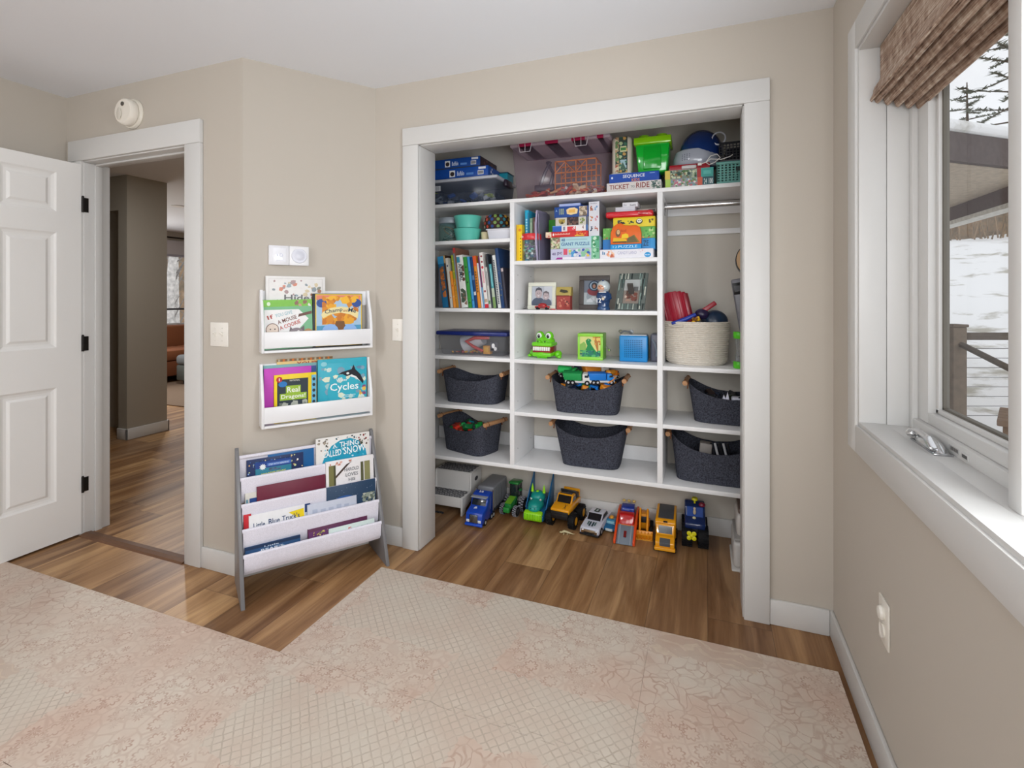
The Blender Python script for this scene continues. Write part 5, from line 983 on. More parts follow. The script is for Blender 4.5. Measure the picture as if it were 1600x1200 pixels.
gbox('puzzle_box', 'pale blue puzzle box with blue capital lettering, second in the left stack', 'puzzle box', PS, -.80, -.530, 1.579, 1.6415, 2.670, .28, '#b4d8e0', [('r', 0, 0, .2, 1, '#8a9a74'), ('n', 3, 50, .0, .02, .2, .98, .08, .18, ['#c8d0a0', '#6a7a54', '#d8c8b8', '#a87a6a', '#4a5a44']), ('t', .225, .62, .08, .26, '48', '#2a5a94'), ('r', .33, .70, .76, .80, '#9cc4cc'), ('t', .225, .24, .58, .28, 'GIANT PUZZLE', '#3a6aa0'), ('r', .84, 0, 1, 1, '#5fb08a'), ('n', 6, 9, .85, .05, .99, .95, .1, .2, ['#c8e8d0', '#3a8a5a'])])
gbox('board_game', 'flat red game box sticking out to the left of the left stack', 'game box', PS, -.828, -.592, 1.642, 1.6725, 2.668, .27, '#d02a28', [('r', 0, 0, .14, 1, '#e8c8b0'), ('n', 2, 6, .0, .1, .14, .9, .1, .3, ['#c84a2a', '#f0e0c0']), ('e', .19, .5, .02, .25, '#f4e8e8'), ('b', .23, .40, .36, .30, 16, '#f0c8b8'), ('r', .7, .10, .92, .25, '#e8c83a'), ('n', 3, 10, .68, .3, .95, .95, .1, .25, ['#e8a03a', '#e86a3a'])])
gbox('puzzle_box', 'white and blue number card box on the red game box', 'puzzle box', PS, -.790, -.592, 1.673, 1.7055, 2.675, .24, '#f0ecec', [('r', 0, 0, .26, 1, '#1f5cb8'), ('r', 0, .85, .26, 1, '#5a92d8'), ('t', .30, .2, .06, .6, '1', '#8a8a9a'), ('r', .42, 0, .66, .8, '#d83a44'), ('t', .56, .3, .08, .6, '3', '#f6eeee'), ('t', .84, .3, .04, .6, '4', '#8a4a3a'), ('r', .94, 0, 1, 1, '#3a6aa8')])
gbox('puzzle_box', 'cream box with a dark animal photo, fifth in the left stack', 'puzzle box', PS, -.775, -.594, 1.706, 1.7505, 2.678, .22, '#d0ccc0', [('e', .2, .5, .09, .32, '#9a8a3a'), ('n', 2, 6, .1, .2, .3, .8, .15, .25, ['#5a4a2a', '#b8a04a']), ('r', .36, 0, .72, 1, '#3a2a2a'), ('n', 3, 16, .37, .05, .71, .95, .15, .3, ['#6a4a40', '#8a6a5a', '#2a2024', '#5a3a44']), ('n', 7, 7, .76, .15, .92, .85, .1, .25, ['#8a9a5a', '#5a5a3a']), ('r', .95, 0, 1, 1, '#3a4a6a')])
gbox('puzzle_box', 'dark blue jigsaw box with a yellow cloud shape near the top of the left stack', 'puzzle box', PS, -.782, -.592, 1.751, 1.8095, 2.680, .22, '#204a94', [('p', [(.04, .55), (.06, .8), (.10, .55), (.08, .6)], '#8ab0dc'), ('t', .15, .25, .14, .60, '100', '#a8b88a'), ('p', [(.38, .3), (.36, .7), (.45, .85), (.60, .88), (.70, .7), (.68, .3), (.5, .2)], '#f0d49a'), ('p', [(.42, .4), (.44, .7), (.62, .72), (.62, .4)], '#e8b45a'), ('r', .74, .05, .97, .95, '#a8947c'), ('n', 3, 20, .74, .05, .97, .95, .1, .2, ['#c8b49a', '#7a6a5a', '#d8ccb8'])])
gbox('card_box', 'thin blue and pale lilac box topping the left stack', 'game box', PS, -.760, -.640, 1.810, 1.829, 2.70, .15, '#2a56b0', [('r', 0, .3, 1, 1, '#a8b8e4')])
gbox('puzzle_box', 'tall narrow white box with small animal pictures between the two stacks', 'puzzle box', None, -.588, -.531, 1.642, 1.826, 2.674, .2, '#dcdce4', [('n', 3, 5, .12, .74, .42, .88, .08, .14, ['#b8603a', '#8a4a2a']), ('n', 4, 5, .56, .74, .88, .88, .08, .14, ['#3a6aa8', '#7aa0c8']), ('n', 5, 5, .12, .44, .42, .58, .08, .14, ['#c8702a', '#7a4a2a']), ('n', 6, 5, .56, .44, .88, .58, .08, .14, ['#d890a0', '#c87a8a']), ('n', 7, 5, .12, .14, .42, .28, .08, .14, ['#3a4a6a', '#2a2a34']), ('n', 8, 5, .56, .14, .88, .28, .08, .14, ['#b86a5a', '#8a3a34']), ('b', .2, .93, .6, .03, 6, '#9a9aa8')], side=[('r', 0, 0, 1, 1, '#8f8f96')])
PR = 'game and puzzle boxes in the right stack of the games shelf'
gbox('board_game', 'white board game box with pastel title at the bottom of the right stack', 'board game', PR, -.526, -.252, Z5, 1.5645, 2.662, .29, '#ecebf2', [('b', .05, .45, .06, .35, 2, '#3a7aa8'), ('n', 3, 14, .13, .1, .28, .9, .1, .22, ['#e8a080', '#c86a4a', '#f0c8a8']), ('t', .34, .42, .36, .36, 'CANDY LAND', '#b8b8d0'), ('n', 5, 6, .72, .6, .86, .9, .05, .1, ['#e8c0c8']), ('e', .90, .32, .06, .28, '#2a9ad8'), ('b', .86, .25, .08, .12, 4, '#e4f2fa')])
gbox('puzzle_box', 'sky blue floor puzzle box with dark side marks, second in the right stack', 'puzzle box', PR, -.517, -.246, 1.565, 1.6215, 2.700, .25, '#2f8fd0', [('r', 0, 0, .2, 1, '#2a7ac0'), ('t', .78, .3, .10, .5, 'ZE', '#1c3a5a'), ('r', .92, 0, 1, 1, '#3a9ad8')])
gbox('puzzle_box', 'green jungle scene puzzle box behind the orange puzzle tin', 'puzzle box', PR, -.517, -.246, 1.622, 1.6825, 2.700, .25, '#6fb85a', [('n', 3, 40, 0, .05, 1, .95, .06, .16, ['#4a9a44', '#8ad06a', '#3a7a3a', '#b8d890']), ('n', 4, 20, .0, .0, 1, .25, .05, .1, ['#c86a4a', '#a85a44', '#e0a06a'])])
gbox('puzzle_box', 'yellow box with black and white panda pictures in the right stack', 'puzzle box', PR, -.462, -.246, 1.683, 1.7345, 2.700, .25, '#e8d22c', [('n', 3, 8, .08, .35, .30, .75, .1, .2, ['#2a2a2a', '#4a4a44']), ('n', 5, 6, .34, .35, .5, .65, .1, .18, ['#3a4a3a', '#5a5a4a']), ('e', .63, .55, .08, .28, '#2a2a2a'), ('e', .63, .6, .06, .2, '#ecece4'), ('e', .61, .6, .012, .06, '#2a2a2a'), ('e', .65, .6, .012, .06, '#2a2a2a'), ('n', 6, 7, .84, .35, .96, .75, .08, .16, ['#3a3a2a', '#6a5a2a'])])
o = empty('game_case', (-.500, 2.685, 1.7350), 0, 'shiny red plastic game case near the top of the right stack', 'game case')
b = MB(); b.box(0, .245, 0, .20, 0, .032, '#cc1424', bev=.009, seg=3); b.box(.01, .235, -.004, .01, .012, .02, '#e0283a', bev=.003); b.build('case_shell', 'gloss', o); b = MB(); b.box(.17, .22, -.006, .0, .008, .03, '#b80f1e', bev=.002); b.build('latch', 'gloss', o)
gbox('card_box', 'small white card box on the red game case', 'game box', PR, -.450, -.348, 1.7675, 1.791, 2.70, .14, '#cfcfd8', [('r', .0, .1, 1, .5, '#c4c4d0')])
gbox('card_box', 'small pale box topping the right stack under the shelf', 'game box', PR, -.415, -.335, 1.7915, 1.816, 2.71, .12, '#d8d8de', [('b', .5, .2, .4, .35, 5, '#6a6a74'), ('b', .1, .3, .2, .3, 2, '#9a9aa4')])
gbox('card_box', 'beige and black box at the right of the red game case', 'game box', PR, -.345, -.246, 1.7675, 1.785, 2.76, .14, '#b8b0a8', [('r', .6, .1, .95, .8, '#3a3a3c')])
o = empty('puzzle_tin', (-.470, 2.665, 1.5650), 0, 'orange rounded puzzle case with a yellow bulldozer picture leaning on the right stack', 'puzzle box')
b = MB(); pts = [(0, .026), (0, .085), (.012, .118), (.035, .134), (.055, .136), (.075, .124), (.10, .122), (.135, .122), (.15, .112), (.158, .085), (.158, .026)]; b.prism(pts, 0, .026, 'y', '#e86a1e', bev=.003); b.build('picture_case', 'paper', o)
b = MB(); b.box(-.001, .159, -.001, .027, 0, .026, '#1a96dc', bev=.003); b.build('blue_base', 'paper', o); b = MB(); art(b, .158, .026, [('t', .08, .25, .14, .45, '12', '#9ad4f4'), ('t', .26, .25, .62, .5, 'PUZZLE', '#bfe4f8')], T(0, -.0012, 0)); b.build('base_lettering', 'paper', o)
b = MB(); art(b, .158, .136, [('p', [(.08, .28), (.10, .45), (.36, .42), (.50, .40), (.55, .28)], '#e8b81a'), ('p', [(.36, .42), (.38, .56), (.5, .6), (.58, .56), (.60, .42)], '#f0c81e'), ('p', [(.08, .30), (.07, .26), (.54, .24), (.55, .30)], '#4a4022'), ('p', [(.52, .25), (.56, .42), (.78, .54), (.80, .5), (.96, .24)], '#8a7a2c'), ('p', [(.54, .23), (.56, .40), (.76, .52), (.90, .24)], '#6a5e3a'), ('e', .25, .62, .08, .15, '#7a5234'), ('e', .26, .66, .05, .09, '#e0b880'), ('e', .25, .67, .012, .02, '#1f1a14'), ('b', .34, .66, .2, .09, 4, '#c8501a')], T(0, -.0003, 0)); b.build('picture_print', 'paper', o)

# -- middle column, photo shelf (z 1.243)
Z6 = 1.2435
def photo_frame(label, x, w_, h, border, fcol, items, yf, lean=.14, yaw=0, mat='plastic', T_=.012, bars=None):
    o = empty('photo_frame', (x, yf, Z6+T_*math.sin(lean)), 0, label, 'photo frame'); o.rotation_euler = (0, 0, yaw)
    M = RX(-lean); b = MB()
    for (a, c, d, e) in ((0, w_, 0, border), (0, w_, h-border, h), (0, border, border, h-border), (w_-border, w_, border, h-border)): b.box(a, c, 0, T_, d, e, fcol, bev=.002, M=M)
    b.build('frame', mat, o)
    if bars:
        b = MB(); rnd = random.Random(2)
        for q in range(34):
            s_ = rnd.choice((0, 1, 2, 3)); L = rnd.uniform(.03, .07)
            if s_ < 2: x_ = rnd.uniform(.004, border-.004) if s_ == 0 else rnd.uniform(w_-border+.004, w_-.004); z_ = rnd.uniform(0, h-L)
            else: x_ = rnd.uniform(.004, w_-.004); L = min(L, border-.004); z_ = rnd.uniform(.001, .003) if s_ == 2 else h-border+.001
            b.box(x_-.003, x_+.003, -.004, .001, z_, z_+L, rnd.choice(bars), bev=.001, seg=1, M=M)
        b.build('twig_trim', 'pale_wood', o)
    b = MB(); b.box(border-.001, w_-border+.001, T_*.45, T_*.9, border-.001, h-border+.001, '#d8d8d8', M=M); art(b, w_-2*border, h-2*border, items, M @ T(border, T_*.44, border)); b.build('photo', 'paper', o)
    b = MB(); b.box(w_/2-.02, w_/2+.02, T_, T_+.003, .0, h*.7, '#3a3a3a', M=T(0, 0, .0) @ RX(.30-lean)); 
    b = MB(); b.prism([(T_+.004, h*.62), (T_+.006, h*.66), (h*.42, .001), (h*.42-.01, .001)], w_/2-.015, w_/2+.015, 'x', '#4a4644'); b.build('stand', 'paper', o)
    return o
face = '#b8a4a4'
photo_frame('white framed black and white photo of two smiling people', -.965, .168, .155, .022, '#dedfcf', [('r', 0, 0, 1, 1, '#b4bac4'), ('r', .6, .3, 1, 1, '#c8ccd4'), ('e', .33, .12, .32, .30, '#4a5468'), ('e', .73, .10, .24, .26, '#5a6274'), ('e', .34, .62, .17, .24, '#b5a5a8'), ('p', [(.17, .68), (.20, .88), (.34, .95), (.48, .88), (.51, .68), (.42, .80), (.26, .80)], '#4a4a54'), ('e', .70, .50, .15, .21, '#b9a9ac'), ('p', [(.55, .45), (.57, .70), (.70, .76), (.84, .68), (.86, .40), (.80, .62), (.62, .64)], '#6a6468'), ('e', .29, .64, .018, .02, '#3a3a40'), ('e', .40, .64, .018, .02, '#3a3a40'), ('e', .66, .52, .016, .018, '#3a3a40'), ('e', .75, .52, .016, .018, '#3a3a40'), ('p', [(.28, .52), (.40, .52), (.34, .47)], '#e8e4e6'), ('p', [(.65, .42), (.75, .42), (.70, .37)], '#e8e4e6')], 2.755, lean=.1)
b = MB(); b.box(-.042, .042, -.018, .018, .008, .022, '#b81c22', bev=.006, seg=3); b.sph((0, 0, .024), (.026, .016, .014), '#a8161c', 14)
o = empty('toy_car', (-.858, 2.705, Z6), .1, 'tiny dark red toy car in front of the white photo frame', 'toy car'); b.build('car_body', 'gloss', o)
for x in (-.026, .026):
    for y in (-.018, .018): b = MB(); b.cyl((x, y-.003, .0085), (x, y+.003, .0085), .0085, col='#1c1c1e', n=14); b.build('wheel', 'rubber', o)
b = MB(); b.box(-.010, .010, -.0215, -.018, .012, .018, '#6a1014', bev=.001); b.build('bumper', 'gloss', o)
b = MB(); b.sph((0, 0, .008), (.006, .005, .008), '#8a8a88', 8); b.tube([(-.012, 0, .002), (0, 0, .010), (.010, .002, .014), (.016, 0, .004)], .002, '#9a9a98', 6); b.tube([(-.006, .004, .001), (.002, 0, .012)], .002, '#7a7a78', 6); o = b.build('wire_figure', 'metal'); o.location = (-.975, 2.735, Z6); tag(o, 'tiny grey wire figure at the left end of the photo shelf', 'figurine')
b = MB(); b.tube([(0, 0, .003), (.012, -.006, .003), (.022, 0, .003), (.03, -.004, .003)], .003, '#c81c24', 6); o = b.build('cord_scrap', 'plastic'); o.location = (-.81, 2.70, Z6); tag(o, 'short bit of red cord beside the tiny red car', 'cord')
o = empty('toy_birdhouse', (-.786, 2.74, Z6), 0, 'small red painted wooden house with a straw coloured roof on the photo shelf', 'wooden house')
b = MB(); b.prism([(0, 0), (.078, 0), (.078, .082), (0, .082)], 0, .05, 'y', '#a8443e'); b.build('walls', 'paper', o)
b = MB(); b.prism([(-.006, .078), (.055, .078), (.048, .128), (.010, .128)], -.004, .082, 'x', '#b8a45a', bev=.002); b.build('roof', 'pale_wood', o)
b = MB(); art(b, .078, .13, [('n', 3, 14, .05, .04, .95, .5, .08, .16, ['#b85a4a', '#98362e', '#c87a64']), ('n', 5, 6, .55, .2, .95, .4, .05, .1, ['#5a2a2a']), ('p', [(.25, .78), (.35, .88), (.8, .84), (.9, .76), (.6, .72)], '#3a3424')]+[('p', [(.0+i*.1, .62), (.05+i*.1, .56), (.1+i*.1, .62)], '#7a2a24') for i in range(10)], T(0, -.0075, 0)); b.build('painted_front', 'paper', o)
photo_frame('dark brown framed photo of an astronaut-like figure behind the football figurine', -.672, .172, .192, .028, '#4a4442', [('r', 0, 0, 1, 1, '#6a7280'), ('r', 0, .0, 1, .5, '#a8b0b4'), ('n', 3, 12, 0, .1, 1, .5, .1, .2, ['#c8ccd0', '#8a949c']), ('e', .5, .55, .34, .18, '#7a2a34'), ('e', .5, .78, .28, .22, '#1f3048'), ('e', .5, .78, .22, .17, '#8aa0b4'), ('e', .5, .78, .14, .14, '#2a2a34'), ('e', .5, .76, .07, .08, '#a87a64')], 2.79, lean=.1, mat='pale_wood')
o = empty('football_figurine', (-.524, 2.755, Z6), 0, 'small figurine of a football player in a silver helmet and navy jersey', 'figurine')
b = MB(); b.lathe([(0, 0), (.032, 0), (.034, .006), (.030, .02), (.036, .05), (.040, .075), (.034, .095), (.024, .104), (0, .106)], '#1c3f6e', n=32, sy=.85); b.lathe([(.0345, .0), (.0355, .008), (.031, .02)], '#2a4f7e', n=32, sy=.85); b.build('jersey', 'gloss', o)
b = MB(); b.sph((0, 0, .128), (.036, .034, .036), '#c8d4d8', 22); b.box(-.004, .004, -.02, .034, .135, .166, '#2a4a78', bev=.003); b.build('helmet', 'gloss', o)
b = MB(); b.sph((-.006, -.014, .122), (.024, .023, .025), '#e0a888', 18); b.sph((-.008, -.037, .120), .0045, '#d8987a', 8); b.sph((-.016, -.034, .127), .003, '#2a2a2a', 8); b.sph((-.001, -.035, .127), .003, '#2a2a2a', 8); b.build('face', 'gloss', o)
b = MB(); b.tube([(-.022, -.026, .112), (-.012, -.042, .108), (.006, -.040, .108), (.022, -.026, .113)], .0025, '#b8bcc0', 6); b.box(-.02, .02, -.036, -.02, .094, .101, '#e8e8e8', bev=.003); b.build('face_guard', 'plastic', o)
b = MB(); b.tube([(.034, -.004, .085), (.040, -.02, .065), (.020, -.036, .055), (.008, -.040, .062)], [.010, .009, .008, .007], '#1c3f6e', 10); b.sph((.006, -.042, .062), .009, '#e8dcc8', 10); b.build('arm', 'gloss', o)
b = MB(); V, F, tw, th = textmesh('12', .02); b.add([(-.030+vx/tw*.024, -.0365+abs(vx/tw-.5)*.004, .040+vy/th*.026) for vx, vy in V], F, '#e8eef4'); b.build('jersey_number', 'paper', o)
photo_frame('tilted photo frame covered in dark twigs at the right end of the photo shelf', -.455, .158, .212, .036, '#5f6864', [('r', 0, 0, 1, 1, '#8a8078'), ('r', 0, .55, 1, 1, '#b4b8b8'), ('r', .25, .45, .5, .8, '#5a5a64'), ('n', 3, 18, .1, .1, .9, .55, .1, .2, ['#7a4a40', '#a88a7a', '#5a4038', '#c8b8a8']), ('r', .6, .5, .9, .7, '#6a6a6a')], 2.70, lean=.40, yaw=-.16, mat='pale_wood', bars=['#8fa39c', '#3f4f50', '#c8ccc0', '#5f7470', '#2f3838'])

# -- middle column, toy shelf (z .966)
Z7 = .9665; GR = '#6fd318'
o = empty('toy_crocodile', (-.866, 2.775, Z7), -.08, 'bright green toy crocodile head with round eyes and open white-toothed mouth', 'toy')
b = MB(); b.sph((0, .002, .026), (.062, .060, .022), GR, 24); b.box(-.058, .058, -.056, .05, .008, .036, GR, bev=.012, seg=3); b.build('lower_jaw', 'gloss', o)
b = MB(); b.sph((0, .012, .094), (.056, .050, .036), GR, 24); b.box(-.062, .062, -.056, .05, .066, .092, GR, bev=.012, seg=3)
for x in (-.020, .020): b.sph((x, -.044, .094), (.016, .012, .012), GR, 14)
for x in (-.028, .028): b.sph((x, .0, .124), (.026, .022, .027), GR, 18)
b.build('upper_head', 'gloss', o)
b = MB(); b.box(-.056, .056, -.052, .045, .030, .070, '#8a1c1c', bev=.006); b.build('mouth', 'gloss', o)
for i in range(8):
    x = -.0455+i*.013; b = MB(); b.box(x-.0052, x+.0052, -.0575, -.048, .044, .066, '#f2f2ee', bev=.002); b.build('tooth', 'gloss', o)
for x in (-.028, .028):
    b = MB(); b.sph((x, -.019, .126), (.016, .008, .018), '#f4f6f6', 16); b.sph((x+.001, -.0265, .124), (.009, .003, .011), '#141a20', 12); b.sph((x+.004, -.0295, .129), .002, '#ffffff', 8); b.build('eye', 'gloss', o)
for x in (-.016, .018): b = MB(); b.sph((x*1.25, -.0560, .096), (.0045, .002, .006), '#1f4a10', 10); b.build('nostril', 'rubber', o)
for s_ in (-1, 1):
    b = MB(); b.sph((s_*.076, .015, .022), (.022, .028, .022), GR, 14); b.sph((s_*.090, -.006, .010), (.014, .018, .0095), GR, 12); b.build('foot', 'gloss', o)
b = MB(); b.tube([(-.03, -.04, .006), (.03, -.04, .006)], .006, '#58b80f', 8); b.build('base_rail', 'gloss', o)
o = empty('wooden_music_box', (-.668, 2.755, Z7), .03, 'lime green framed box with a green dinosaur picture and side crank', 'toy box')
b = MB(); b.box(0, .140, 0, .12, 0, .146, '#86cc3c', bev=.003)
for (x0, x1, z0, z1) in ((0, .14, 0, .017), (0, .14, .129, .146), (0, .013, .017, .129), (.127, .14, .017, .129)): b.box(x0, x1, -.004, .004, z0, z1, '#90d640', bev=.002)
b.build('box_frame', 'plastic', o)
b = MB(); art(b, .114, .112, [('r', 0, 0, 1, 1, '#d8d88a'), ('p', [(0, .1), (0, .6), (.2, .75), (.3, .6), (.3, .1)], '#8ab85a'), ('p', [(.2, 0), (.28, .35), (.36, .55), (.30, .70), (.28, .80), (.38, .90), (.52, .88), (.56, .78), (.50, .74), (.56, .60), (.68, .42), (.86, .18), (.98, .04), (.8, .0)], '#1f8a4a'), ('e', .42, .83, .015, .018, '#f4f4e0'), ('n', 3, 40, 0, 0, 1, .32, .05, .12, ['#2a7a6a', '#3f9a5a', '#58b070', '#1f5a5a']), ('p', [(.66, 1), (.74, .6), (.84, .3), (.9, .3), (.88, 1)], '#b87a3a'), ('n', 5, 14, .6, .6, 1, 1, .05, .1, ['#d89a4a', '#e8c86a', '#c8743a'])], T(.013, -.0002, .017)); b.build('picture', 'paper', o)
b = MB(); b.tube([(.14, .05, .07), (.158, .05, .07), (.160, .045, .060), (.165, .042, .055)], .002, '#b8bcb8', 6); b.sph((.168, .040, .054), .007, '#c8e88a', 12); b.build('crank', 'metal', o)
o = empty('speaker_box', (-.438, 2.752, Z7), .05, 'bright blue cube speaker with a grid of holes on its front', 'speaker'); BL = '#1187cc'
b = MB(); b.box(0, .148, 0, .13, 0, .140, BL, bev=.007, seg=3); b.build('fabric_body', 'plastic', o)
b = MB(); b.box(.006, .142, .006, .124, .1395, .1445, '#cfd4d8', bev=.002); b.build('top_plate', 'plastic', o)
b = MB()
for i in range(10):
    for j in range(10): b.add([(.030+i*.0098+d*.0024, -.0006, .026+j*.0098+e*.0024) for d, e in ((-1, -1), (1, -1), (1, 1), (-1, 1))], [(0, 1, 2, 3)], '#12507a')
b.build('speaker_holes', 'rubber', o)['kind'] = 'stuff'
b = MB(); b.tube([(.0, .05, .150), (.02, .04, .162), (.05, .04, .158), (.062, .05, .148)], .006, '#6a7074', 8); b.sph((.002, .05, .160), (.012, .010, .009), '#7a7a6a', 10); b.sph((.058, .06, .158), (.014, .01, .012), '#a8aeb4', 10); b.build('grey_figure', 'plastic', o)
o = empty('grey_camera_bag', (-.300, 2.80, Z7), 0, 'grey plastic toy wedged behind the blue speaker against the divider', 'toy'); b = MB(); b.box(.02, .062, 0, .12, 0, .15, '#6a6a78', bev=.010, seg=3); b.tube([(.03, -.006, .12), (.045, -.012, .10), (.055, -.010, .05), (.05, .0, .03)], .005, '#8a94a0', 8); b.build('toy_body', 'plastic', o)

# -- felt baskets
FG = 'charcoal felt baskets with wooden handles'
def felt_basket(label, x, y, z, rz=0, W=.40, D=.25, H=.205, dip=.050, hand=(1, 1), bs=.86, handz=.0):
    o = empty('felt_basket', (x, y, z), rz, label, 'basket', FG); N = 72; c_ = '#43454f'
    def ring(W_, D_, zf, n_=4.6):
        out = []
        for i in range(N):
            a = 2*PI*i/N; ca, sa = math.cos(a), math.sin(a); xx = abs(ca)**(2/n_)*(1 if ca >= 0 else -1)*W_/2; yy = abs(sa)**(2/n_)*(1 if sa >= 0 else -1)*D_/2
            out.append((xx, yy, zf(xx/(W_/2))))
        return out
    rim = lambda t: H-dip*(1-min(1, abs(t))**2.2)
    rings = []; m = 10
    for k in range(m+1):
        f = k/m; s_ = bs+(1-bs)*f; rings.append(ring(W*s_, D*s_, lambda t, f=f: (.0015 if f == 0 else rim(t)*f)))
    inner = []
    for k in range(m, -1, -1):
        f = k/m; s_ = bs+(1-bs)*f; inner.append(ring(W*s_-.010, D*s_-.010, lambda t, f=f: max(.008, rim(t)*f-.0004)))
    b = MB(); V = []; F = []; allr = rings+inner
    for rr in allr: V += rr
    for k in range(len(allr)-1):
        for i in range(N): j = (i+1) % N; F.append((k*N+i, k*N+j, (k+1)*N+j, (k+1)*N+i))
    F.append(tuple(range(N-1, -1, -1))); F.append(tuple((len(allr)-1)*N+i for i in range(N)))
    b.add(V, F, c_); b.build('basket_body', 'felt', o)
    for s_, use in ((-1, hand[0]), (1, hand[1])):
        if not use: continue
        xx = s_*(W/2+.012)
        h = empty_part = MB(); L = D*.42
        h.cyl((xx, -L, H-.004+handz), (xx, L, H-.004+handz), .0125, col='#b98a62', n=20); hh = h.build('handle', 'pale_wood', o)
        for y_ in (-L*.72, L*.72):
            q = MB(); q.tube([(xx+s_*.0, y_, H-.018+handz), (xx+s_*.0145, y_, H-.004+handz), (xx, y_, H+.011+handz), (xx-s_*.014, y_, H-.004+handz), (xx-s_*.010, y_, H-.035)], .0035, '#7a4a2e', 6); q.build('leather_loop', 'rubber', hh)
    return o
felt_basket('charcoal felt basket in the left column under the navy lidded box', -1.322, 2.822, .6785, .02, W=.385, D=.25, H=.185, dip=.05)
felt_basket('charcoal felt basket of colourful toys at the bottom of the left column', -1.355, 2.828, .3715, -.30, W=.36, D=.24, H=.200, dip=.062)
felt_basket('charcoal felt basket heaped with toy trucks in the middle column', -.625, 2.83, .6715, .04, W=.40, D=.25, H=.195, dip=.062)
felt_basket('empty charcoal felt basket at the bottom of the middle column', -.606, 2.845, .3715, .02, W=.405, D=.26, H=.232, dip=.060, bs=.78)
felt_basket('charcoal felt basket in the right column under the rope basket', .125, 2.845, .6725, -.05, W=.42, D=.25, H=.200, dip=.07)
felt_basket('charcoal felt basket with papers at the bottom of the right column', .045, 2.835, .3715, -.03, W=.43, D=.26, H=.235, dip=.08, bs=.88)
# contents
TP = ['#1fa84a', '#c8301c', '#1d8fa0', '#15703a', '#202428', '#a8d820', '#8a2a1c', '#2f3a3c', '#28b860', '#c84028']
jumble('green, red and teal toy pieces filling the basket at the bottom of the left column', 21, 120, -1.455, -1.255, 2.77, 2.88, .47, .52, TP, .03, .07, long=1.5)
def toy_truck(label, x, y, z, rz, s_, body, cab, kind='dump', tilt=0, group='toy trucks heaped in the felt basket'):
    o = empty('toy_truck', (x, y, z), rz, label, 'toy truck', group); o.rotation_euler = (tilt, 0, rz); q = s_
    b = MB(); b.box(-.055*q, .055*q, -.018*q, .018*q, .010*q, .018*q, '#d8d8d8', bev=.001); b.build('chassis', 'plastic', o)
    b = MB(); b.prism([(.020*q, .018*q), (.020*q, .048*q), (.040*q, .048*q), (.050*q, .034*q), (.056*q, .032*q), (.056*q, .018*q)], -.017*q, .017*q, 'y', cab, bev=.002*q); b.box(.030*q, .046*q, -.0175*q, .0175*q, .034*q, .045*q, '#20303c', bev=.001); b.build('cab', 'plastic', o)
    b = MB()
    if kind == 'dump': b.prism([(-.058*q, .020*q), (-.064*q, .052*q), (.016*q, .052*q), (.016*q, .020*q)], -.019*q, .019*q, 'y', body, bev=.002*q)
    else: b.cyl((-.052*q, 0, .038*q), (.010*q, 0, .040*q), .020*q, .016*q, body, n=18); b.cyl((-.062*q, 0, .036*q), (-.052*q, 0, .038*q), .010*q, .020*q, body, n=18)
    b.build('load_bed', 'plastic', o)
    for xx in (-.040, -.022, .040):
        for yy in (-.017, .017): b = MB(); b.cyl((xx*q, (yy-.004)*q, .011*q), (xx*q, (yy+.004)*q, .011*q), .011*q, col='#1c1c20', n=16); b.cyl((xx*q, (yy-.0045)*q, .011*q), (xx*q, (yy+.0045)*q, .011*q), .005*q, col='#c8c8cc', n=12); b.build('wheel', 'rubber', o)
    return o
toy_truck('green and white toy refuse truck on the heap in the felt basket', -.66, 2.745, .835, .05, 1.3, '#1c9a52', '#ecece8', 'dump', .25)
toy_truck('bright green toy mixer truck at the left of the heap in the felt basket', -.72, 2.79, .86, -.35, 1.15, '#32d06a', '#28b85a', 'mix', .3)
toy_truck('orange and white toy dump truck tipped up at the back of the heap', -.575, 2.82, .87, .7, 1.25, '#e08a24', '#e8e4dc', 'dump', -.2)
toy_truck('blue toy digger truck right of the white cab on the heap', -.535, 2.765, .84, .35, 1.2, '#1f7fdc', '#2a8fe8', 'dump', .2)
toy_truck('small orange toy tractor truck at the right of the heap', -.49, 2.83, .86, 1.2, .9, '#e89a2a', '#d8781a', 'mix', .1)
b = MB(); b.tube([(-.50, 2.755, .845), (-.475, 2.75, .86), (-.46, 2.765, .875), (-.485, 2.77, .885), (-.505, 2.76, .87)], .004, '#e8964a', 7); one('toy_hook', 'thin orange hoop toy at the right rim of the truck basket', 'toy', b)
b = MB(); b.box(-.72, -.60, 2.86, 2.93, .79, .925, '#2a3350', bev=.012, seg=2); b.box(-.59, -.50, 2.87, 2.93, .78, .90, '#20283a', bev=.012, seg=2); one('navy_toy_case', 'dark navy toy case at the back of the truck basket', 'toy', b)
jumble('small bricks and toys filling the truck basket', 33, 60, -.76, -.49, 2.76, 2.90, .79, .835, ['#1f2a44', '#20242c', '#1f7fdc', '#28b85a', '#e08a24', '#3a3f4c'], .03, .06)
jumble('dark brown and navy toys inside the basket under the rope basket', 41, 36, .0, .28, 2.77, 2.92, .76, .80, ['#3a2a28', '#1f2a3c', '#24301f', '#4a3a3c', '#1c1f28'], .04, .08)
b = MB(); b.prism([(0, 0), (.034, 0), (.036, .016), (.030, .048), (.020, .016), (.012, .034), (.004, .012)], 0, .03, 'y', '#dcdcec', bev=.003); o = one('white_shark_fin', 'small white pointed toy in the basket under the rope basket', 'toy', b); o.location = (.072, 2.735, .790)
b = MB(); b.box(.118, .17, 2.74, 2.79, .79, .815, '#c8cad8', bev=.010, seg=3); one('white_brush', 'pale rounded toy beside the white pointed one in the right basket', 'toy', b)
b = MB(); b.box(-.06, .0, -.03, .03, 0, .11, '#8a8480', bev=.006, M=RY(.1)); o = one('grey_box', 'grey cardboard piece sticking up in the bottom right basket', 'box', b, 'paper'); o.location = (.02, 2.80, .45)
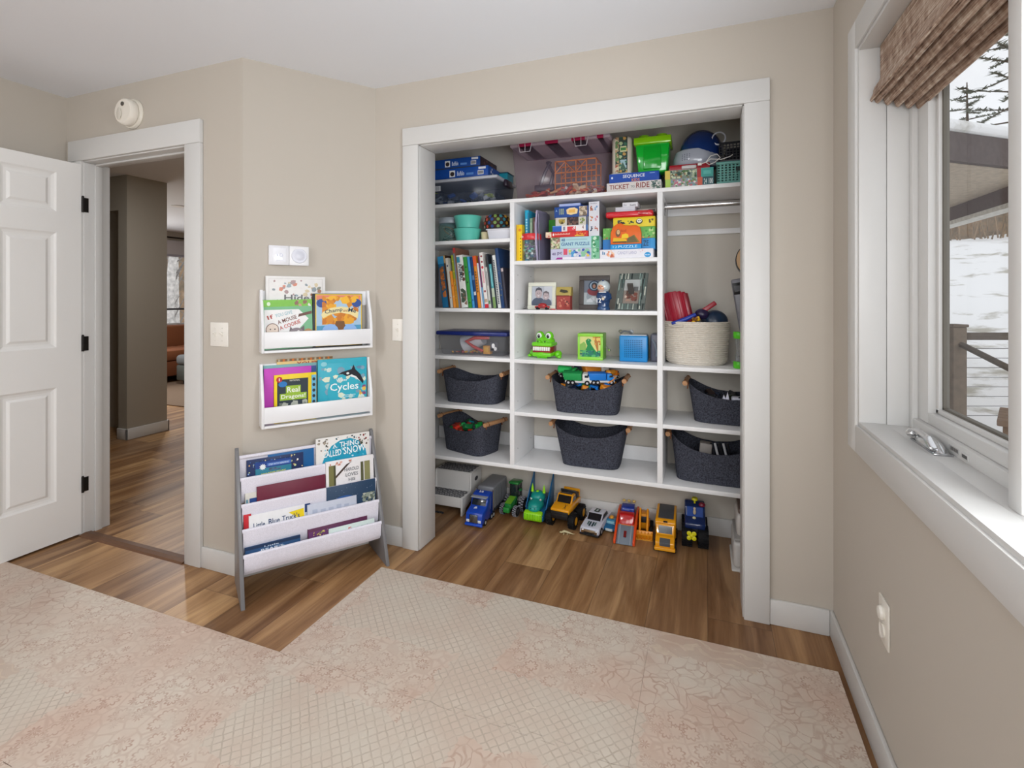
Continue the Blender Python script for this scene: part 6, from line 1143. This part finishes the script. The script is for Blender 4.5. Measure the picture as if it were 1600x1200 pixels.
for i in range(5):
    b = MB(); b.tube([(0, 0, 0), (-.018, .0, .05), (-.030, .01, .10)], .006, '#b8b8bc' if i % 2 else '#14141a', 8); o = one('craft_stick', 'striped black and silver stick leaning in the bottom right basket', 'stick', b, 'plastic', 'black and silver sticks in the bottom right basket'); o.location = (.052+i*.020, 2.775+.004*i, .465)
# -- rope basket
o = empty('rope_basket', (-.049, 2.835, .9665), .0, 'large cream coiled rope basket of toys in the right column', 'basket')
b = MB(); nr = 22; H = .222; prof = []
for k in range(nr):
    z0 = H*k/nr; base = .138+.020*(k/nr)**.6+.004*math.sin(k*.5)*.3
    if k == 0: base = .132
    for f in (0, .25, .5, .75): prof.append((base+.0045*math.sin(PI*f), z0+H/nr*f))
prof.append((prof[-1][0]-.003, H)); prof += [(prof[-1][0]-.012, H-.002), (.142, H*.5), (.125, .012), (0, .010)]
b.lathe([(0, 0.0), (.125, 0)]+prof, '#ded6ca', n=64, sx=1.04, sy=.86); b.build('basket_body', 'rope', o)
b = MB(); b.tube([(-.158, -.04, H-.02), (-.170, -.05, H-.012), (-.172, -.03, H-.010), (-.171, .02, H-.010), (-.16, .04, H-.018)], .007, '#d8cfc2', 8); b.tube([(-.13, -.095, H-.018), (-.10, -.118, H-.026), (-.06, -.133, H-.020)], .006, '#d8cfc2', 8); b.build('handle', 'rope', o)
o = empty('toy_drum', (-.118, 2.79, 1.165), 0, 'dark red ribbed half-round toy standing up in the rope basket', 'toy')
b = MB(); Mx = RY(-.22)
for i in range(9):
    a0 = PI*(.98+i*.105); rr = .066; b.box(-.0125, .0125, -.006, .006, .012, .185-.0015*(i-4)**2, '#9c1a30', bev=.004, M=Mx @ T(rr*math.cos(a0), rr*.55*math.sin(a0), 0) @ RZ(a0+PI/2))
b.prism([(-.060, -.034), (.060, -.034), (.062, .02), (.056, .04), (-.056, .04)], .0, .165, 'z', '#8a1428', bev=.01, M=Mx); b.build('ribbed_shell', 'plastic', o)
b = MB(); art(b, .018, .026, [('r', 0, 0, 1, 1, '#d8d0cc'), ('r', .2, .2, .8, .5, '#6a5a5a'), ('r', .2, .6, .8, .8, '#6a5a5a')], Mx @ T(-.032, -.0490, .005)); b.build('label', 'paper', o)
b = MB(); b.box(-.012, .012, -.012, .012, -.08, .10, '#9a1428', bev=.004, M=RY(.95)); o = one('red_toy_handle', 'dark red square rod pointing up to the right out of the rope basket', 'toy', b); o.location = (-.035, 2.80, 1.228)
b = MB(); b.tube([(-.165, 2.735, 1.178), (-.10, 2.725, 1.200), (-.05, 2.74, 1.225)], [.008, .012, .010], '#1f3a9c', 10); one('blue_baton', 'bright blue baton lying on the front rim of the rope basket', 'toy', b)
b = MB(); b.sph((0, 0, 0), (.066, .055, .062), '#1c2f48', 24); o = one('navy_ball', 'dark navy ball at the right of the rope basket', 'ball', b, 'plastic'); o.location = (.042, 2.83, 1.185)
b = MB(); b.sph((0, 0, 0), (.036, .03, .03), '#2a2044', 18); b.tube([(0, 0, 0), (.02, -.01, -.06)], .012, '#1f2a3c', 8); o = one('purple_maraca', 'dark purple rattle between the red rod and the navy ball', 'toy', b); o.location = (-.020, 2.80, 1.225)
b = MB(); rnd = random.Random(3)
for q in range(9): b.sph((rnd.uniform(-.018, .018), rnd.uniform(-.01, .01), rnd.uniform(-.018, .016)), rnd.uniform(.007, .011), rnd.choice(['#d88a1c', '#e8b42c', '#8a5a24']), 8)
o = one('yellow_toy', 'small yellow and brown toy at the front of the rope basket', 'toy', b); o.location = (-.045, 2.725, 1.195)
jumble('unseen toys filling the rope basket below its rim', 51, 40, -.13, .03, 2.78, 2.89, 1.03, 1.14, ['#1f2a3c', '#5a1a28', '#2a3a6a', '#3a3a3c'], .04, .08)
# -- sand timer and guitar
o = empty('sand_timer', (.152, 2.70, .9665), 0, 'green capped toy sand timer at the right edge of the rope basket shelf', 'sand timer')
for z in (0, .145): b = MB(); b.lathe([(0, 0), (.026, 0), (.028, .003), (.028, .030), (.026, .033), (0, .033)], '#4fc414', c=(0, 0, z), n=8); b.build('cap', 'plastic', o)
b = MB(); b.lathe([(.018, .033), (.019, .06), (.006, .088), (.019, .118), (.018, .145)], '#c8ccd0', n=20); b.build('glass_bulb', 'clear', o)
b = MB(); b.lathe([(0, .034), (.016, .034), (.014, .055), (0, .062)], '#8a8a8e', n=16); b.build('sand', 'rubber', o)
for a in (0, 2.1, 4.2): b = MB(); b.cyl((.022*math.cos(a), .022*math.sin(a), .033), (.022*math.cos(a), .022*math.sin(a), .145), .0018, col='#d8dcdc', n=6); b.build('post', 'clear', o)
o = empty('toy_banjo', (.235, 2.84, .9665), 0, 'round tan toy banjo with black rim and grey neck beside the casing', 'toy instrument')
MB_ = T(-.005, -.02, .535) @ RY(0) @ RX(PI/2-.1)
b = MB(); b.lathe([(0, .016), (.086, .016), (.086, -.016), (0, -.016)], '#d9b48a', n=40, M=MB_); b.build('drum_head', 'paper', o)
b = MB(); b.lathe([(.086, -.018), (.090, -.018), (.090, .018), (.086, .018), (.086, -.018)], '#1c1c20', n=40, M=MB_); b.build('rim', 'plastic', o)
b = MB(); b.box(-.045, .045, -.018, .018, .16, .45, '#7c7c84', bev=.010, seg=3, M=RY(-.16) @ T(0, 0, -.0)); b.box(-.012, .012, -.012, .012, 0, .17, '#5a5a62', bev=.004, M=RY(-.16)); b.build('grey_neck', 'plastic', o); b = MB(); b.tube([(-.055, .0, .42), (-.03, .004, .47), (-.005, .004, .54)], .014, '#2a2a2e', 10); b.build('joint', 'plastic', o)
b = MB(); b.box(-.042, -.002, -.020, -.017, .37, .43, '#141418', bev=.002, M=RY(-.16)); b.box(-.036, -.008, -.0206, -.019, .385, .415, '#4a4a50', M=RY(-.16)); b.build('label', 'plastic', o)

# ================================================================ floor of the closet
# step stool
o = empty('step_stool', (-1.49, 2.845, 0), 0, 'white plastic two-step stool with grey gripping treads on the closet floor', 'step stool'); WS = '#dcdad8'
b = MB(); W2 = .128
def shell(y0, y1, z0, z1, th=.012):
    b.box(-W2, W2, y0, y1, z1-th, z1, WS, bev=.005, seg=3); b.box(-W2, W2, y0, y0+th, z0, z1-.004, WS, bev=.005, seg=3)
shell(-.135, .0, .045, .105); shell(-.01, .135, .095, .218)
for s_ in (-1, 1): b.prism([(-.140, 0), (-.095, 0), (-.085, .030), (-.03, .045), (.05, .045), (.085, .030), (.10, 0), (.142, 0), (.136, .21), (.130, .217), (-.004, .217), (-.012, .208), (-.018, .112), (-.028, .104), (-.128, .104), (-.137, .098)], s_*W2-(.012 if s_ > 0 else 0), s_*W2+(0 if s_ > 0 else .012), 'x', WS, bev=.003)
b.build('stool_body', 'plastic', o)
for (y0, y1, z) in ((-.128, -.022, .1055), (-.002, .128, .2185)):
    b = MB(); b.box(-W2+.014, W2-.014, y0, y1, z-.002, z, '#a5a5a6', bev=.001)
    n = 13
    for i in range(n):
        for j in range(6 if z > .2 else 5):
            x = -W2+.022+i*(2*W2-.044)/(n-1)+(.004 if j % 2 else -.004); y = y0+.010+j*(y1-y0-.02)/(5 if z > .2 else 4); b.box(-.0085, .0085, -.0036, .0036, 0, .002, '#4a4a4f', M=T(x, y, z-.0003) @ RZ(.7 if (i+j) % 2 else -.7))
    b.build('tread', 'rubber', o)
b = MB(); b.lathe([(0, 0), (.017, 0), (.018, .0015), (0, .0015)], '#4a4a50', n=24, M=T(W2-.0005, .06, .165) @ RY(PI/2) @ Matrix.Diagonal((.75, 1.3, 1, 1))); b.build('hand_hole', 'rubber', o)
b = MB()
for y_ in (-.117, .121):
    for s_ in (-1, 1): b.box(s_*W2-.012, s_*W2+.002 if s_ < 0 else s_*W2+.002, y_-.022, y_+.022, 0, .007, '#8a8a8c', bev=.002)
b.build('rubber_feet', 'rubber', o)
VG = 'toy vehicles lined up on the closet floor'
def wheel(o, x, y, r, w_, hub='#b8b8bc', tire='#18181b', hr=.55, knob=0, name='wheel'):
    b = MB(); b.lathe([(r*.5, -w_/2), (r*.9, -w_/2), (r, -w_/2+w_*.18), (r, w_/2-w_*.18), (r*.9, w_/2), (r*.5, w_/2)], tire, n=28, M=T(x, y, r) @ RY(PI/2))
    if knob:
        n = 16
        for i in range(n):
            a = 2*PI*i/n
            for s_ in (-1, 1): b.box(-w_*.24, w_*.24, -r*.10, r*.10, 0, r*.10, tire if knob == 1 else '#8a8a92', M=T(x, y, r) @ RX(a+(.09 if s_ > 0 else -.09)) @ T(s_*w_*.25, 0, r*.95))
    ww = b.build(name, 'rubber', o); b = MB(); b.lathe([(0, -w_*.42), (r*hr, -w_*.5), (r*hr, w_*.5), (0, w_*.42)], hub, n=24, M=T(x, y, r) @ RY(PI/2)); b.build('hub', 'plastic', ww); return ww
def veh(name, label, x, y, rz=0, cat='toy vehicle'): return empty(name, (x, y, .0005), rz, label, cat, VG)
# blue lorry
o = veh('toy_lorry', 'blue toy lorry cab with a long grey trailer next to the step stool', -1.235, 2.600, .0)
b = MB(); BLU = '#1746b4'; b.prism([(0, .018), (-.003, .045), (.006, .082), (.065, .100), (.085, .145), (.10, .156), (.135, .162), (.155, .160), (.155, .018)], -.052, .052, 'x', BLU, bev=.006); b.build('cab', 'gloss', o)
b = MB(); b.box(-.026, .026, -.006, .002, .028, .074, '#9aa3ae', bev=.003)
for i in range(6): b.box(-.022+i*.008, -.020+i*.008, -.0072, -.005, .03, .072, '#6a727c')
b.build('grille', 'metal', o)
b = MB(); b.prism([(.064, .1025), (.086, .1455), (.089, .143), (.068, .1005)], -.044, .044, 'x', '#20262e', bev=.001); b.box(-.050, .050, .050, .088, .142, .148, '#9aa0a8', bev=.002, M=T(0, .012, .002)); b.build('windscreen_visor', 'gloss', o)
b = MB()
for s_ in (-1, 1): b.box(s_*.036-.010, s_*.036+.010, -.004, .003, .030, .046, '#dfe4ea', bev=.003)
b.build('headlamps', 'gloss', o); b = MB(); b.box(-.055, .055, -.008, .006, .010, .024, '#1f50c4', bev=.004); b.build('bumper', 'gloss', o)
b = MB(); art(b, .03, .02, [('b', .0, .0, .4, .9, 2, '#e8eef8'), ('b', .5, 0, .4, .9, 2, '#e8eef8')], T(-.014, .105, .1625) @ RX(-1.25)); b.prism([(-.010, .020), (.010, .024), (.004, .040), (-.008, .036)], .0, .0006, 'z', '#cfd8e8', M=T(0, .0, .0955) @ RX(.27)); b.build('decal', 'paper', o)
b = MB(); b.box(-.054, .054, .165, .385, .045, .178, '#7b7d83', bev=.012, seg=3); b.box(-.05, .05, .16, .38, .030, .046, '#3a3c42'); b.build('trailer', 'plastic', o)
b = MB()
for i in range(5): b.box(-.0555, .0555, .19+i*.04, .194+i*.04, .05, .17, '#6c6e75')
b.build('trailer_ribs', 'plastic', o)
for y in (.045, .135, .165, .32, .352):
    for s_ in (-1, 1): wheel(o, s_*.046, y, .019, .016, '#c8ccd0')
for s_ in (-1, 1): b = MB(); b.cyl((s_*.056, .150, .05), (s_*.056, .150, .168), .004, col='#b8bcc2', n=10); b.build('exhaust_pipe', 'metal', o)
# tractor
o = veh('toy_tractor', 'dark green toy tractor with knobbly wheels behind the blue lorry', -1.105, 2.835, -.10); TG = '#1f7a34'
b = MB(); b.prism([(-.03, .045), (-.034, .075), (.04, .095), (.06, .095), (.06, .045)], -.022, .022, 'x', TG, bev=.006); b.prism([(-.028, .0755), (.04, .0955), (.04, .0975), (-.030, .0785)], -.020, .020, 'x', '#6fae2c'); b.build('hood', 'gloss', o)
b = MB(); b.box(-.02, .02, -.055, -.03, .03, .06, '#2a8a3a', bev=.005); b.box(-.016, .016, -.03, .10, .025, .05, '#1c1c20', bev=.003); b.build('front_weight', 'plastic', o)
b = MB()
for x in (-.026, .026):
    for y in (.055, .108): b.box(x-.002, x+.002, y-.002, y+.002, .08, .168, '#1a1e1c')
b.box(-.024, .024, .057, .106, .085, .165, '#222c2c', bev=.002); b.build('cab_windows', 'gloss', o)
b = MB(); b.box(-.034, .034, .046, .116, .166, .180, TG, bev=.005); b.build('roof', 'gloss', o)
b = MB(); b.box(.028, .040, .07, .09, .125, .135, TG); b.build('mirror', 'plastic', o)
for s_ in (-1, 1): wheel(o, s_*.043, -.005, .030, .024, '#3a3c40', '#1c1c1e', .5, 2, 'front_wheel'); wheel(o, s_*.050, .085, .042, .030, '#3a3c40', '#1c1c1e', .5, 2, 'rear_wheel')
# dinosaur transporter
o = veh('toy_dinosaur_truck', 'teal and lime toy truck with a horned dinosaur face and two tall blue fins', -.935, 2.765, .0); TL = '#14938a'; LM = '#9ae01c'
b = MB(); b.prism([(0, .02), (-.004, .05), (.06, .075), (.10, .08), (.22, .08), (.22, .02)], -.062, .062, 'x', '#125a84', bev=.006); b.build('chassis', 'plastic', o)
b = MB(); b.prism([(-.008, .018), (-.016, .034), (-.012, .066), (.02, .074), (.03, .02)], -.055, .055, 'x', LM, bev=.007)
for i in range(7): b.box(-.048+i*.015, -.040+i*.015, -.019, -.01, .026, .060, '#82cc12', bev=.002)
b.build('front_bumper', 'plastic', o)
b = MB(); b.sph((0, .055, .095), (.046, .062, .034), TL, 22); b.sph((0, .020, .085), (.038, .03, .022), '#1a9e96', 18); b.sph((0, .095, .125), (.044, .045, .036), TL, 20); b.sph((-.012, -.006, .090), .004, '#0c5450', 8); b.sph((.012, -.006, .090), .004, '#0c5450', 8)
b.sph((-.028, .064, .122), (.013, .012, .010), TL, 12); b.sph((.028, .064, .122), (.013, .012, .010), TL, 12); b.build('dinosaur_head', 'plastic', o)
b = MB(); b.prism([(.02, .100), (.045, .118), (.085, .165), (.11, .160), (.10, .14), (.06, .115)], -.008, .008, 'x', LM, bev=.003)
for s_ in (-1, 1): b.lathe([(0, .05), (.006, .03), (.010, 0)], LM, c=(s_*.036, .10, .150), n=12)
b.build('horns', 'plastic', o)
for s_ in (-1, 1): b = MB(); b.sph((s_*.029, .051, .124), .0065, '#e8ece0', 10); b.sph((s_*.030, .0455, .1245), .0028, '#141414', 8); b.build('eye', 'gloss', o)
for s_ in (-1, 1): b = MB(); b.prism([(.05, .07), (.20, .07), (.222, .13), (.215, .240), (.195, .215), (.11, .135)], s_*.062-.003, s_*.062+.003, 'x', '#1668a0', bev=.001); b.build('side_fin', 'plastic', o)
for y in (.05, .17):
    for s_ in (-1, 1): wheel(o, s_*.056, y, .024, .018, '#7ac81a')
b = MB(); b.box(-.045, .045, .12, .215, .08, .11, '#1a4a74', bev=.006); b.build('load_bed', 'plastic', o)
# yellow monster pickup
o = veh('toy_pickup', 'yellow toy pickup with oversized black tyres and yellow hubs', -.772, 2.800, -.10); YL = '#f0a414'
b = MB(); b.prism([(-.035, .085), (-.036, .108), (.030, .122), (.062, .122), (.17, .122), (.17, .085)], -.056, .056, 'x', YL, bev=.005); b.build('body', 'gloss', o)
b = MB(); b.prism([(.030, .122), (.058, .158), (.066, .162), (.100, .162), (.115, .122)], -.048, .048, 'x', YL, bev=.004); b.build('cab', 'gloss', o)
b = MB(); b.prism([(.029, .1245), (.0555, .1575), (.058, .155), (.032, .122)], -.040, .040, 'x', '#14161a'); 
for s_ in (-1, 1): b.prism([(.046, .127), (.062, .152), (.096, .152), (.104, .127)], s_*.0485-.0006, s_*.0485+.0006, 'x', '#14161a')
b.box(-.036, .036, .068, .096, .1622, .164, '#1a1a1e', bev=.001); b.build('windows', 'gloss', o)
b = MB(); b.box(-.046, .046, .116, .168, .120, .150, '#1a1a1c', bev=.003); b.box(-.05, .05, .108, .116, .125, .172, '#1c1c1e', bev=.003); b.box(-.05, .05, .165, .170, .125, .165, YL, bev=.002); b.build('cargo_bed', 'plastic', o)
b = MB(); b.box(-.05, .05, -.045, .175, .055, .085, '#151518', bev=.006); b.box(-.052, .052, -.044, -.036, .070, .098, '#1c1c1e', bev=.003); b.cyl((-.075, 0, .043), (.075, 0, .043), .007, col='#1c1c1e', n=10); b.cyl((-.075, .135, .043), (.075, .135, .043), .007, col='#1c1c1e', n=10); b.build('suspension', 'plastic', o)
b = MB(); art(b, .02, .05, [('t', .1, .05, .8, .9, 'X', '#2a1c10')], T(.012, -.028, .1102) @ RX(-PI/2+.2)); b.build('hood_decal', 'paper', o)
for y in (0, .135):
    for s_ in (-1, 1): wheel(o, s_*.068, y, .044, .036, '#e8a41c', '#131315', .5, 1)
o = empty('dinosaur_skeleton_figure', (-.720, 2.715, .001), .3, 'tiny pale dinosaur figure lying in front of the yellow pickup', 'toy animal'); b = MB()
b.tube([(-.030, 0, .008), (-.015, .002, .014), (.0, 0, .012), (.02, -.002, .006), (.034, -.006, .003), (.044, .0, .002)], [.004, .007, .006, .004, .002, .001], '#c9bf94', 8)
for x in (-.018, .002):
    for s_ in (-1, 1): b.tube([(x, s_*.003, .010), (x+.002, s_*.010, .006), (x-.002, s_*.012, .001)], .002, '#c9bf94', 6)
b.sph((-.034, 0, .010), (.007, .005, .005), '#c9bf94', 10); b.build('body', 'plastic', o)
# white racing car
o = veh('toy_race_car', 'white toy racing car with black markings between the yellow pickup and the small blue car', -.598, 2.730, -.12); WC = '#d6dae8'
b = MB(); b.prism([(0, .014), (-.004, .030), (.01, .044), (.085, .058), (.20, .058), (.252, .056), (.256, .02), (.25, .014)], -.054, .054, 'x', WC, bev=.008); b.build('body', 'gloss', o)
b = MB(); b.prism([(.075, .058), (.112, .088), (.18, .090), (.225, .060)], -.044, .044, 'x', WC, bev=.007); b.build('roof', 'gloss', o)
b = MB(); b.prism([(.077, .0605), (.1085, .0875), (.112, .085), (.081, .058)], -.038, .038, 'x', '#12161c'); 
for s_ in (-1, 1): b.prism([(.092, .062), (.116, .083), (.176, .084), (.20, .062)], s_*.0445-.0008, s_*.0445+.0008, 'x', '#12161c')
b.build('windows', 'gloss', o)
b = MB()
for s_ in (-1, 1): b.box(s_*.008-.004, s_*.008+.004, .02, .062, 0, .0006, '#1a3a40', M=T(0, 0, .0465) @ RX(.185)); b.box(s_*.020-.003, s_*.020+.003, .03, .062, 0, .0006, '#2a5a54', M=T(0, 0, .0465) @ RX(.185))
b.prism([(-.016, .125), (.0, .12), (.016, .125), (.014, .165), (-.012, .17)], .0905, .0912, 'z', '#1f3a30'); b.prism([(-.006, .135), (.006, .135), (.004, .158), (-.004, .158)], .0912, .0916, 'z', '#c8d0d8'); b.build('stripe_decals', 'paper', o)
b = MB(); b.box(-.046, .046, -.006, .002, .018, .038, '#b8a890', bev=.003); b.box(-.03, .03, -.0075, -.004, .02, .026, '#3a3a3c')
for s_ in (-1, 1): b.sph((s_*.038, -.002, .034), (.011, .006, .006), '#e8e8ec', 10)
b.build('front_grille', 'metal', o)
b = MB(); b.box(-.056, .056, -.006, .25, .006, .015, '#16181c', bev=.003); b.build('sill', 'plastic', o)
for y in (.045, .205):
    for s_ in (-1, 1): wheel(o, s_*.050, y, .021, .014, '#c8c8cc')
# small blue car
o = veh('toy_small_car', 'small blue toy car with a yellow rider between the white car and the red toy', -.505, 2.815, -.10)
b = MB(); b.prism([(0, .010), (-.002, .028), (.03, .036), (.09, .038), (.10, .012)], -.034, .034, 'x', '#1f6a9c', bev=.005); b.build('body', 'gloss', o)
b = MB(); b.prism([(.030, .036), (.045, .056), (.075, .056), (.088, .038)], -.026, .026, 'x', '#3a8ab4', bev=.003); b.box(-.022, .022, .0295, .034, .038, .052, '#8ac0d0', bev=.001, M=T(0, 0, 0)); b.build('cab', 'gloss', o)
b = MB(); b.sph((0, .060, .064), (.012, .012, .010), '#e8a83a', 12); b.sph((-.012, .06, .060), .006, '#d8601a', 8); b.build('rider', 'plastic', o)
b = MB(); b.box(-.020, .020, -.005, .0, .010, .024, '#cfd8d8', bev=.002); b.build('number_plate', 'paper', o)
for y in (.02, .08):
    for s_ in (-1, 1): wheel(o, s_*.033, y, .0125, .010, '#a8a8ac')
# red / orange ramp vehicle
o = veh('toy_launcher_truck', 'orange and red toy vehicle with a grey loading ramp in front', -.405, 2.700, .03); OR_ = '#e8501c'
b = MB()
for s_ in (-1, 1): b.prism([(-.006, .004), (-.008, .024), (.10, .080), (.20, .110), (.26, .112), (.26, .07), (.12, .02), (.02, .004)], s_*.050-.006, s_*.050+.006, 'x', OR_, bev=.003)
b.build('side_frame', 'plastic', o)
b = MB(); b.prism([(-.002, .005), (.095, .066), (.098, .060), (.004, .001)], -.043, .043, 'x', '#7d8894', bev=.001); 
for x in (-.030, .030): b.prism([(-.002, .008), (.095, .070), (.098, .064), (.004, .004)], x-.003, x+.003, 'x', '#98a2ae')
b.prism([(.03, .030), (.06, .049), (.061, .046), (.031, .027)], -.007, .007, 'x', '#7a1c1c', M=T(0, -.0005, .0022)); b.build('ramp', 'plastic', o)
b = MB(); b.prism([(.10, .066), (.125, .112), (.16, .118), (.16, .066)], -.040, .040, 'x', '#c4161c', bev=.005); b.build('red_cab', 'gloss', o)
b = MB(); b.prism([(.165, .07), (.175, .128), (.225, .138), (.225, .07)], -.036, .036, 'x', '#1c3a9c', bev=.005); b.build('blue_canopy', 'gloss', o)
b = MB(); b.box(-.05, .05, .10, .26, .03, .068, '#e07a1c', bev=.004)
for x in (-.028, 0, .028): b.sph((x, .245, .142), (.010, .008, .008), '#d8b86a', 8)
b.build('rear_deck', 'plastic', o)
for y in (.12, .225):
    for s_ in (-1, 1): wheel(o, s_*.048, y, .026, .018, '#3a3a40')
# yellow digger
o = veh('toy_digger', 'yellow toy digger with its bucket lowered, left of the yellow school-bus-like truck', -.318, 2.815, .06); YG = '#e8981a'
b = MB(); b.prism([(-.008, .002), (-.022, .028), (-.016, .050), (.010, .040), (.014, .002)], -.050, .050, 'x', YG, bev=.003)
for i in range(6): b.box(-.048+i*.018, -.042+i*.018, -.020, -.005, .006, .045, '#d48812')
b.box(-.05, .05, -.022, .0, .0, .004, '#f0b040'); b.build('bucket', 'plastic', o)
for s_ in (-1, 1): b = MB(); b.tube([(s_*.020, -.0, .035), (s_*.020, .035, .085), (s_*.020, .075, .130), (s_*.018, .11, .09)], .006, YG, 8); b.build('arm', 'plastic', o)
b = MB(); b.box(-.024, .024, .06, .12, .03, .10, YG, bev=.004); b.box(-.020, .020, .056, .10, .062, .095, '#2a2c30', bev=.002); b.box(-.026, .026, .055, .12, .100, .108, YG, bev=.003); b.build('cab', 'plastic', o)
b = MB(); b.box(-.03, .03, .07, .16, .02, .05, '#c87c14', bev=.004); b.build('chassis', 'plastic', o)
for y in (.045, .13):
    for s_ in (-1, 1): wheel(o, s_*.038, y, .024, .018, '#e8a82a')
# yellow dump truck
o = veh('toy_dump_truck', 'yellow toy truck with a grey roof panel and grey radiator, front right of the row', -.198, 2.700, .02); YT = '#f2a61a'
b = MB(); b.prism([(-.002, .022), (-.006, .050), (.030, .070), (.045, .072), (.062, .118), (.075, .126), (.10, .13), (.10, .022)], -.048, .048, 'x', YT, bev=.006); b.build('cab', 'gloss', o)
b = MB(); b.prism([(-.0075, .034), (-.0095, .052), (.018, .0655), (.021, .062), (-.005, .034)], -.026, .026, 'x', '#5a5e64', bev=.001); b.build('radiator', 'plastic', o)
b = MB(); b.prism([(.046, .077), (.0585, .112), (.061, .111), (.049, .075)], -.034, .034, 'x', '#20242a'); b.build('windscreen', 'gloss', o)
b = MB(); b.box(-.052, .052, -.010, .015, .010, .026, YT, bev=.004); b.box(-.056, .056, -.004, .21, .006, .02, '#18181a', bev=.003); b.build('bumper', 'gloss', o)
b = MB(); b.prism([(.060, .125), (.075, .138), (.23, .160), (.24, .150), (.24, .03), (.105, .03)], -.052, .052, 'x', YT, bev=.006); b.build('dump_body', 'gloss', o)
b = MB(); b.prism([(.085, .1415), (.225, .1615), (.226, .1585), (.086, .1385)], -.038, .040, 'x', '#4a4e54', bev=.001); b.build('roof_panel', 'plastic', o)
b = MB()
for i in range(5): b.box(-.028+i*.012, -.022+i*.012, .060, .066, .121, .125, '#d88c10')
b.box(-.010, .010, .060, .064, .128, .136, '#2a2420'); b.build('marker_lamps', 'plastic', o)
for y in (.035, .16, .20):
    for s_ in (-1, 1): wheel(o, s_*.047, y, .023, .018, '#c8961c')
# navy monster truck
o = veh('toy_monster_truck', 'navy toy monster truck with a yellow propeller badge and huge black tyres', -.055, 2.84, .05); NV = '#122a5c'
b = MB(); b.prism([(-.045, .10), (-.048, .13), (.0, .150), (.012, .20), (.06, .215), (.10, .205), (.10, .10)], -.052, .052, 'x', NV, bev=.010); b.build('body', 'gloss', o)
b = MB(); b.prism([(-.004, .152), (.008, .198), (.013, .196), (.002, .150)], -.040, .040, 'x', '#1c4a9c'); b.build('windscreen', 'gloss', o)
b = MB(); b.sph((-.002, -.008, .178), (.008, .006, .014), '#c8b89a', 10); b.sph((-.002, -.008, .196), .007, '#e0c8a8', 10); b.sph((-.004, -.012, .148), (.009, .005, .008), '#d8d0a0', 10); b.build('driver_figure', 'plastic', o)
b = MB(); b.lathe([(0, .012), (.014, .012), (.016, .008), (.016, 0), (0, 0)], '#c8c41c', c=(.0, .03, .228), n=20); b.cyl((0, .03, .21), (0, .03, .23), .005, col='#c8c41c', n=10); b.build('roof_knob', 'plastic', o)
b = MB(); b.sph((.036, .03, .205), (.018, .016, .014), '#7a1c34', 12); b.build('beacon', 'gloss', o)
for s_, y in ((-1, -.01), (1, -.01), (-1, .10), (1, .10)): wheel(o, s_*.040, y, .054, .052, '#1c1c22', '#101014', .42, 1)
b = MB()
for k in range(4): a = PI/4+k*PI/2; b.sph((-.018+.017*math.cos(a), -.066, .075+.017*math.sin(a)), (.012, .004, .012), '#e0d81c', 14)
b.sph((-.018, -.067, .075), (.009, .005, .009), '#e0d81c', 12); b.build('propeller_badge', 'plastic', o)
b = MB(); b.cyl((-.018, -.064, .075), (-.018, -.03, .085), .007, col='#16161a', n=8); b.box(-.04, .04, -.03, .12, .06, .102, '#14161c', bev=.006); b.build('chassis', 'plastic', o)
# white appliance at the right jamb
o = empty('white_container', (.20, 2.755, 0), 0, 'tall white plastic container half hidden behind the right closet casing', 'container')
b = MB(); b.box(-.085, .10, -.125, .14, .0, .012, '#d8d6d2', bev=.005); b.box(-.078, .10, -.118, .13, .012, .14, '#cfcdca', bev=.02, seg=3); b.build('lower_body', 'plastic', o)
b = MB(); b.box(-.072, .10, -.112, .125, .141, .155, '#a8a6a4', bev=.004); b.build('middle_band', 'plastic', o); b = MB(); b.box(-.062, .10, -.10, .115, .156, .265, '#d2d0cd', bev=.02, seg=3); b.build('upper_body', 'plastic', o)
b = MB(); b.box(-.055, .10, -.09, .11, .266, .29, '#6a5a54', bev=.006); b.build('lid', 'plastic', o)
b = MB(); rnd = random.Random(4)
for q in range(5): b.sph((-1.54+.012*q, 2.70+.004*(q % 2), .006), (.009, .007, .006), '#2a2c30', 8)
tag(b.build('small_dark_toy', 'plastic'), 'tiny dark toy on the floor under the step stool', 'toy')
